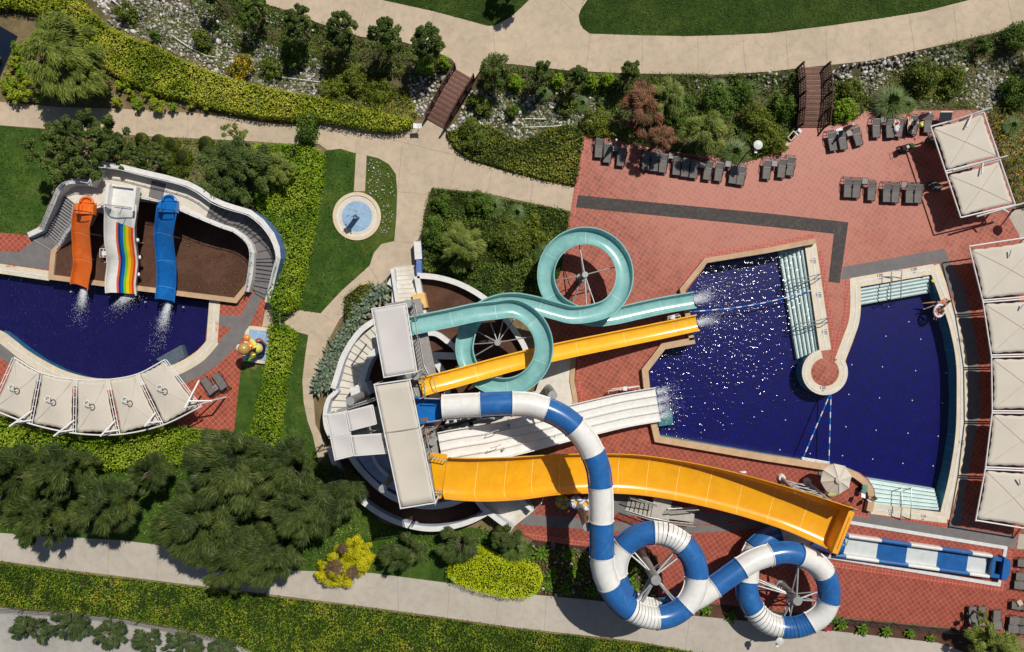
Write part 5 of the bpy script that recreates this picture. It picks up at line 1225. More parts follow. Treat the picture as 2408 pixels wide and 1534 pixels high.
# hedges and ground cover -----------------------------------------------------
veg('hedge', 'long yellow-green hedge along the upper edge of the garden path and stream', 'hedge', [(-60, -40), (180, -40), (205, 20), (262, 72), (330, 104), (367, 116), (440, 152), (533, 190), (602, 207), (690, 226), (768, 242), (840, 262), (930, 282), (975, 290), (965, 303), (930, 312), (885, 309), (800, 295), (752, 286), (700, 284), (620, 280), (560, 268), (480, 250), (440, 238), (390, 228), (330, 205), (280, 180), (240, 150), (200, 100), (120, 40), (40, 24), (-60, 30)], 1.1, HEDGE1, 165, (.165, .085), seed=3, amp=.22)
veg('hedge', 'broad bright green hedge between the white curved wall and the basin lawn', 'hedge', [(612, 350), (700, 350), (745, 360), (764, 366), (760, 430), (750, 480), (745, 515), (738, 560), (730, 600), (722, 640), (714, 678), (702, 722), (684, 735), (660, 728), (645, 712), (642, 690), (655, 660), (668, 610), (664, 570), (648, 535), (622, 500), (610, 440), (590, 400)], 1.5, HEDGE2, 175, (.16, .085), seed=8, amp=.2)
veg('hedge', 'narrow green hedge between the cartoon statue and the lawn strip', 'hedge', [(641, 768), (672, 765), (699, 786), (695, 818), (685, 851), (675, 911), (666, 970), (660, 1024), (650, 1064), (628, 1075), (604, 1060), (600, 1023), (612, 960), (622, 920), (636, 850), (645, 800)], 1.25, HEDGE2, 175, (.16, .085), seed=12, amp=.18)
veg('hedge', 'curved bright hedge behind the five panel canopy', 'hedge', [(-100, 960), (0, 978), (60, 1006), (180, 1024), (280, 1026), (380, 1008), (436, 1007), (540, 1020), (596, 1024), (560, 1045), (500, 1070), (440, 1085), (330, 1097), (230, 1100), (150, 1080), (60, 1066), (-100, 1050)], 1.0, HEDGE2, 170, (.16, .085), seed=15, amp=.2)
veg('ground_cover', 'low mixed green planting strip below the service path', 'ground cover', [(-150, 1308), (0, 1324), (133, 1342), (453, 1381), (602, 1399), (802, 1424), (1002, 1451), (1204, 1480), (1504, 1514), (1640, 1536), (1900, 1600), (1900, 1720), (900, 1720), (640, 1560), (600, 1530), (520, 1498), (420, 1470), (290, 1448), (170, 1434), (60, 1426), (-150, 1402)], .45, COVER, 150, (.17, .075), seed=20, amp=.55, tilt=.75, core=True, kind='stuff', flowers=(PINKFL, .0025))
veg('ground_cover', 'creeping green cover on the bank between the two bridges', 'ground cover', [(1050, 318), (1080, 302), (1150, 296), (1185, 320), (1230, 336), (1290, 306), (1340, 296), (1372, 316), (1362, 380), (1352, 436), (1290, 425), (1204, 404), (1104, 374), (1070, 350)], .5, HEDGE3, 95, (.18, .1), seed=25, amp=.4, kind='stuff')
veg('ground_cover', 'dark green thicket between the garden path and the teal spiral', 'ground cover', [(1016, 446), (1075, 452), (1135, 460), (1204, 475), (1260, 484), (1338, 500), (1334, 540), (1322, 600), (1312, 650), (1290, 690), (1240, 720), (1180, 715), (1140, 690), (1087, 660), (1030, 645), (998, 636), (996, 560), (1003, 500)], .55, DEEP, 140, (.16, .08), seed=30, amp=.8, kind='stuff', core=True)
veg('ground_cover', 'green scrub on the stream bank above the lounger terrace', 'ground cover', [(1380, 300), (1420, 280), (1400, 200), (1480, 185), (1560, 178), (1687, 182), (1806, 176), (1866, 172), (1872, 300), (1846, 334), (1806, 362), (1754, 378), (1670, 364), (1537, 346), (1430, 322)], .6, DEEP, 130, (.16, .08), seed=35, amp=.95, kind='stuff', zf=sz, core=False)
veg('ground_cover', 'leafy green cover on the bank left of the slatted timber bridge', 'ground cover', [(770, 160), (850, 165), (930, 200), (960, 225), (980, 270), (960, 288), (900, 270), (840, 258), (770, 236), (745, 205)], .55, HEDGE3, 95, (.2, .1), seed=38, amp=.5, kind='stuff', zf=sz, core=False)
veg('ground_cover', 'scrubby green bank under the row of small trees', 'ground cover', [(440, -20), (560, -20), (600, 6), (680, 35), (760, 64), (850, 95), (950, 108), (1030, 130), (1062, 150), (1040, 172), (960, 170), (880, 168), (800, 160), (720, 150), (640, 135), (560, 112), (500, 72), (460, 30)], .5, DEEP, 130, (.16, .08), seed=41, amp=.95, kind='stuff', zf=sz, core=False)
veg('ground_cover', 'green verge below the promenade between the bridges', 'ground cover', [(1130, 175), (1204, 160), (1247, 163), (1337, 172), (1457, 180), (1470, 210), (1400, 212), (1300, 208), (1204, 206), (1140, 212)], .5, DEEP, 90, (.18, .09), seed=44, amp=.8, kind='stuff', zf=sz, core=False)
veg('ground_cover', 'olive scrub beside the arched timber bridge', 'ground cover', [(1958, 190), (2010, 196), (2050, 230), (2040, 256), (2010, 278), (1958, 294)], .55, BUSH, 95, (.18, .09), seed=47, amp=.5, kind='stuff', zf=sz, core=False)
veg('ground_cover', 'olive scrub in the middle of the stony stream bed', 'ground cover', [(2120, 165), (2180, 150), (2250, 160), (2290, 180), (2280, 215), (2220, 235), (2150, 225), (2100, 205)], .55, BUSH, 85, (.18, .09), seed=49, amp=.6, kind='stuff', zf=sz, core=False)
veg('ground_cover', 'dry grassy verge under the promenade at the stony end', 'ground cover', [(2180, 118), (2260, 98), (2372, 72), (2440, 60), (2440, 100), (2380, 110), (2300, 128), (2230, 140)], .4, GRASSY, 85, (.3, .05), seed=51, amp=.6, kind='stuff', zf=sz, core=False)
veg('ground_cover', 'low green edge of the lounger terrace', 'ground cover', [(2040, 258), (2120, 250), (2220, 255), (2300, 250), (2296, 240), (2200, 230), (2100, 236), (2050, 240)], .35, GRASSY, 90, (.3, .05), seed=52, amp=.5, kind='stuff', zf=sz, core=False)
veg('flower_meadow', 'green meadow with orange and pink flowers beside the two panel canopy', 'meadow', [(2322, 268), (2420, 290), (2560, 320), (2560, 500), (2400, 488), (2388, 482), (2370, 420), (2350, 360)], .4, BUSH, 90, (.2, .09), seed=55, amp=.6, kind='stuff', core=False, flowers=(YELFL, .10))
veg('flower_bed', 'patch of white and violet flowers on the lawn beside the basin', 'flowers', [(866, 372), (888, 378), (912, 394), (927, 416), (929, 452), (927, 505), (920, 545), (900, 560), (892, 545), (902, 511), (894, 478), (874, 458), (862, 448)], .12, LAWNLEAF if 'LAWNLEAF' in globals() else HEDGE3, 40, (.13, .08), z0=.06, seed=58, amp=.5, kind='stuff', core=False, edge=False, flowers=(WHITEFL, .33))
veg('soil_plants', 'sparse weeds on the dark soil of the childrens slide bed', 'weeds', [(440, 560), (560, 570), (580, 640), (560, 690), (480, 690), (430, 640)], .08, DEEP, 7, (.14, .06), z0=.42, seed=60, amp=.5, kind='stuff', core=False, edge=False)
veg('leaf_litter', 'earthy undergrowth beneath the feathery tree by the blue house', 'undergrowth', [(20, 110), (90, 90), (200, 120), (290, 190), (330, 215), (280, 225), (130, 235), (10, 225)], .15, BUSH, 26, (.16, .08), seed=61, amp=.6, kind='stuff', core=False, edge=False)
veg('ground_cover', 'low green planting around the clipped balls and acacia', 'ground cover', [(130, 320), (333, 326), (500, 333), (602, 340), (640, 352), (610, 420), (625, 500), (560, 480), (470, 435), (380, 405), (290, 385), (230, 372), (160, 430), (120, 440), (118, 360)], .45, DEEP, 80, (.18, .09), seed=63, amp=.5, kind='stuff', core=False)
veg('hedge', 'small clipped box hedge behind the white curved wall', 'hedge', [(374, 398), (440, 394), (446, 412), (380, 414)], .8, HEDGE3, 260, (.09, .06), seed=65, amp=.06)
veg('hedge_arch', 'leafy clipped arch over the garden path gate', 'hedge', [(719, 290), (752, 282), (748, 310), (742, 340), (714, 342), (717, 318)], 2.3, DEEP, 120, (.18, .1), seed=67, amp=.12)
veg('hedge_arch', 'small leafy bush over the gate by the curved walkway', 'hedge', [(648, 722), (670, 730), (672, 752), (652, 758)], 1.3, DEEP, 140, (.16, .09), seed=69, amp=.2)
veg('ground_cover', 'shaded green under the agaves', 'ground cover', [(815, 700), (850, 672), (880, 668), (895, 690), (860, 740), (830, 790), (815, 770)], .55, HEDGE3, 120, (.14, .08), z0=.3, seed=70, amp=.4, kind='stuff')
veg('ground_cover', 'dark groundcover beneath the conifers', 'ground cover', [(-100, 1080), (200, 1110), (500, 1090), (620, 1090), (760, 1100), (830, 1180), (930, 1245), (1100, 1245), (1150, 1225), (1240, 1270), (1250, 1310), (1100, 1290), (930, 1340), (700, 1330), (400, 1260), (300, 1260), (-100, 1240)], .25, DEEP, 30, (.22, .1), seed=71, amp=.6, kind='stuff', core=False, edge=False)
veg('ground_cover', 'thin weeds between the stones above the long hedge', 'weeds', [(250, 20), (330, -10), (440, 20), (480, 80), (560, 120), (650, 150), (745, 190), (740, 214), (620, 196), (530, 168), (430, 118), (330, 82)], .34, DEEP, 58, (.18, .07), seed=81, amp=.8, kind='stuff', zf=sz, core=False, edge=False)
veg('ground_cover', 'thin weeds between the stones from bridge to bridge', 'weeds', [(1085, 225), (1204, 205), (1330, 205), (1420, 210), (1425, 290), (1340, 300), (1230, 320), (1100, 310)], .34, DEEP, 58, (.18, .07), seed=83, amp=.8, kind='stuff', zf=sz, core=False, edge=False)
veg('ground_cover', 'thin weeds among the stones by the canopy', 'weeds', [(1970, 190), (2140, 150), (2300, 130), (2420, 140), (2420, 280), (2330, 270), (2200, 240), (2060, 250)], .34, BUSH, 58, (.18, .07), seed=85, amp=.8, kind='stuff', zf=sz, core=False, edge=False)
GRASSB = leafmat('short_grass_blade', [lin(30, 50, 14), lin(54, 80, 24), lin(82, 108, 38), lin(120, 130, 60)], .2, amp=1.9)
for l, pl in (('short grass of the lawn round the pale blue basin', [(769, 354), (800, 350), (837, 361), (832, 450), (800, 470), (786, 500), (790, 540), (812, 562), (840, 567), (868, 568), (879, 595), (869, 625), (802, 685), (754, 737), (706, 730), (720, 650), (740, 550), (755, 450)]), ('short grass of the long lawn above the promenade', [(1383, -60), (1366, 22), (1363, 52), (1371, 67), (1387, 79), (1504, 83), (1620, 85), (1720, 82), (1806, 78), (1939, 62), (2073, 43), (2173, 27), (2279, 0), (2400, -60)]), ('short grass of the corner lawn', [(830, -40), (899, 0), (1022, 27), (1100, 48), (1148, 61), (1163, 60), (1204, 38), (1232, 12), (1260, -40)]), ('short grass of the lawn at the left edge', [(-80, 294), (0, 297), (120, 306), (130, 420), (100, 520), (66, 552), (0, 546), (-80, 542)]), ('short grass of the narrow lawn strips by the hedge', [(702, 786), (722, 790), (716, 828), (708, 895), (711, 945), (720, 990), (733, 1023), (740, 1070), (660, 1080), (690, 900)])):
    veg('grass', l, 'grass', pl, .07, GRASSB, 42, (.16, .05), z0=.06, seed=90, amp=.4, kind='stuff', core=False, edge=False, tilt=.8)
# bed under the tube slide
veg('ground_cover', 'dark undergrowth in the planting bed below the tube slide', 'undergrowth', [(1256, 1276), (1391, 1294), (1540, 1314), (1545, 1405), (1640, 1432), (1500, 1424), (1404, 1408), (1304, 1400), (1274, 1396)], .3, DEEP, 45, (.22, .1), z0=.05, seed=87, amp=.7, kind='stuff', core=False, edge=False)
sheet('soil_tube_bed', [(1253, 1268), (1391, 1288), (1548, 1308), (1548, 1402), (1700, 1424), (1949, 1452), (2239, 1479), (2339, 1492), (2330, 1530), (2272, 1536), (2206, 1511), (1939, 1481), (1806, 1465), (1637, 1448), (1404, 1412), (1270, 1400)], .05, SOIL)

# agaves ----------------------------------------------------------------------
AG = [(893, 690, 30), (868, 712, 26), (846, 735, 27), (835, 762, 24), (822, 782, 27), (806, 800, 24), (797, 822, 27), (782, 842, 24), (800, 850, 22), (772, 868, 27), (786, 884, 22), (762, 892, 25), (776, 904, 22), (748, 908, 20)]
for i, (x, y, r_) in enumerate(AG): rosette('agave', f'grey-green agave, {ORD[i]} from the top of the curved bed of fourteen', x, y, r_ * 1.35, .9, AGAVE, group='agaves along the tower wall', n=17, wmax=.17)
# trees -------------------------------------------------------------------------
W1 = (-.5, -.35, -.22)
conif = [(27, 1122, 82, 7, 'tall dark feathery conifer at the frame edge left of the hedge'), (150, 1106, 78, 7.5, 'dark feathery conifer just below the curved hedge'), (100, 1215, 84, 6.5, 'dark conifer whose fronds hang over the service path'), (247, 1196, 80, 6.5, 'yellowish dark conifer beside the gap of lawn'), (356, 1112, 52, 6, 'smaller conifer between the hedge and the big conifers'),
         (535, 1115, 118, 8.5, 'largest dark weeping conifer at the end of the curved hedge'), (470, 1230, 112, 8, 'big weeping conifer beside the open lawn gap'), (548, 1318, 88, 7, 'weeping conifer reaching across the service path'), (672, 1098, 84, 7, 'dark conifer next to the lawn strip'), (700, 1205, 105, 7.5, 'broad dark conifer in the middle of the grove'), (640, 1300, 84, 6.5, 'low conifer above the golden dead centred bushes'), (790, 1165, 72, 5, 'small dark conifer under the white planter wall')]
for x, y, r_, h, l in conif:
    big_ = r_ > 70
    tree('conifer', l, 'conifer', x, y - 3, r_ * .94, h, CONIF, int(7000 + r_ * r_ * 1.7), .9, .062, 'strand', W1, nb=70 if big_ else 34, br=(.09, .2), group='dark conifers in the grove', zc=h * .55, tr=.2, spread=.85, low=-.7)
for x, y, r_, l in ((950, 1300, 66, 'soft dark conifer between the golden and lime bushes'), (1075, 1278, 56, 'soft dark shrubby conifer above the lime bush'), (1190, 1262, 40, 'low dark conifer bush at the ramp foot')):
    tree('conifer', l, 'conifer', x, y, r_, 3.4, CONIF, 7600, .55, .05, 'strand', W1, nb=34, br=(.14, .26), group='low conifers under the white planter wall', zc=1.7, ry=r_ * .75)
for x, y, r_, h, l in ((155, 140, 108, 5.5, 'large light green feathery tree beside the blue walled house'), (205, 190, 52, 4, 'small feathery tree hanging over the seedlings')):
    tree('feathery_tree', l, 'tree', x, y, r_, h, FEATH, int(3200 + r_ * r_ * .95), .55, .06, 'strand', (.2, -.4, -.1), nb=60, br=(.1, .22), zc=h * .55, spread=.6)
for x, y, r_, l in ((1654, 318, 62, 'feathery green pine over the loungers'), (1085, 582, 60, 'feathery green pine left of the teal spiral'), (1570, 232, 46, 'feathery bush beside the red bottlebrush tree')):
    tree('pine_tree', l, 'pine', x, y, r_, 4.2, FEATH, 6800, .5, .045, 'strand', (0, -.1, .1), nb=40, br=(.12, .26), bark=TWIG, zc=2.3, spread=.75)
for x, y, r_, ry_, l in ((1512, 258, 50, 82, 'tall reddish bottlebrush tree at the terrace edge'), (1552, 326, 38, 32, 'low reddish bottlebrush bush hanging over the loungers')):
    tree('bottlebrush_tree', l, 'tree', x, y, r_, 4.2, RUSTY, 6400 if r_ > 40 else 3000, .34, .05, 'strand', (0, -.1, .1), ry=ry_, nb=40, br=(.16, .3), bark=TWIG, zc=2.4, flower=(REDFL, .07), spread=.6)
for x, y, r_, l in ((702, 52, 42, 'round leafy tree farthest from the slatted bridge'), (803, 70, 45, 'round leafy tree with a gap to its neighbour'), (905, 84, 43, 'round leafy tree overhanging the promenade edge'), (1002, 100, 46, 'round leafy tree nearest the slatted bridge')):
    tree('leafy_tree', l, 'tree', x, y, r_, 4.6, TREEL, 7200, .19, .1, nb=46, br=(.14, .24), group='row of leafy trees along the promenade', zc=2.9, z0=-.1)
for x, y, r_, l in ((1163, 168, 46, 'dense round tree right beside the slatted bridge'), (1276, 172, 28, 'small round tree, second past the slatted bridge'), (1361, 176, 24, 'smallest round tree on the promenade verge'), (1482, 170, 27, 'ragged little tree above the bottlebrush')):
    tree('leafy_tree', l, 'tree', x, y, r_, 3.4, TREEL, 5200, .16, .09, nb=34, br=(.18, .3), group='small round trees on the promenade verge', zc=2.0)
tree('leafy_tree', 'tree outside the frame shading the corner lawn', 'tree', 1218, -78, 44, 5.5, DEEP, 5000, .2, .1, nb=30)
for x, y, r_, h, l in ((490, -22, 34, 4, 'dark leafy tree at the top of the stream bank'), (600, 12, 34, 3, 'dark bush on the bank beside the promenade'), (585, 42, 30, 2.4, 'dark shaded bush under the promenade')):
    tree('leafy_tree', l, 'tree', x, y, r_, h, DEEP, 3000, .18, .09, nb=12, group='dark bushes on the stream bank')
ac_ = tree('acacia_tree', 'wide open acacia tree spreading across the garden path', 'tree', 185, 345, 150, 6, TREEL, 42000, .17, .1, nb=150, br=(.06, .13), bark=TWIG, zc=4.2, rz=1.8, ry=100, spread=.8, tr=.2, low=-.8)
tree('acacia_tree', 'thin acacia leaning over the clipped balls', 'tree', 340, 368, 66, 4.5, TREEL, 8000, .16, .09, nb=46, br=(.09, .16), bark=TWIG, zc=3.2, rz=1.2, ry=42, spread=.8)
tree('feathery_tree', 'dense green tree spreading over the white curved wall', 'tree', 555, 398, 104, 5, TREEL, 19000, .2, .07, 'strand', (.1, -.2, .05), nb=80, br=(.1, .2), zc=3.0, ry=92)
tree('feathery_tree', 'small olive tree standing in the bright hedge', 'tree', 662, 396, 42, 3.8, FEATH, 5200, .3, .05, 'strand', (0, -.1, .1), nb=34, zc=2.6)
tree('feathery_tree', 'pale green sapling with bare top over the path', 'tree', 550, 318, 34, 4.2, FEATH, 900, .22, .07, 'leaf', nb=14, br=(.14, .24), bark=TWIG, zc=3.0)
tree('pine_tree', 'olive pine at the corner of the lower deck', 'pine', 2330, 1512, 62, 4, FEATH, 6500, .4, .05, 'strand', (0, -.1, .1), nb=40, bark=TWIG, zc=2.2, ry=44)
tree('pine_tree', 'thin pine shoot reaching between the loungers', 'pine', 2312, 1452, 20, 2.4, FEATH, 800, .3, .05, 'strand', (0, 0, .1), nb=6, bark=TWIG, zc=1.6)
tree('pine_tree', 'dark pine bush at the frame corner of the lower deck', 'pine', 2400, 1524, 40, 3, FEATH, 3000, .35, .05, 'strand', (0, -.1, .1), nb=12, bark=TWIG, zc=1.6)
# low conifers on the bottom left pavement
for i, (x, y, r_) in enumerate(((75, 1478, 52), (165, 1472, 46), (255, 1492, 42), (345, 1504, 38), (430, 1516, 50), (525, 1524, 34))):
    tree('cedar_shrub', f'low spreading grey-green cedar, {ORD[i]} from the left on the pavement', 'cedar', x, y, r_ * 1.2, 1.8, CEDAR, 3000, .5, .07, 'strand', (-.3, -.25, 0), nb=40, br=(.1, .2), group='cedars on the pavement', zc=.9, ry=r_ * .8, tr=.08)
# golden bushes with bare hearts, and the lime bush
def dead_heart(o, dx, dy, rD, z):
    r = np.random.default_rng(int(dx)); c = P(dx, dy, z); n = int(22 * rD); a = r.uniform(0, 6.283, n); q = r.uniform(0, 1, n) ** .6 * rD / S
    p = np.stack([c.x + np.cos(a) * q, c.y + np.sin(a) * q, c.z + .1 - q * .25 + r.normal(0, .06, n)], 1)
    t = np.stack([np.cos(a), np.sin(a), r.normal(.1, .3, n)], 1); V = leaf_quads(p, np.tile([0, 0, 1.0], (n, 1)), .42, .035, t=t, jit=.3, r=r); quads('dead_twigs', V, BROTW, o)
for x, y, r_, l, ds in ((838, 1298, 54, 'upper golden bush with a brown dead patch', ((806, 1290, 10),)), (790, 1338, 58, 'lower golden bush with two brown dead hearts', ((786, 1338, 20), (830, 1346, 12)))):
    o = shrub(l, x, y, r_, 1.7, GOLD, 9000, .13, .07, group='golden bushes beside the service path', name='golden_bush', nb=34, br=(.16, .3), ry=r_ * .82)
    for d in ds: dead_heart(o, *d, 1.72)
o = shrub('golden bush curving round the dead hearts', 852, 1330, 30, 1.5, GOLD, 5000, .13, .07, group='golden bushes beside the service path', name='golden_bush', ry=46)
veg('lime_bush', 'big bright lime-yellow clipped bush beside the service path', 'bush', [(1055, 1345), (1058, 1328), (1075, 1312), (1095, 1292), (1120, 1284), (1150, 1290), (1172, 1308), (1200, 1318), (1240, 1318), (1266, 1330), (1272, 1355), (1264, 1378), (1240, 1394), (1200, 1394), (1150, 1386), (1100, 1370)], 1.35, LIME, 330, (.09, .05), seed=75, amp=.34, tilt=.5, lk=.9)
# clipped balls
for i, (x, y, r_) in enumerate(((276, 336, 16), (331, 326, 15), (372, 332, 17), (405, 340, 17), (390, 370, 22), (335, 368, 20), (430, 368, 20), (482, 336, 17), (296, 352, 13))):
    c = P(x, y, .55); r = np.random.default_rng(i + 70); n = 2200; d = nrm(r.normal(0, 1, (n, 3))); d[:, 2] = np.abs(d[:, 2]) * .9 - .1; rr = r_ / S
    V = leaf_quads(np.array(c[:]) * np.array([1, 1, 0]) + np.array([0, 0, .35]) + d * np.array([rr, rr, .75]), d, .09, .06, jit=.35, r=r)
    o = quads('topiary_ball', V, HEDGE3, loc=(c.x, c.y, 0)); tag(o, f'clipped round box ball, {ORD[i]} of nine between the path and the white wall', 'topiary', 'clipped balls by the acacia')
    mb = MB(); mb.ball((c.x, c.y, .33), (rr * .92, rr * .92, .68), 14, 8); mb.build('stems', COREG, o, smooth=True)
# seedlings near the blue house
SEED = [(40, 112, 16), (32, 145, 16), (60, 142, 11), (52, 166, 18), (20, 192, 20), (55, 196, 24), (20, 205, 22), (38, 228, 24), (60, 226, 20), (94, 224, 18), (130, 224, 18), (160, 222, 22), (205, 218, 20), (246, 221, 15), (276, 238, 14), (300, 192, 16), (280, 203, 12), (304, 220, 12), (324, 244, 17), (345, 222, 14), (372, 242, 22), (408, 252, 11), (450, 251, 11), (487, 256, 7)]
for i, (x, y, r_) in enumerate(SEED):
    shrub(f'young yellow-green seedling bush, {ORD[i]} of the row between the blue house and the garden path', x, y, r_, .7 + r_ / 40, HEDGE1 if i % 3 else HEDGE2, 220 + r_ * 22, .17, .08, group='seedling bushes above the garden path', name='seedling_bush', nb=10, br=(.25, .45))
# shrubs along the stream and by the promenade
ST = [(1000, 160, 22, HEDGE2, 'light green bush at the slatted bridge corner'), (1046, 148, 17, HEDGE2, 'bright bush against the promenade kerb'), (1214, 196, 22, HEDGE2, 'light yellow-green bush, first under the small round trees'), (1307, 190, 20, HEDGE2, 'light yellow-green bush between two small round trees'), (1392, 190, 17, HEDGE2, 'light yellow-green bush under the smallest round tree'), (1428, 188, 17, HEDGE2, 'light yellow-green bush near the ragged tree'),
      (1130, 248, 30, BUSH, 'olive bush just past the slatted bridge'), (1118, 318, 40, BUSH, 'olive bush on the bank above the junction of paths'), (1206, 262, 17, DEEP, 'dark bush alone among the stones'), (1335, 250, 26, BUSH, 'dry looking bush in the stream bed'), (1400, 290, 34, HEDGE3, 'yellowish bush beside the terrace corner'), (1600, 262, 40, DEEP, 'dark bush right of the bottlebrush'), (1690, 250, 44, DEEP, 'broad dark bush behind the feathery pine'), (1742, 212, 30, DEEP, 'dark bush under the promenade wall'), (1812, 330, 40, HEDGE3, 'bright bush beside the stone trough'), (1780, 280, 42, HEDGE3, 'green bush below the promenade, near the trough'), (1840, 250, 34, DEEP, 'dark bush against the arched bridge'),
      (1985, 262, 30, HEDGE2, 'bright green bush at the foot of the arched bridge'), (2000, 215, 30, BUSH, 'olive bush beside the arched bridge rail'), (2170, 180, 44, BUSH, 'broad olive bush in the middle of the stones'), (2235, 195, 40, BUSH, 'olive bush toward the two panel canopy'), (2310, 110, 20, DEEP, 'small green bush on the promenade verge'), (2392, 92, 40, DEEP, 'big round dark bush at the promenade edge'), (2395, 222, 46, DEEP, 'big dark bush at the frame edge above the flowers'), (2420, 150, 30, BUSH, 'bush at the frame edge beside the stones'),
      (367, 84, 14, DEEP, 'small dark bush alone on the pale stones'), (565, 158, 34, BUSH, 'bush covered in orange flowers'), (830, 190, 40, HEDGE3, 'broad green bush in the stream bed'), (790, 215, 30, HEDGE3, 'green bush above the long hedge'), (890, 225, 40, HEDGE3, 'green bush nearest the slatted bridge foot'), (300, 30, 26, BUSH, 'weedy bush among the stones at the top'), (470, 95, 26, BUSH, 'weedy bush beside the white pipe'), (640, 165, 30, BUSH, 'low dry bush in the stones'), (690, 130, 40, DEEP, 'dark bush under the leafy trees'), (1030, 545, 40, DEEP, 'dark glossy bush at the top of the white stairs'), (1200, 560, 52, BUSH, 'broad olive bush beside the teal spiral'), (1130, 480, 34, DEEP, 'dark bush at the thicket top'), (1250, 540, 40, HEDGE3, 'yellowish bush left of the teal spiral ring'), (1040, 480, 24, DEEP, 'dark bush at the corner of the thicket')]
for x, y, r_, m, l in ST:
    shrub(l, x, y, r_, .9 + r_ / 45, m, None, .17, .09, group='shrubs on the banks', z0=sz(x, y) if in_poly(np.array([x]), np.array([y]), SPOLY)[0] else 0.0, flower=(YELFL, .28) if 'orange flowers' in l else None, nb=26)
for x, y, r_, h, l in ((2085, 246, 46, 1.3, 'largest fountain grass tuft at the terrace edge'), (1724, 362, 36, 1.0, 'fountain grass beside the white lamp'), (1210, 1284, 34, 1.1, 'fountain grass at the end of the ramp'), (1690, 205, 24, .8, 'small grass tuft under the promenade'), (1765, 212, 24, .8, 'grass tuft on the stones below the promenade'), (1160, 490, 30, .9, 'pale grass tuft in the thicket'), (1215, 505, 26, .8, 'paler grass tuft beside the thicket path'), (1280, 600, 28, .9, 'grass tuft left of the teal ring'), (1280, 215, 20, .6, 'dry grass tuft in the stream bed'), (1370, 240, 22, .6, 'dry grass tuft under the round trees'), (2130, 248, 22, .7, 'grass tuft behind the loungers'), (2370, 300, 24, .7, 'grass tuft beside the canopy corner'), (1760, 310, 24, .8, 'grass tuft beside the feathery pine')):
    grass_clump('grass_tuft', l, x, y, r_, h, GRASSY, 520, 'grass tufts', sz(x, y) if in_poly(np.array([x]), np.array([y]), SPOLY)[0] else 0.0)
# broad-leaved plants in the bed under the tubes
BP = [(1272, 1300, 26), (1340, 1305, 24), (1350, 1345, 28), (1300, 1350, 24), (1390, 1390, 24), (1330, 1385, 26), (1500, 1330, 22), (1490, 1380, 20), (1480, 1355, 20), (1290, 1378, 18), (1660, 1432, 22), (1720, 1450, 20), (1980, 1468, 20), (2030, 1480, 20), (2085, 1485, 18), (2140, 1490, 16), (1962, 1456, 16), (2190, 1502, 12)]
for i, (x, y, r_) in enumerate(BP):
    rosette('broad_leaf_plant', f'broad leaved green plant, {ORD[i]} along the bed below the tube slide', x, y, r_, .7, BANANA, n=13, group='plants in the bed below the tube slide', z0=.1, cat='plant', wmax=.13)

# boulders and stones of the dry stream ------------------------------------------
STONE = None
def stone_mat():
    m, t, _ = nt('river_stone'); co = coord(t); g = t.nodes.new('ShaderNodeNewGeometry'); oi = t.nodes.new('ShaderNodeObjectInfo')
    k = mathn(t, 'FRACT', mathn(t, 'ADD', g.outputs['Random Per Island'], oi.outputs['Random'])); a = noise(t, co, 9, 4, .7)
    col = ramp(t, k, [(0, lin(96, 92, 84)), (.4, lin(148, 144, 136)), (.75, lin(194, 190, 182)), (1, lin(226, 222, 216))])
    col = mixc(t, ramp(t, a, [(.35, .35), (.6, 0.0)]), col, lin(110, 100, 84)); bsdf(t, col, .8, .3, bump=a, bstr=.3, bdist=.02); return m
STONE = stone_mat()
ico = bmesh.new(); bmesh.ops.create_icosphere(ico, subdivisions=2, radius=1); ico.verts.ensure_lookup_table()
IV = np.array([v.co[:] for v in ico.verts]); IF = np.array([[v.index for v in f.verts] for f in ico.faces]); ico.free()
def stone_shape(r):
    s = IV * np.array([1, r.uniform(.65, .95), r.uniform(.5, .75)]); d = nrm(r.normal(0, 1, (4, 3)))
    return s * (1 + sum(.10 * np.clip(IV @ q, 0, 1)[:, None] for q in d) - .12)
rs = np.random.default_rng(77)
ROCKY = [([(187, -40), (470, -40), (500, 30), (560, 62), (640, 100), (760, 140), (770, 160), (745, 205), (770, 236), (700, 222), (602, 203), (533, 187), (440, 140), (380, 112), (320, 84), (262, 60)], 1.0), ([(960, 150), (1068, 165), (1010, 270), (985, 280), (960, 220)], .8), ([(1110, 205), (1204, 210), (1330, 212), (1420, 220), (1425, 270), (1380, 296), (1300, 300), (1204, 335), (1120, 335), (1052, 310), (1085, 250)], 1.0), ([(1958, 160), (2040, 146), (2140, 124), (2240, 106), (2290, 128), (2300, 150), (2180, 145), (2110, 170), (2060, 220), (1960, 190)], 1.1), ([(2250, 150), (2420, 120), (2440, 200), (2360, 225), (2330, 270), (2290, 250), (2270, 215), (2290, 180)], .9), ([(1620, 178), (1862, 172), (1862, 200), (1700, 215), (1620, 200)], .35), ([(2060, 215), (2280, 225), (2290, 250), (2100, 245)], .35), ([(1016, 446), (1338, 500), (1330, 520), (1020, 475)], .22), ([(1253, 1275), (1540, 1310), (1540, 1405), (1270, 1398)], .12), ([(602, 12), (745, 60), (735, 72), (590, 40)], .9)]
rocks = []
for poly, dn in ROCKY:
    a = np.array(poly, float); bx = (a[:, 0].max() - a[:, 0].min()) * (a[:, 1].max() - a[:, 1].min())
    n = int(bx * .046 * dn); x = rs.uniform(a[:, 0].min(), a[:, 0].max(), n); y = rs.uniform(a[:, 1].min(), a[:, 1].max(), n); k = in_poly(x, y, poly)
    lu = lump(x / 28, y / 28, 3, .6); k &= (lu > -.75)
    rocks += [(p, q, float(np.clip(rs.lognormal(-2.32, .36), .04, .26))) for p, q in zip(x[k], y[k])]
rocks.sort(key=lambda q: -q[2])
vis = [q for q in rocks if 0 < q[0] < 2408 and 0 < q[1] < 1534]
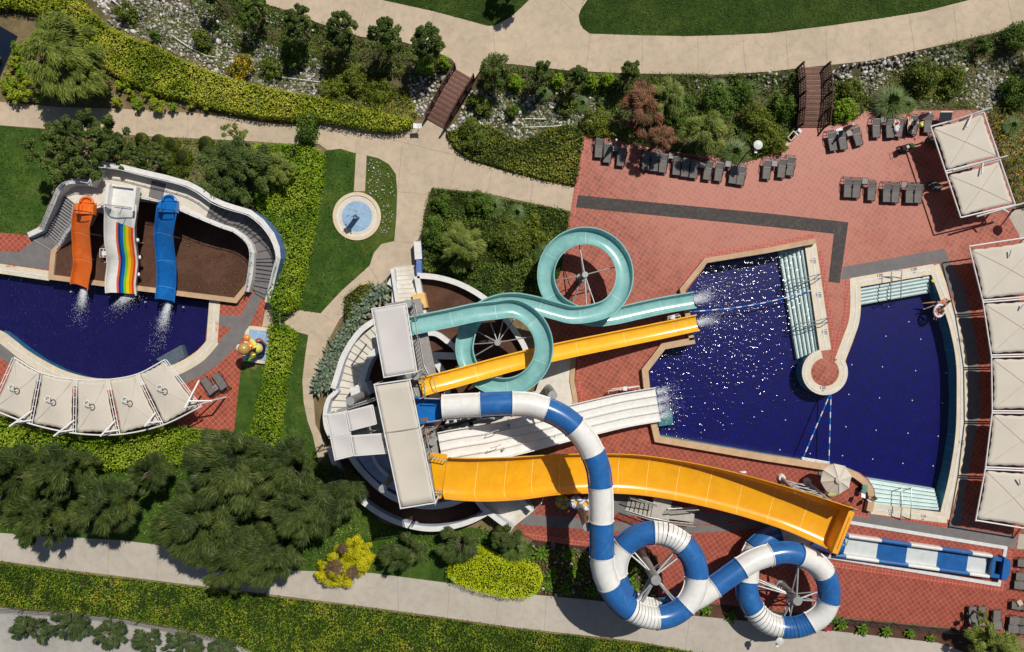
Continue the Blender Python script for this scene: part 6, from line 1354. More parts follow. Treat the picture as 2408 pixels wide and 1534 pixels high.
bigr = vis[:300]; bset = set((q[0], q[1]) for q in bigr); small = [q for q in rocks if (q[0], q[1]) not in bset]
shapes = []
for i in range(8):
    me = bpy.data.meshes.new('boulder'); me.from_pydata(stone_shape(rs).tolist(), [], IF.tolist()); me.materials.append(STONE); me.polygons.foreach_set('use_smooth', [True] * len(IF)); shapes.append(me)
for i, (x, y, s) in enumerate(bigr):
    o = bpy.data.objects.new('boulder', shapes[i % 8]); COL.objects.link(o); zz = sz(x, y) if in_poly(np.array([x]), np.array([y]), SPOLY)[0] else .05
    p = P(x, y); o.location = (p.x, p.y, zz + s * .35); o.scale = (s * 1.1, s * 1.1, s * 1.1); o.rotation_euler = (rs.uniform(-.3, .3), rs.uniform(-.3, .3), rs.uniform(0, 6.28))
    tag(o, 'rounded pale boulder lying among the stones of the dry stream', 'boulder', 'boulders in the dry stream bed')
sv = []; sf = []
for i, (x, y, s) in enumerate(small):
    zz = sz(x, y) if in_poly(np.array([x]), np.array([y]), SPOLY)[0] else .05; p = P(x, y); a = rs.uniform(0, 6.28); M = np.array([[math.cos(a), -math.sin(a), 0], [math.sin(a), math.cos(a), 0], [0, 0, 1]])
    sv.append(stone_shape(rs) * s @ M.T + np.array([p.x, p.y, zz + s * .3])); sf.append(IF + i * len(IV))
me = bpy.data.meshes.new('river_stones'); me.from_pydata(np.concatenate(sv).tolist(), [], np.concatenate(sf).tolist()); me.materials.append(STONE); me.polygons.foreach_set('use_smooth', [True] * len(me.polygons))
o = bpy.data.objects.new('river_stones', me); COL.objects.link(o); tag(o, 'smaller pale stones covering the dry stream bed', 'stones', None, 'stuff')
# irrigation pipes across the stones
for pts, l in (([(250, -10), (290, 20), (318, 36)], 'white pipe over the stones at the top left'), ([(400, 80), (440, 108), (480, 128), (515, 134)], 'bent white pipe beside the long hedge'), ([(618, 174), (690, 182), (754, 190)], 'white pipe on the stones above the long hedge'), ([(1230, 296), (1300, 297), (1335, 293)], 'thin pale pipe on the gravel between the bridges'), ([(1235, 274), (1285, 276)], 'white board lying on the stones between the bridges')):
    mb = MB(); mb.tube([P(x, y) + Vector((0, 0, sz(x, y) + .22)) for x, y in pts], .05, 6); tag(mb.build('irrigation_pipe', WHITESTEEL), l, 'pipe')
# ------------------------------------------------------------------ timber bridges
DECKWOOD = wood('bridge_planks', lin(124, 86, 74), lin(98, 66, 56), .2, 0)
RAILWOOD = plain('dark_rail_timber', lin(84, 54, 44), lin(60, 38, 32), .7, scale=5)
def bridge(label, a, b, w, arch, loc_rz):
    A = P(*a); B = P(*b); t = (B - A).normalized(); s = Vector((t.y, -t.x, 0)); L = (B - A).length
    o = thing('footbridge', label, 'bridge', (A + B) / 2)
    z = lambda f: .10 + arch * math.sin(math.pi * f)
    n = int(L / .14); mb = MB()
    for i in range(n):
        f = (i + .5) / n; p = A + t * (L * f) + Vector((0, 0, z(f))); sl = math.atan2(z(min(1, f + .02)) - z(max(0, f - .02)), L * .04)
        tt = (t * math.cos(sl) + Vector((0, 0, math.sin(sl)))); rot = Matrix((tt, s, tt.cross(s) * (1 if tt.cross(s).z > 0 else -1))).transposed()
        mb.box(p, (L / n - .022, w, .06), axis=rot, m=i % 3)
    mb.build('deck_planks', [plain('plank_brown', lin(124, 88, 74), lin(96, 66, 56), .75, scale=6), plain('plank_red_brown', lin(112, 74, 62), lin(88, 58, 50), .75, scale=6), plain('plank_grey_brown', lin(134, 102, 88), lin(104, 76, 66), .75, scale=6)], o)
    for sd in (-1, 1):
        base = s * (sd * (w / 2 + .04)); mb = MB(); pts = [A + t * (L * f) + base + Vector((0, 0, z(f))) for f in np.linspace(0, 1, 13)]
        for h, r in ((1.1, .06), (.62, .045), (.18, .045), (-.1, .08)): mb.tube([p + Vector((0, 0, h)) for p in pts], r, 6)
        for k in range(0, 13, 3): mb.box(pts[k] + Vector((0, 0, .5)), (.13, .13, 1.45))
        mb.build('railing', RAILWOOD, o)
        mb = MB()
        for k in range(int(L / .22)):
            f = (k + .5) / int(L / .22); p = A + t * (L * f) + base + Vector((0, 0, z(f) + .58)); mb.box(p, (.05, .05, .95))
        mb.build('balusters', RAILWOOD, o)
    mb = MB()
    for sd in (-.4, .4): mb.tube([A + t * (L * f) + s * (sd * w) + Vector((0, 0, z(f) - .16)) for f in np.linspace(0, 1, 9)], .1, 6)
    mb.build('beam', RAILWOOD, o); return o
bridge('slanting brown timber footbridge of narrow slats leading to the basin lawn', (1093, 176), (1026, 293), 1.72, .35, 0)
bridge('arched brown timber footbridge leading down to the lounger terrace', (1906, 160), (1906, 301), 2.1, .45, 0)

# ------------------------------------------------------------------ round basin with a square shower post
fb = thing('basin', 'round pale blue tiled basin with cream rim set in the lawn', 'basin', P(840, 510))
c = P(840, 509.5); mb = MB(); mb.lathe(c, [(56.5 / S, .0), (56.5 / S, .16), (48.5 / S, .16), (48.5 / S, .07)], 64); mb.build('rim', plain('cream_stone_rim', lin(226, 204, 172, .9), lin(210, 188, 156, .9), .7), fb)
mb = MB(); mb.lathe(c, [(48.5 / S, .08), (47 / S, .085), (44 / S, .085), (43 / S, .08)], 64); mb.build('overflow_grate', GRATE, fb)
mb = MB(); mb.lathe(c, [(48.4 / S, .075), (36 / S, .078)], 64); mb.build('inner_ring', CREAM, fb)
mb = MB(); mb.lathe(c, [(36 / S, .082), (0, .082)], 64); mb.build('floor', BASINBLUE, fb)
sp = thing('shower_post', 'square capped shower post standing in the round basin', 'shower', P(838, 508)); c = P(841, 511)
mb = MB(); mb.box((c.x, c.y, 1.05), (.32, .32, 2.0), R(30)); mb.build('shaft', BASINBLUE, sp)
mb = MB(); mb.box((c.x, c.y, 2.1), (.5, .5, .12), R(30)); mb.build('cap', BASINBLUE, sp)
for a in range(0, 360, 90):
    mb = MB(); d = Vector((math.cos(R(a + 30)), math.sin(R(a + 30)), 0)); mb.tube([c + Vector((0, 0, 1.9)) + d * .16, c + Vector((0, 0, 1.92)) + d * .42], .03, 6); mb.ball(c + Vector((0, 0, 1.92)) + d * .44, .06, 8, 6); mb.build('shower_head', STEEL, sp)

# ------------------------------------------------------------------ loungers and small tables
SLING = plain('grey_mesh_sling', lin(116, 110, 105), lin(98, 93, 89), .85, fine=80); SLING2 = plain('dark_mesh_sling', lin(92, 88, 86), lin(76, 73, 72), .85, fine=80)
FRAME = plain('charcoal_frame', lin(48, 48, 52), lin(38, 38, 42), .4)
def make_lounger():
    o = thing('sun_lounger', 'x', 'sun lounger', (0, 0, 0)); mb = MB()
    for s in (-1, 1):
        x = s * .33
        mb.tube([(x, -.86, .02), (x, -.84, .28), (x, -.78, .33), (x, .2, .33), (x, .55, .3)], .028, 6)
        mb.tube([(x + s * .05, -.62, .03), (x + s * .07, .0, .42), (x + s * .06, .5, .46), (x + s * .03, .88, .2), (x + s * .02, .92, .02)], .026, 6)
    for y, z in ((-.84, .28), (.9, .14), (.72, .34)): mb.tube([(-.37, y, z), (.37, y, z)], .026, 6)
    mb.build('frame', FRAME, o, smooth=True)
    mb = MB(); mb.box((0, -.35, .345), (.6, .94, .03)); mb.tube([(-.3, -.82, .35), (.3, -.82, .35)], .035, 6); mb.build('seat', SLING, o)
    mb = MB(); rot = Matrix.Rotation(R(22), 3, 'X'); mb.box((0, .36, .46), (.58, .58, .03), axis=rot); mb.build('backrest', SLING, o)
    mb = MB()
    for y, z in ((.11, .37), (.62, .575)): mb.tube([(-.3, y, z), (.3, y, z)], .03, 6)
    for s in (-1, 1): mb.tube([(s * .3, .11, .37), (s * .3, .62, .575)], .022, 6)
    mb.build('backrest_frame', plain('shine_grey_bar', lin(128, 130, 136), rough=.3, metal=.3), o, smooth=True); return o  # bars lighter than the frame: their shine is put into the colour
LNG = make_lounger(); used = [False]
def lounger(x, y, rz, label, group, w=1.0):
    o = LNG if not used[0] else dup(LNG); used[0] = True
    p = P(x, y); o.location = (p.x, p.y, .072); o.rotation_euler = (0, 0, R(rz)); o.scale = (w, 1, 1); o['label'] = label; o['group'] = group; return o
def make_table():
    o = thing('side_table', 'x', 'side table', (0, 0, 0)); mb = MB(); mb.box((0, 0, .44), (.48, .48, .03)); mb.build('tabletop', plain('smoky_table_top', lin(150, 136, 132), lin(128, 116, 114), .25), o)
    mb = MB()
    for a, b in (((-1, -1), (1, -1)), ((1, -1), (1, 1)), ((1, 1), (-1, 1)), ((-1, 1), (-1, -1))): mb.tube([(a[0] * .25, a[1] * .25, .45), (b[0] * .25, b[1] * .25, .45)], .022, 5)
    mb.build('rim', FRAME, o)
    for sx in (-1, 1):
        for sy in (-1, 1): mb = MB(); mb.tube([(sx * .23, sy * .23, .44), (sx * .25, sy * .25, .0)], .02, 5); mb.build('leg', FRAME, o)
    return o
TBL = make_table(); usedt = [False]
def table(x, y, rz, label, group='small tables among the loungers'):
    o = TBL if not usedt[0] else dup(TBL); usedt[0] = True; p = P(x, y); o.location = (p.x, p.y, .072); o.rotation_euler = (0, 0, R(rz)); o['label'] = label; o['group'] = group
ROWA = [(1407, 350, 4), (1427, 362, 4), (1459, 370, 6), (1517, 379, 5), (1537, 382, 5), (1557, 385, 5), (1589, 391, 6), (1609, 395, 6), (1629, 398, 6), (1661, 402, 7), (1687, 405, 7), (1721, 411, 8), (1739, 414, 8), (1799, 400, 5), (1834, 397, 6), (1854, 392, 6)]
for i, (x, y, a) in enumerate(ROWA): lounger(x, y, -a, f'grey mesh lounger, {ORD[i]} from the left in the row under the bottlebrush and pine', 'loungers in the row under the trees')
for i, (x, y, a) in enumerate(((1446, 353, -4), (1576, 370, -5), (1647, 392, -6), (1708, 389, -8), (1816, 388, -5))): table(x, y, a, f'small square table, {ORD[i]} from the left in the row under the trees')
for i, (x, y, a) in enumerate(((1951, 334, 10), (1975, 331, 10), (2009, 322, 17))): lounger(x, y, a, ('grey lounger left of the pair at the foot of the arched bridge', 'grey lounger shaded by the folded parasol near the arched bridge', 'tilted grey lounger right of the folded parasol near the arched bridge')[i], 'loungers at the bridge foot')
table(1991, 317, 14, 'small table between loungers at the foot of the arched bridge')
for i, (x, y, a) in enumerate(((2054, 303, 2), (2086, 304, 2), (2108, 302, -8), (2141, 296, -4), (2175, 292, -3))): lounger(x, y, a, ('empty grey lounger beside the biggest grass tuft', 'empty grey lounger next to the one with the white bag', 'lounger with a beige towel and a white and pink bag', 'lounger with a towel shaded by the folded parasol', 'lounger with the yellow bag beside the dark screen')[i], 'loungers along the top of the terrace')
table(2071, 285, 2, 'small table between the two empty loungers by the grass tuft')
for i, (x, y, a) in enumerate(((1988, 443, -3), (2008, 444, -3), (2043, 450, -2), (2079, 454, -2), (2099, 455, -2), (2132, 456, -2), (2152, 456, -2))): lounger(x, y, a, f'grey mesh lounger, {ORD[i]} from the left in the open row on the sunny tiles', 'loungers in the open row on the tiles')
table(2027, 429, -3, 'small table right of the first pair in the open row'); table(2118, 437, -3, 'small table in the middle of the second group of the open row')
lounger(497, 909, -143, 'grey lounger left of the pair beside the paddling pool canopy', 'pair of loungers by the paddling pool'); lounger(524, 898, -143, 'grey lounger right of the pair, nearer the cartoon statue', 'pair of loungers by the paddling pool'); table(512, 911, -143, 'small dark table between the pair by the paddling pool')
for i, (x, y) in enumerate(((2279, 1446), (2301, 1446), (2336, 1455))): lounger(x, y, 178, ('lounger left of the three partly under the corner pine', 'lounger in the middle of the three, under the pine branch', 'lounger right of the three beside the corner pine')[i], 'loungers by the corner pine')
for i, (x, y) in enumerate(((2408, 1321), (2404, 1353), (2400, 1373), (2394, 1420), (2389, 1456), (2386, 1475))): lounger(x, y, -94, f'grey lounger, {ORD[i]} from the top in the column at the frame edge', 'loungers in the column at the frame edge')
# towels and bags lying about
def cloth(name, label, cat, x, y, w, l, z, m, rz=0, bump=.04, parts=()):
    r = np.random.default_rng(int(x + y)); c = P(x, y, z); n = 8; vs = []
    rot = Matrix.Rotation(R(rz), 3, 'Z')
    for i in range(n + 1):
        for j in range(n + 1): vs.append(c + rot @ Vector(((j / n - .5) * w, (i / n - .5) * l, r.uniform(0, bump) + bump * math.sin(i * 1.3 + j))))
    mb = MB(); mb.add(vs, [(i * (n + 1) + j, i * (n + 1) + j + 1, (i + 1) * (n + 1) + j + 1, (i + 1) * (n + 1) + j) for i in range(n) for j in range(n)])
    o = mb.build(name, m, smooth=80); md = o.modifiers.new('thickness', 'SOLIDIFY'); md.thickness = .02; return tag(o, label, cat)
BEIGE = plain('beige_towel', lin(206, 186, 162), lin(190, 170, 146), .9); WHT = plain('white_cotton', lin(238, 236, 238, .9), rough=.9); PINK = plain('pink_plastic', lin(214, 30, 130), rough=.5); YELC = plain('lemon_cloth', lin(230, 232, 90), rough=.9); BLKC = plain('black_cloth', lin(34, 34, 40), rough=.9)
cloth('towel', 'beige towel on the lounger with the white bag', 'towel', 2108, 290, .5, .6, .56, BEIGE, -8); cloth('towel', 'beige towel on the lounger shaded by the parasol', 'towel', 2141, 294, .5, 1.2, .5, BEIGE, -4); cloth('towel', 'beige towel on the lounger in the frame edge column', 'towel', 2398, 1418, .5, .4, .5, BEIGE, -60)
cloth('towel', 'dark towel dropped on the lounger below the folded parasol', 'towel', 2141, 305, .35, .7, .6, BLKC, -20)
def lumps(name, label, cat, x, y, z, items, loc=None):
    c = P(x, y, z); o = thing(name, label, cat, c)
    for nm, dx, dy, dz, r, m in items: mb = MB(); mb.ball(c + Vector((dx, dy, dz)), r, 12, 8); mb.build(nm, m, o, smooth=True)
    return o
lumps('beach_bag', 'white and pink beach bag standing on the towelled lounger', 'bag', 2106, 304, .42, (('bag_body', 0, 0, .1, (.22, .3, .16), WHT), ('bundle', .1, .1, .2, (.14, .12, .1), WHT), ('pouch', .0, -.28, .1, (.13, .1, .09), PINK)))
lumps('beach_bag', 'lemon yellow beach bag between loungers beside the dark screen', 'bag', 2165, 294, .42, (('bag_body', 0, 0, .1, (.16, .24, .15), YELC), ('handle', .05, .18, .22, (.1, .05, .05), WHT)))
cloth('swimwear', 'bright pink swimwear on the beige towel', 'swimwear', 2110, 290, .2, .18, .66, PINK, 20)
for x, y, l, m in ((2150, 320, 'pair of pink beach sandals on the tiles below the loungers', PINK), (2120, 312, 'pair of grey sandals beside the lounger with the white bag', SLING)):
    o = thing('sandals', l, 'sandals', P(x, y, .08))
    for k in (0, 1):
        mb = MB(); q = P(x + k * 1.5, y + k * 7, .08); mb.ball(q + Vector((0, 0, .03)), (.06, .15, .025), 10, 6, rot=Matrix.Rotation(R(-60 + k * 70), 3, 'Z')); mb.build('sandal', m, o, smooth=True)
# folded parasols
def folded(x, y, x2, y2, label):
    o = thing('folded_parasol', label, 'parasol', P(x2, y2)); b = P(x2, y2); top = P(x, y, 2.25); b2 = Vector((top.x, top.y, .07))
    mb = MB(); mb.cyl(b2, top, .03, n=8); mb.build('pole', WHITESTEEL, o)
    mb = MB(); mb.ball(top + Vector((0, 0, .05)), .1, 10, 8); mb.build('finial', WHITESTEEL, o, smooth=True)
    mb = MB(); n = 16; prof = ((.05, 2.2), (.13, 1.8), (.2, 1.2), (.24, .95))
    for k, (r_, z) in enumerate(prof):
        for j in range(n): a = 2 * math.pi * j / n; rr = r_ * (1 if j % 2 else .6); mb.v.append((top.x + rr * math.cos(a), top.y + rr * math.sin(a), z))
    for k in range(3):
        for j in range(n): mb.f.append((k * n + j, k * n + (j + 1) % n, (k + 1) * n + (j + 1) % n, (k + 1) * n + j)); mb.m.append(0)
    mb.build('canopy', plain('folded_taupe_canvas', lin(150, 136, 120), lin(120, 108, 94), .85), o, smooth=False)
    mb = MB(); mb.box((b2.x - .1, b2.y - .05, .16), (.7, .7, .18), R(20)); mb.build('base', WHT, o)
folded(1449, 330, 1446, 353, 'folded taupe parasol between the first loungers under the trees'); folded(2005, 294, 1982, 308, 'folded taupe parasol at the foot of the arched bridge'); folded(2186, 266, 2156, 277, 'folded taupe parasol above the towelled loungers')
# dark screen and rolled parasol trolleys
mb = MB(); p = P(2209, 285); o = thing('screen', 'dark upright screen panel beside the two panel canopy', 'screen', p); mb.box(p + Vector((0, 0, .8)), (1.0, .95, .05), axis=Matrix.Rotation(R(16), 3, 'X')); mb.build('panel', plain('dark_glass_panel', lin(52, 56, 62), rough=.3), o); mb = MB(); mb.box(p + Vector((0, .47, .93)), (1.0, .06, .08)); mb.build('top_bar', WHITESTEEL, o)
for s in (-.45, .45): mb = MB(); mb.tube([p + Vector((s, 0, .8)), p + Vector((s, 0, .07))], .03, 6); mb.build('leg', FRAME, o)
for x, y, l in ((2190, 335, 'dark folded lounger half under the canopy corner'), (2192, 440, 'dark covered trolley in the canopy shade')):
    o = thing('trolley', l, 'trolley', P(x, y)); c = P(x, y); mb = MB(); mb.box(c + Vector((0, 0, .4)), (1.1, .6, .12), R(-25)); mb.box(c + Vector((-.1, .05, .52)), (.6, .42, .1), R(-25)); mb.build('tray', SLING2, o)
    mb = MB(); mb.tube([c + Vector((-.6, .25, .4)), c + Vector((-.8, .3, .9)), c + Vector((-.75, -.2, .9)), c + Vector((-.55, -.15, .4))], .03, 6); mb.build('handle', FRAME, o)
    for sx in (-.4, .4):
        for sy in (-.2, .2): mb = MB(); q = c + Matrix.Rotation(R(-25), 3, 'Z') @ Vector((sx, sy, .16)); mb.cyl(q - Vector((0, .03, 0)), q + Vector((0, .03, 0)), .1, n=12); mb.build('wheel', FRAME, o)
# baby stroller laden with things
c = P(2122, 351); o = thing('stroller', 'black stroller with green and white things in it', 'stroller', c); rot = Matrix.Rotation(R(15), 3, 'Z')
mb = MB(); mb.box(c + Vector((0, 0, .5)), (.85, .42, .3), R(15)); mb.box(c + rot @ Vector((-.35, 0, .75)), (.3, .42, .3), R(15)); mb.build('seat', BLKC, o)
mb = MB(); mb.ball(c + rot @ Vector((.38, 0, .72)), (.22, .22, .16), 12, 8); mb.build('hood', plain('dark_green_cloth', lin(40, 90, 50), rough=.9), o, smooth=True)
mb = MB(); mb.tube([c + rot @ Vector((-.5, .22, .6)), c + rot @ Vector((-.75, .22, .95)), c + rot @ Vector((-.75, -.22, .95)), c + rot @ Vector((-.5, -.22, .6))], .025, 6); mb.build('handle', FRAME, o)
for sx in (-.35, .4):
    for sy in (-.26, .26): mb = MB(); q = c + rot @ Vector((sx, sy, .2)); mb.cyl(q - rot @ Vector((0, .03, 0)), q + rot @ Vector((0, .03, 0)), .13, n=14); mb.build('wheel', BLKC, o)
for dx, m in ((-.25, WHT), (.05, BEIGE)): mb = MB(); mb.box(c + rot @ Vector((dx, 0, .7)), (.2, .24, .12), R(30)); mb.build('packet', m, o)

# stone trough, block and white boxes at the arched bridge
f3 = lambda zx, zy: (1810.7 + zx * .0766, 282.2 + zy * .0766)
STONEB = plain('pale_stone_trough', lin(214, 200, 180), lin(190, 176, 156), .85)
o = thing('stone_trough', 'pale open stone trough standing by the arched bridge', 'trough', P(1863, 319)); zz = .65
pts = [f3(725, 335), f3(830, 430), f3(660, 640), f3(540, 550)]; mb = MB(); mb.wall(pts, 1.8, zz, .07, closed=True); mb.build('rim', STONEB, o); mb = MB(); mb.prism([P(*q, .3) for q in pts], .07, .12); mb.build('bottom', SOIL, o)
mb = MB(); mb.prism([P(*f3(*q), .45) for q in ((475, 610), (630, 710), (530, 835), (365, 690))], .07, .45); tag(mb.build('stone_block', STONEB), 'low square stone block beside the open trough', 'block')
for q, l, h in ((((810, 330), (905, 405), (850, 490), (770, 400)), 'white box half over the end of the stone trough', .72), (((885, 250), (985, 325), (940, 410), (850, 325)), 'white tray next to the end of the arched bridge', .9)):
    w = [P(*f3(*k), h) for k in q]; o = MB(); o.prism(w, h - .12, h); cx_ = sum((v for v in w), Vector()) / 4; 
    t = thing('white_box', l, 'box', (cx_.x, cx_.y, .07)); o.build('tray', WHT, t); mb = MB(); mb.cyl((cx_.x, cx_.y, .07), (cx_.x, cx_.y, h - .12), .05, n=8); mb.build('stand', WHITESTEEL, t)

# lamps, sign, gates
def lamp(label, x, y, h, r=.36):
    top = P(x, y, h); o = thing('lamp_post', label, 'lamp post', (top.x, top.y, .0)); mb = MB(); mb.tube([(top.x, top.y, 0), (top.x, top.y, h - .1)], [.07, .05], 10); mb.lathe((top.x, top.y, 0), [(.0, .08), (.14, .08), (.16, 0)], 12); mb.build('post', FRAME, o)
    mb = MB(); mb.lathe((top.x, top.y, h), [(0, .06), (r * .6, .04), (r, 0), (r * .96, -.04), (0, -.05)], 28); mb.build('lamp_disc', plain('white_lamp_disc', lin(206, 208, 204), rough=.5), o, smooth=40)
    mb = MB(); mb.box((top.x - .1, top.y - .45, h - .3), (.2, .26, .14)); mb.tube([(top.x, top.y, h - .3), (top.x - .1, top.y - .45, h - .3)], .025, 5); mb.build('spotlight', WHITESTEEL, o)
lamp('disc lamp post over the loungers below the feathery pine', 1783, 341, 3.2); lamp('disc lamp post beside the lower loop of the blue and white tube', 1834, 1508, 3.4, .29); lamp('disc lamp post at the corner of the two panel canopy', 2450, 478, 3.2, .42)
o = thing('garden_lamp', 'small white mushroom lamp beside the lime bush', 'lamp', P(1065, 1362)); q = P(1065, 1362, .7); mb = MB(); mb.cyl((q.x, q.y, 0), q, .04, n=8); mb.build('stem', WHITESTEEL, o); mb = MB(); mb.ball(q, (.2, .14, .1), 12, 6); mb.build('shade', WHT, o, smooth=True)
o = thing('info_sign', 'small white double plate sign on a pole at the slatted bridge', 'sign', P(981, 302)); q = P(981, 298, 1.0); mb = MB(); mb.cyl((q.x, q.y, 0), q, .03, n=8); mb.build('pole', STEEL, o)
for dx, tilt in ((-.14, 14), (.2, -12)): mb = MB(); mb.box(q + Vector((dx, .05, .02)), (.38, .4, .03), axis=Matrix.Rotation(R(tilt), 3, 'Y')); mb.build('sign_plate', WHT, o)
def gate(label, pts, h=1.1):
    o = thing('gate', label, 'gate', P(*pts[0])); mb = MB(); a, b = [P(*p, .05) for p in pts]
    mb.tube([a, a + Vector((0, 0, h)), b + Vector((0, 0, h)), b], .045, 6); mb.build('gate_frame', plain('teal_gate_frame', lin(120, 160, 160), rough=.5), o); mb = MB()
    for k in range(1, 8): q = a.lerp(b, k / 8); mb.tube([q, q + Vector((0, 0, h))], .022, 4)
    mb.build('bars', RAILWOOD, o)
gate('narrow barred gate under the leafy arch on the garden path', [(742, 308), (738, 340)]); gate('dark little gate beside the curved grey walkway', [(668, 738), (669, 764)])

# white tube frames with a box (lane lights)
def tubeframe(label, pts, boxat, z=.95, size=(.3, .34, .05)):
    o = thing('barrier_frame', label, 'barrier', P(*boxat)); mb = MB()
    for L in pts: mb.tube([P(x, y, z) for x, y in L], .035, 6)
    mb.build('tube_frame', WHITESTEEL, o); v = P(*boxat, z); mb = MB(); mb.box(v, size); mb.build('notice_plate', WHT, o)
    for L in pts[:1]:
        for q in (L[0], L[-1]): w = P(*q, z); mb = MB(); mb.tube([w, (w.x, w.y, .07)], .035, 6); mb.build('leg', WHITESTEEL, o)
tubeframe('white tube frame with plate between the orange and rainbow slides', [[(246, 576), (251, 576), (251, 617), (246, 617)], [(251, 585), (235, 585), (235, 605), (251, 605)], [(243, 585), (243, 605)]], (245, 596), 1.0, (.4, .36, .05))
tubeframe('white tube frame with plate at the end of the teal slide', [[(1571, 752), (1570, 745), (1595, 738), (1600, 746)], [(1572, 749), (1600, 742)], [(1576, 745), (1578, 751)]], (1583, 746), .8)
tubeframe('long white tube frame with plate above the white racing slide', [[(1431, 924), (1431, 920), (1504, 909), (1505, 917)], [(1437, 920), (1438, 915), (1503, 908)], [(1458, 912), (1459, 919)], [(1480, 910), (1481, 916)]], (1470, 914), .8)

# pool rails, ropes and platform
def rail(label, pts, z=(.1, .9), name='handrail'):
    mb = MB(); mb.tube([P(x, y, zz) for x, y, zz in pts], .035, 6); return tag(mb.build(name, STEEL, smooth=True), label, 'handrail')
T4 = lambda x, y: (1806 + x / 3, 511.5 + y / 3)
for k, (y0, l) in enumerate(((0, 'upper steel handrail over the long aqua steps'), (101, 'lower steel handrail over the long aqua steps'))):
    sh = 26 * (1 if k else 0); q = lambda x, y: T4(x + k * 60, y + y0 * 3.05)
    o = thing('handrail', l, 'handrail', P(*q(260, 425)))
    for dy in (0, 26):
        mb = MB(); a = q(372, 398 + dy * .1 + dy); b = q(270, 425 + dy); c = q(150, 442 + dy)
        mb.tube([P(*a, .1), P(*a, .95), P(*b, .75), P(*c, .2), P(*c, -.8)], .04, 6); mb.tube([P(*b, .75), P(*b, -.4)], .03, 5); mb.build('rail_tube', STEEL, o, smooth=True)
for l, A, Bp in (('steel handrail down the five aqua steps near the swimmers', [(870, 430), (895, 372), (935, 372)], [(870, 420), (868, 500), (870, 578)]), ):
    o = thing('handrail', l, 'handrail', P(*T4(900, 450)))
    for x in (868, 940):
        mb = MB(); mb.tube([P(*T4(x, 430), .1), P(*T4(x + 5, 375), .95), P(*T4(x, 450), .9), P(*T4(x - 3, 570), .3), P(*T4(x - 3, 575), -.7)], .04, 6); mb.build('rail_tube', STEEL, o, smooth=True)
    mb = MB(); mb.tube([P(*T4(873, 375), .95), P(*T4(945, 375), .95)], .035, 6); mb.build('rail_tube', STEEL, o)
T43 = lambda x, y: (1806 + x / 3, 1022.5 + y / 3)
o = thing('handrail', 'steel handrail over the aqua steps beside the round stone wall', 'handrail', P(*T43(975, 480)))
for x in (940, 1008):
    mb = MB(); mb.tube([P(*T43(x - 5, 600), .1), P(*T43(x - 2, 555), .95), P(*T43(x + 5, 490), .9), P(*T43(x + 2, 380), .35), P(*T43(x + 2, 375), -.7)], .04, 6); mb.build('rail_tube', STEEL, o, smooth=True)
BLUEF = plain('blue_float', lin(20, 120, 210), rough=.4); WHTF = plain('white_float', lin(238, 240, 244, .9), rough=.4)
def rope(label, a, b, sag=0):
    A = P(*a, .02); B = P(*b, .02); L = (B - A).length; n = int(L / .5); o = thing('lane_rope', label, 'lane rope', (A + B) / 2)
    side = (B - A).normalized().cross(Vector((0, 0, 1)))
    f = lambda t: A.lerp(B, t) + side * (sag * math.sin(math.pi * t))
    for m, k0, nm in ((BLUEF, 0, 'blue_floats'), (WHTF, 1, 'white_floats')):
        mb = MB()
        for k in range(k0, n, 2): mb.tube([f((k + .04) / n), f((k + .96) / n)], .05, 8)
        mb.build(nm, m, o, smooth=40)
rope('blue and white lane rope between the slide outfalls and the long steps', (1630, 733), (1912, 682), .35); rope('blue and white rope from the round peninsula to the grated platform', (1953, 924), (1888, 1078)); rope('blue and white rope, steeper of the two from the peninsula', (1954, 924), (1949, 1087))
o = thing('pool_grille', 'steel barred grille lying at the pool wall between two ropes', 'grille', P(1920, 1083)); mb = MB()
for k in range(6): d = k * 2.4; mb.tube([P(1886, 1076 + d, .35 - k * .06), P(1950, 1087 + d, .35 - k * .06)], .04, 5)
for t in (0, .5, 1): mb.tube([P(1886 + 64 * t, 1076 + 11 * t, .36), P(1886 + 64 * t, 1088 + 11 * t, .04)], .04, 5)
mb.build('bars', WHITESTEEL, o)
# two yellow toys at the pool
tag((lambda mb: (mb.lathe(P(2194, 661, -.0), [(.03, .1), (.12, .08), (.17, 0), (.12, -.03)], 16), mb.build('water_toy', plain('yellow_toy', lin(232, 226, 20), rough=.4), smooth=True))[-1])(MB()), 'round yellow water toy floating by the aqua steps', 'toy')
tag((lambda mb: (mb.ball(P(2173, 649, .12), (.12, .08, .06), 10, 6), mb.ball(P(2176, 648, .18), (.05, .05, .05), 8, 6), mb.build('water_toy', plain('orange_toy', lin(220, 150, 60), rough=.4), smooth=True))[-1])(MB()), 'small orange toy left on the top aqua step', 'toy')

# big octagonal parasol with lifeguard furniture
o = thing('parasol', 'big cream octagonal parasol by the round end of the stone wall', 'parasol', P(1969, 1128)); ap = P(1973, 1130, 2.9); z = 2.45; mb = MB()
rimp = [Vector((ap.x + 1.27 * math.cos(R(a)), ap.y + 1.27 * math.sin(R(a)), z)) for a in np.arange(10, 370, 45)]
for k in range(8):
    a = rimp[k]; b = rimp[(k + 1) % 8]; n = 5
    vs = []
    for i in range(n + 1):
        t = i / n
        for j in range(n + 1): s = j / n; q = ap.lerp(a.lerp(b, s), t); vs.append(q + Vector((0, 0, -.09 * math.sin(math.pi * s) * t)))
    mb.add(vs, [(i * 6 + j, i * 6 + j + 1, (i + 1) * 6 + j + 1, (i + 1) * 6 + j) for i in range(5) for j in range(5)])
mb.build('canopy', CANVAS, o, smooth=12)
mb = MB(); mb.lathe(ap, [(0, .1), (.28, .03), (.32, -.03)], 8); mb.build('vent_cap', CANVAS, o); mb = MB(); mb.cyl((ap.x, ap.y, .07), ap, .04, n=10); mb.build('pole', WHITESTEEL, o)
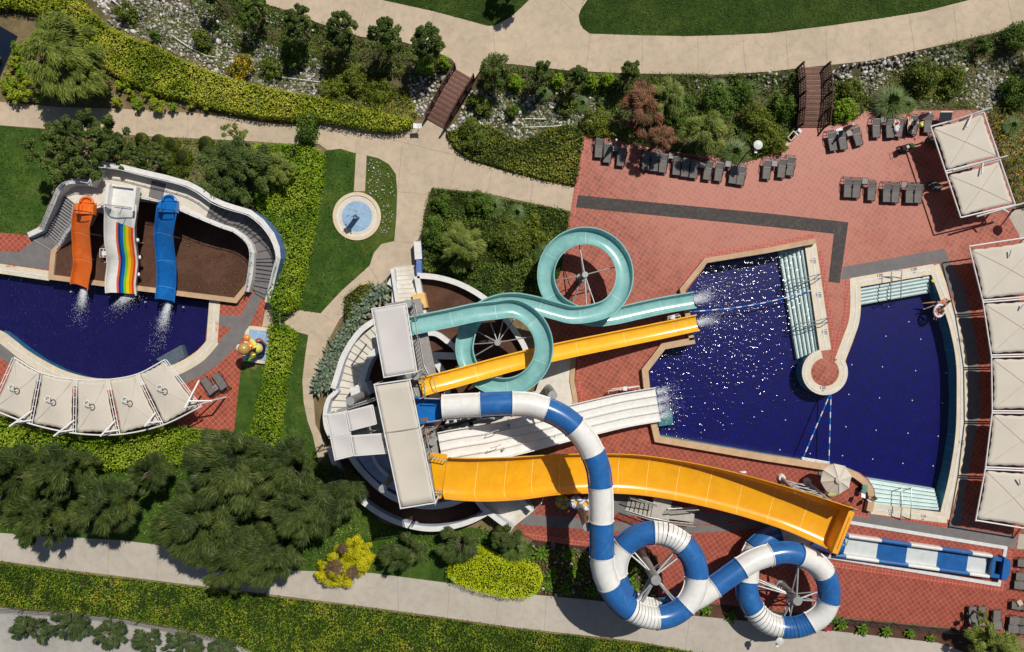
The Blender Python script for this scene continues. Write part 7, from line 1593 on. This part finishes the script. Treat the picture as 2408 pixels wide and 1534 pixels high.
for k in range(8): mb = MB(); mb.tube([ap + Vector((0, 0, .015)), rimp[k] + Vector((0, 0, .015))], .018, 4); mb.build('rib', SEAM, o)
mb = MB(); mb.lathe((ap.x, ap.y, .07), [(0, .12), (.4, .1), (.42, 0)], 20); mb.build('base', GREYDECK, o)
o = thing('chair', 'pale chair half hidden under the big parasol', 'chair', P(1938, 1148)); c = P(1938, 1148); mb = MB(); mb.box(c + Vector((0, 0, .5)), (.5, .5, .05), R(20)); mb.build('seat', BEIGE, o); mb = MB(); mb.box(c + Vector((-.25, .1, .8)), (.06, .5, .55), R(20)); mb.build('backrest', BEIGE, o)
for sx in (-.2, .2):
    for sy in (-.2, .2): mb = MB(); mb.tube([c + Vector((sx, sy, .5)), c + Vector((sx * 1.2, sy * 1.2, .07))], .025, 5); mb.build('leg', WHITESTEEL, o)
o = thing('swim_float', 'dark red rescue float lying in the parasol shade', 'float', P(1940, 1140)); mb = MB(); mb.ball(P(1939, 1137, .2), (.3, .1, .08), 12, 8, rot=Matrix.Rotation(R(60), 3, 'Z')); mb.build('float_body', plain('dark_red_foam', lin(120, 24, 30), rough=.6), o, smooth=True)
mb = MB(); mb.ball(P(1957, 1163, .25), (.42, .2, .12), 14, 8, rot=Matrix.Rotation(R(8), 3, 'Z')); q = mb.build('float_bag', plain('lime_white_bag', lin(190, 200, 120), lin(120, 130, 60), .8), smooth=True); tag(q, 'lime and white bag poking out below the big parasol', 'bag')
for x, y, l in ((2034, 1147, 'green stool cushion, upper of the two by the stone wall'), (2032, 1156, 'green stool cushion, lower of the two by the stone wall')):
    o = thing('bar_stool', l, 'stool', P(x, y)); v = P(x, y, .75); mb = MB(); mb.lathe((v.x, v.y, .68), [(0, .1), (.2, .09), (.24, .04), (.2, 0)], 18); mb.build('cushion', plain('sea_green_cushion', lin(96, 140, 124), lin(78, 120, 106), .6), o, smooth=True); mb = MB(); mb.cyl((v.x, v.y, .07), (v.x, v.y, .7), .05, n=8); mb.lathe((v.x, v.y, .07), [(.2, 0), (.2, .04), (0, .05)], 14); mb.build('stand', FRAME, o)
def plate(label, x, y, h, m, rz, tilt=25):
    o = thing('notice_sign', label, 'sign', P(x, y)); v = P(x, y, h); mb = MB(); mb.cyl((v.x, v.y, .07), v, .025, n=6); mb.build('pole', STEEL, o); mb = MB(); mb.box(v, (.36, .03, .36), axis=Matrix.Rotation(R(rz), 3, 'Z') @ Matrix.Rotation(R(tilt), 3, 'X')); mb.build('sign_plate', m, o)
plate('small dark arrow sign leaning over the round stone wall', 2056, 1172, 1.3, RAILWOOD, 30, 50); plate('small white sign plate standing by the green stools', 2030, 1166, 1.2, WHT, -20, 60); plate('thin white sign plate over the end of the round wall', 2046, 1177, 1.1, WHT, 15, 20)

# aluminium stair platform under the amber slide
fs = lambda x, y, z=0: P(1205.2 + x * .19531, 1117 + y * .19531, z)
o = thing('steel_platform', 'grey aluminium step platform with grilles under the amber slide', 'platform', fs(1760, 420)); ALU = plain('aluminium_deck', lin(184, 180, 170), lin(164, 158, 146), .5, metal=.1)
mb = MB(); mb.prism([fs(1705, 265, 1.1), fs(1920, 300, 1.1), fs(1885, 545, 1.1), fs(1665, 515, 1.1)], .95, 1.1); mb.build('landing', ALU, o)
for k in range(6):
    t0 = k / 6; t1 = (k + 1) / 6; z = 1.0 - .16 * k; L = lambda a, b, t: (a[0] + (b[0] - a[0]) * t, a[1] + (b[1] - a[1]) * t)
    A = L((1695, 340), (1395, 250), t0); B = L((1665, 515), (1350, 415), t0); C_ = L((1665, 515), (1350, 415), t1 - .03); D_ = L((1695, 340), (1395, 250), t1 - .03)
    mb = MB(); mb.prism([fs(*A, z), fs(*B, z), fs(*C_, z), fs(*D_, z)], z - .04, z); mb.build('step', ALU, o)
mb = MB(); mb.prism([fs(1920, 380, 1.05), fs(2185, 400, .3), fs(2165, 555, .3), fs(1885, 545, 1.05)], .62, .68); mb.build('ramp', ALU, o)
def grille(L, parent, h=.8, n=18, m=STEEL):
    mb = MB(); p = [fs(*q) for q in L]
    for a, b in zip(p[:-1], p[1:]):
        mb.tube([a + Vector((0, 0, h)), b + Vector((0, 0, h))], .05, 6); mb.tube([a, b], .04, 5)
        for k in range(n + 1): q = a.lerp(b, k / n); mb.tube([q, q + Vector((0, 0, h))], .022, 4)
    return mb.build('grille', m, parent)
grille([(1350, 420, 1.0), (1640, 510, 1.3), (1890, 560, 1.3), (2170, 590, .9)], o); grille([(1400, 255, .9), (1720, 350, 1.3)], o); grille([(1870, 410, 1.3), (2215, 390, .9)], o)
# inflatable rings
def swimring(label, x, y, z, ro, ri, m, m2):
    c = fs(x, y, z); o = thing('inflatable_ring', label, 'inflatable ring', c - Vector((0, 0, ri))); mb = MB(); R0 = (ro + .0) - ri
    mb.tube([c + Vector((R0 * math.cos(R(a)), R0 * math.sin(R(a)), 0)) for a in range(0, 360, 15)], ri, 12, closed=True); mb.build('tube', m, o, smooth=True)
    for k in range(5):
        a = R(k * 72 + 20); q = c + Vector((R0 * math.cos(a), R0 * math.sin(a), ri * .72)); mb = MB(); mb.ball(q, (.18, .1, ri * .3), 10, 6, rot=Matrix.Rotation(a, 3, 'Z')); mb.build('splash_motif', m2, o, smooth=True)
    mb = MB(); mb.lathe(c - Vector((0, 0, ri * .5)), [(0, 0), (R0 - ri * .6, 0)], 20); mb.build('floor', YELLOW, o)
RY = plain('yellow_vinyl', lin(206, 190, 40), rough=.35); RB = plain('blue_print', lin(46, 110, 190), rough=.35); RW = plain('white_vinyl', lin(232, 232, 236, .9), rough=.3)
swimring('yellow and blue inflatable ring stacked by the ramp foot', 615, 335, .42, .56, .19, RY, RB); swimring('second yellow inflatable ring under the first', 590, 320, .2, .55, .19, RY, RB); swimring('white inflatable ring with blue splashes beside the grey mast', 765, 330, .62, .58, .2, RW, RB); swimring('white inflatable ring with blue stars below the tube slide', 885, 350, .3, .6, .2, RW, RB)
# glass balustrade panels beside the ramp foot
CLR = bpy.data.materials.new('clear_screen'); CLR.use_nodes = True
b_ = CLR.node_tree.nodes['Principled BSDF']; b_.inputs['Base Color'].default_value = (.8, .86, .9, 1); b_.inputs['Alpha'].default_value = .3; b_.inputs['Roughness'].default_value = .1
o = thing('glass_screen', 'clear glass screen with white post at the foot of the ramp', 'screen', P(1256, 1190)); mb = MB(); mb.add([P(1243, 1172, 1.1), P(1258, 1200, 1.1), P(1255, 1201, .1), P(1241, 1174, .1)], [(0, 1, 2, 3)]); q = mb.build('glass', CLR, o); md = q.modifiers.new('thickness', 'SOLIDIFY'); md.thickness = .02
mb = MB(); mb.tube([P(1253, 1203, .1), P(1273, 1184, 1.3)], .05, 6); mb.tube([P(1273, 1184, 1.3), P(1279, 1166, 1.3)], .04, 6); mb.build('post', WHITESTEEL, o)
# small white arch by the pool wall
mb = MB(); v = P(1746, 1110); mb.tube([v + Vector((.22 * math.cos(R(a)), 0, .22 * math.sin(R(a)))) for a in range(0, 181, 20)], .1, 10); tag(mb.build('ventilation_cowl', WHT, smooth=True), 'small white curved vent between the pool wall and the amber slide', 'vent')
# red bench in the bed
o = thing('bench', 'dark red bench in the plants below the second tube loop', 'bench', P(1940, 1473)); c = P(1940, 1473); mb = MB(); mb.box(c + Vector((0, 0, .45)), (.7, .3, .06), R(-10)); mb.build('seat', plain('dark_red_paint', lin(150, 40, 56), rough=.6), o); mb = MB(); mb.box(c + Vector((-.25, 0, .22)), (.06, .28, .42), R(-10)); mb.box(c + Vector((.25, -.08, .22)), (.06, .28, .42), R(-10)); mb.build('legs', FRAME, o)
# wire fences along the lower deck edge
def fence(label, pts, h=1.0, step=1.6):
    o = thing('wire_fence', label, 'fence', P(*pts[0])); p = [P(*q) for q in pts]; mb = MB(); pm = MB()
    for a, b in zip(p[:-1], p[1:]):
        n = max(1, int((b - a).length / step))
        for z in (.08, .3, .52, .74, .96): mb.tube([a + Vector((0, 0, z * h)), b + Vector((0, 0, z * h))], .014, 4)
        for k in range(n + 1): q = a.lerp(b, k / n); pm.tube([q, q + Vector((0, 0, h))], .035, 6)
    mb.build('wires', FRAME, o); pm.build('posts', FRAME, o)
fence('dark wire fence along the lower deck, below the runout trough', [(1952, 1452), (2100, 1465), (2239, 1480), (2345, 1494)]); fence('dark wire fence between the ramp foot and the tube slide bed', [(1254, 1272), (1334, 1284), (1391, 1290), (1540, 1306)]); fence('thin wire fence between the cedars and the planting strip', [(-20, 1428), (60, 1432), (200, 1442), (330, 1459), (450, 1482), (560, 1508)], .9, 2.2)

# blue walled house at the corner
o = thing('blue_house', 'dark blue walled house at the corner with a yellow window frame', 'house', P(20, 110)); B0 = Vector((42, 86)); d1 = Vector((-41, 95)).normalized(); d2 = Vector((-41, -24)).normalized()
q = [B0, B0 + d1 * 230, B0 + d1 * 230 + d2 * 260, B0 + d2 * 260]; w = [P(v.x, v.y) for v in q]; mb = MB(); mb.prism(w, 0, 4.6); mb.build('wall', plain('dark_blue_house_paint', lin(44, 68, 108), lin(38, 60, 96), .8), o)
mb = MB(); cen = sum(w, Vector()) / 4; mb.prism([cen + (v - cen) * 1.06 for v in w], 4.6, 4.85); mb.build('roof', WHITE, o)
a = P(*(B0 + d1 * 62)); b = P(*(B0 + d1 * 96)); n_ = (b - a).normalized().cross(Vector((0, 0, 1))); n_ = n_ if n_.x > 0 else -n_
rot = Matrix(((b - a).normalized(), n_, Vector((0, 0, 1)))).transposed(); mb = MB(); mb.box((a + b) / 2 + n_ * .03 + Vector((0, 0, 1.6)), ((b - a).length, .1, 1.6), axis=rot); wf = mb.build('window', plain('yellow_window_frame', lin(214, 180, 90), rough=.6), o); mb = MB(); mb.box((a + b) / 2 + n_ * .085 + Vector((0, 0, 1.6)), ((b - a).length - .2, .02, 1.4), axis=rot); mb.build('pane', GAP, wf)

# painted cartoon statue on a tiled plinth
o = thing('plinth', 'pale blue tiled plinth with cream rim beside the kids deck', 'plinth', P(600, 812)); st = lambda x, y, z=0: P(529.1 + x * .0958, 734.9 + y * .0958, z)
mb = MB(); mb.prism([st(600, 330, .3), st(1110, 380, .3), st(1060, 1280, .3), st(420, 1190, .3), st(490, 480, .3)], .0, .3); mb.build('rim', CREAM, o); mb = MB(); mb.prism([st(605, 410, .31), st(1060, 470, .31), st(1000, 1195, .31), st(500, 1120, .31)], .29, .31); mb.build('tiles', BASINBLUE, o)
fig = thing('statue', 'painted figure statue in yellow jacket and blue trousers with raised arm', 'statue', st(860, 880, .3))
def part(nm, m, fn): mb = MB(); fn(mb); return mb.build(nm, m, fig, smooth=True)
YJ = plain('pale_yellow_gloss', lin(228, 222, 120), lin(212, 206, 96), .3, coat=.3); NB_ = plain('navy_gloss', lin(24, 22, 84), rough=.3, coat=.3); HB = plain('tan_gloss', lin(184, 150, 84), lin(166, 132, 70), .3, coat=.3); OG = plain('orange_gloss', lin(236, 140, 60), rough=.3, coat=.3); GR = plain('green_gloss', lin(70, 180, 70), rough=.3, coat=.3); BRN = plain('brown_gloss', lin(156, 90, 66), rough=.3, coat=.3)
part('trousers', NB_, lambda mb: (mb.tube([st(935, 850, .3), st(900, 840, .75)], [.26, .3], 14), mb.tube([st(920, 960, .3), st(890, 930, .75)], [.26, .3], 14), mb.ball(st(850, 880, .95), (.48, .62, .35), 16, 10)))
part('jacket', YJ, lambda mb: mb.tube([st(840, 885, .95), st(770, 885, 1.3), st(690, 890, 1.65), st(620, 890, 1.85)], [.42, .46, .42, .26], 18))
part('raised_arm', YJ, lambda mb: mb.tube([st(720, 800, 1.7), st(680, 720, 1.8), st(600, 665, 2.0)], [.24, .2, .17], 12)); part('glove', OG, lambda mb: (mb.ball(st(530, 625, 2.1), (.3, .28, .22), 14, 10), [mb.tube([st(500 + k * 16, 655, 2.05), st(490 + k * 18, 680, 1.95)], .06, 6) for k in range(4)]))
part('lowered_arm', YJ, lambda mb: mb.tube([st(690, 1000, 1.6), st(690, 1070, 1.4), st(640, 1120, 1.2)], [.25, .22, .17], 12)); part('glove', GR, lambda mb: (mb.ball(st(580, 1145, 1.15), (.3, .22, .2), 14, 10), [mb.tube([st(540 + k * 22, 1165, 1.1), st(535 + k * 22, 1190, 1.0)], .055, 6) for k in range(4)]))
part('collar', OG, lambda mb: mb.ball(st(600, 880, 1.95), (.36, .5, .2), 16, 8)); part('hair', HB, lambda mb: mb.ball(st(460, 900, 2.45), (.5, .5, .46), 20, 12)); part('cap_tip', WHT, lambda mb: mb.ball(st(350, 880, 2.4), (.24, .34, .3), 14, 10)); part('tail', BRN, lambda mb: (mb.ball(st(830, 710, .8), (.3, .28, .3), 14, 10), mb.tube([st(830, 710, .8), st(930, 760, .6), st(1010, 810, .4)], [.28, .2, .08], 12)))
mb = MB()
for a, b in (((640, 810, 2.0), (820, 1000, 1.28)), ((575, 1020, 1.95), (820, 850, 1.45))):
    A = Vector(st(*a)); Bq = Vector(st(*b)); mb.tube([A, A.lerp(Bq, .5) + Vector((0, 0, .62)), Bq + Vector((0, 0, .3))], .045, 6)
mb.ball(st(735, 915, 2.0), (.12, .12, .05), 12, 6); mb.build('harness', BLKC, fig)
mb = MB(); mb.ball(st(830, 900, 1.25), (.1, .1, .1)); 

# ------------------------------------------------------------------ two people at the pool edge
SKIN = plain('tanned_skin', lin(196, 140, 112), lin(180, 124, 98), .55); HAIRD = plain('dark_hair', lin(40, 28, 24), rough=.6)
def body(name, J, E, rad, m, parent):
    """one continuous skinned figure from joints (metres, world)"""
    me = bpy.data.meshes.new(name); keys = list(J); off = wloc(parent); ix = {k: i for i, k in enumerate(keys)}
    me.from_pydata([tuple(Vector(J[k]) - off) for k in keys], [(ix[a], ix[b]) for a, b in E], []); me.materials.append(m)
    o = bpy.data.objects.new(name, me); COL.objects.link(o); o.parent = parent
    o.modifiers.new('skin', 'SKIN'); sd = o.modifiers.new('smooth', 'SUBSURF'); sd.levels = 2; sd.render_levels = 2
    for k in keys:
        v = me.skin_vertices[0].data[ix[k]]; v.radius = (rad[k], rad[k]); v.use_root = k == 'pelvis'
    return o
def fingers(J, E, rad, hand, d, s):
    d = Vector(d).normalized(); s = Vector(s).normalized()
    for k, (w, l) in enumerate(((-.036, .055), (-.012, .075), (.012, .08), (.034, .07))):
        a = f'{hand}f{k}a'; b = f'{hand}f{k}b'; h = Vector(J[hand]); J[a] = h + d * .07 + s * w; J[b] = h + d * (.07 + l) + s * w + Vector((0, 0, -.02)); rad[a] = .01; rad[b] = .008; E += [(hand, a), (a, b)]
    a = hand + 'th'; J[a] = Vector(J[hand]) + d * .03 - s * .07; rad[a] = .011; E.append((hand, a))
def person(label, root, fwd, J0, hairc, parts):
    o = thing('person', label, 'person', root); f = Vector(fwd).normalized(); s = f.cross(Vector((0, 0, 1))); root = Vector(root)
    J = {k: root + f * a + s * b + Vector((0, 0, c)) for k, (a, b, c, r) in J0.items()}; rad = {k: v[3] for k, v in J0.items()}
    E = [('pelvis', 'waist'), ('waist', 'chest'), ('chest', 'neck'), ('neck', 'head'), ('chest', 'shl'), ('shl', 'ell'), ('ell', 'hal'), ('chest', 'shr'), ('shr', 'elr'), ('elr', 'har'), ('pelvis', 'hil'), ('hil', 'knl'), ('knl', 'anl'), ('anl', 'tol'), ('pelvis', 'hir'), ('hir', 'knr'), ('knr', 'anr'), ('anr', 'tor')]
    for h, e in (('hal', 'ell'), ('har', 'elr')): fingers(J, E, rad, h, Vector(J[h]) - Vector(J[e]), s)
    body('body', J, E, rad, SKIN, o)
    h = J['head']; mb = MB(); mb.ball(h + Vector((0, 0, .035)) - f * .02, (.112, .105, .105), 16, 10); mb.build('hair', hairc, o, smooth=True)
    for nm, m, items in parts:
        mb = MB()
        for k, r in items: mb.ball(J[k], r, 16, 10)
        mb.build(nm, m, o, smooth=True)
    return o, J
p1 = {'pelvis': (-.42, 0, -.1, .15), 'waist': (-.2, 0, .0, .13), 'chest': (.05, 0, .1, .15), 'neck': (.24, 0, .2, .06), 'head': (.42, .02, .26, .1), 'shl': (.12, -.2, .12, .075), 'ell': (.3, -.27, .14, .05), 'hal': (.42, -.1, .17, .035), 'shr': (.12, .2, .12, .075), 'elr': (.3, .27, .14, .05), 'har': (.44, .12, .17, .035),
      'hil': (-.46, -.1, -.12, .1), 'knl': (-.85, -.16, -.3, .065), 'anl': (-1.2, -.2, -.45, .045), 'tol': (-1.36, -.2, -.52, .03), 'hir': (-.46, .1, -.12, .1), 'knr': (-.8, .18, -.32, .065), 'anr': (-1.15, .26, -.42, .045), 'tor': (-1.3, .28, -.5, .03)}
r1 = P(2215, 711); person('person lying over the pool edge with arms on the coping', (r1.x, r1.y, .06), (1, .22, 0), p1, HAIRD, (('swim_shorts', plain('dark_swimwear', lin(30, 30, 44), rough=.7), (('pelvis', (.19, .19, .15)),)),))
p2 = {'pelvis': (-.1, 0, -.08, .14), 'waist': (.02, 0, .06, .12), 'chest': (.2, 0, .2, .13), 'neck': (.32, 0, .32, .055), 'head': (.4, 0, .44, .1), 'shl': (.22, -.17, .24, .065), 'ell': (.1, -.33, .2, .045), 'hal': (-.12, -.3, .2, .033), 'shr': (.22, .17, .24, .065), 'elr': (.1, .33, .2, .045), 'har': (-.12, .3, .2, .033),
      'hil': (-.14, -.09, -.06, .09), 'knl': (-.42, -.1, .1, .06), 'anl': (-.7, -.1, -.1, .042), 'tol': (-.84, -.1, -.1, .03), 'hir': (-.14, .09, -.06, .09), 'knr': (-.42, .1, .1, .06), 'anr': (-.68, .12, -.12, .042), 'tor': (-.82, .12, -.12, .03)}
r2 = P(2207, 731); person('person sitting in a pale ring beside the pool edge, green top', (r2.x, r2.y, .05), (.35, .9, 0), p2, HAIRD, (('swim_top', plain('green_swimwear', lin(40, 170, 90), rough=.7), (('chest', (.15, .15, .12)),)),))
o = thing('inflatable_ring', 'pale pink and blue oval ring floating at the pool edge', 'inflatable ring', (r2.x, r2.y, 0)); c = Vector((r2.x, r2.y, .08)); mb = MB(); mb.tube([c + Matrix.Rotation(R(68), 3, 'Z') @ Vector((.52 * math.cos(R(a)), .38 * math.sin(R(a)), 0)) for a in range(0, 360, 15)], .12, 10, closed=True); mb.build('tube', plain('pale_pink_vinyl', lin(232, 206, 204), lin(200, 206, 226), .35, scale=2), o, smooth=True)

# ------------------------------------------------------------------ foam where the slides meet the water
FOAM, ft, _ = nt('white_foam')
fb_ = ft.nodes.new('ShaderNodeBsdfDiffuse'); fb_.inputs[0].default_value = (.86, .89, .92, 1); fp_ = ft.nodes.new('ShaderNodeBsdfTransparent'); fm_ = ft.nodes.new('ShaderNodeMixShader'); fm_.inputs[0].default_value = .4; fo_ = ft.nodes.new('ShaderNodeOutputMaterial')
ft.links.new(fp_.outputs[0], fm_.inputs[1]); ft.links.new(fb_.outputs[0], fm_.inputs[2]); ft.links.new(fm_.outputs[0], fo_.inputs[0])
rf = np.random.default_rng(5)
def foam(a, b, w0, w1, n, nm, wake=True):
    if wake: foam(a, (a[0] + (b[0] - a[0]) * 2.1, a[1] + (b[1] - a[1]) * 2.1), w0 * 1.2, w1 * 2.2, int(n * .3), nm.replace('white foam', 'thin wake of foam spreading'), False)
    A = np.array(P(*a)[:2]); B = np.array(P(*b)[:2]); n = int(n * 4.5); t = rf.beta(1.0, 2.2, n); d = B - A; L = np.linalg.norm(d); s = np.array([-d[1], d[0]]) / L
    wd = (w0 + (w1 - w0) * t) / S; off = rf.normal(0, .34, n) * wd; p = A + d * t[:, None] + s * off[:, None] + rf.normal(0, .04, (n, 2))
    z = -.04 + rf.uniform(0, .1, n) * (1 - t); p3 = np.concatenate([p, z[:, None]], 1)
    V = leaf_quads(p3, np.tile([0, 0, 1.0], (n, 1)), .085, .03, t=np.tile([d[0], d[1], 0], (n, 1)) + rf.normal(0, .6 * L, (n, 3)), jit=.35, r=rf)
    o = quads('foam', V, FOAM, loc=(A[0], A[1], -.05)); tag(o, nm, 'foam', None, 'stuff')
foam((198, 680), (189, 728), 8, 20, 420, 'white foam below the orange slide'); foam((397, 712), (377, 782), 8, 26, 520, 'white foam below the blue slide'); foam((296, 692), (308, 708), 46, 56, 420, 'white foam below the rainbow slide')
foam((1632, 706), (1682, 690), 12, 34, 420, 'white foam below the teal slide'); foam((1641, 759), (1694, 748), 10, 26, 300, 'white foam below the yellow slide')
for k, y in enumerate((922, 942, 962, 980)): foam((1545 + k * 1.5, y), (1578 + k * 1.5, y - 8), 10, 18, 150, f'white foam below lane {("one", "two", "three", "four")[k]} of the racing slide')

# ------------------------------------------------------------------ camera, sun and sky
cam = bpy.data.cameras.new('camera'); cam.sensor_fit = 'HORIZONTAL'; cam.sensor_width = 36; cam.lens = 18 / (1204 / 1605.0); cam.clip_start = .5; cam.clip_end = 3000
co = bpy.data.objects.new('camera', cam); COL.objects.link(co); co.location = (0, 0, HC); co.rotation_euler = (0, 0, 0); scn.camera = co
EL = R(55.6); AZ = math.atan2(.6, .8)
sun = bpy.data.lights.new('sun', 'SUN'); sun.energy = 4.1; sun.angle = R(.53); sun.color = (1, .955, .88)
so = bpy.data.objects.new('sun', sun); COL.objects.link(so); dirv = Vector((-math.sin(AZ) * math.cos(EL), -math.cos(AZ) * math.cos(EL), -math.sin(EL))); so.rotation_euler = dirv.to_track_quat('-Z', 'Y').to_euler(); so.location = (30, 40, 60)
wd = bpy.data.worlds.new('World'); scn.world = wd; wd.use_nodes = True; t = wd.node_tree; t.nodes.clear()
sk = t.nodes.new('ShaderNodeTexSky'); sk.sky_type = 'NISHITA'; sk.sun_disc = False; sk.sun_elevation = EL; sk.sun_rotation = AZ; sk.air_density = 1.0; sk.dust_density = 1.0
bg = t.nodes.new('ShaderNodeBackground'); bg.inputs[1].default_value = .05; wo = t.nodes.new('ShaderNodeOutputWorld'); t.links.new(sk.outputs[0], bg.inputs[0]); t.links.new(bg.outputs[0], wo.inputs[0])
vs_ = scn.view_settings; scn.display_settings.display_device = 'sRGB'; vs_.view_transform = 'Standard'; vs_.look = 'None'; vs_.gamma = 1; vs_.exposure = 0; vs_.use_curve_mapping = False
scn.cycles.max_bounces = 8; scn.cycles.transparent_max_bounces = 12; scn.cycles.caustics_reflective = False; scn.cycles.caustics_refractive = False
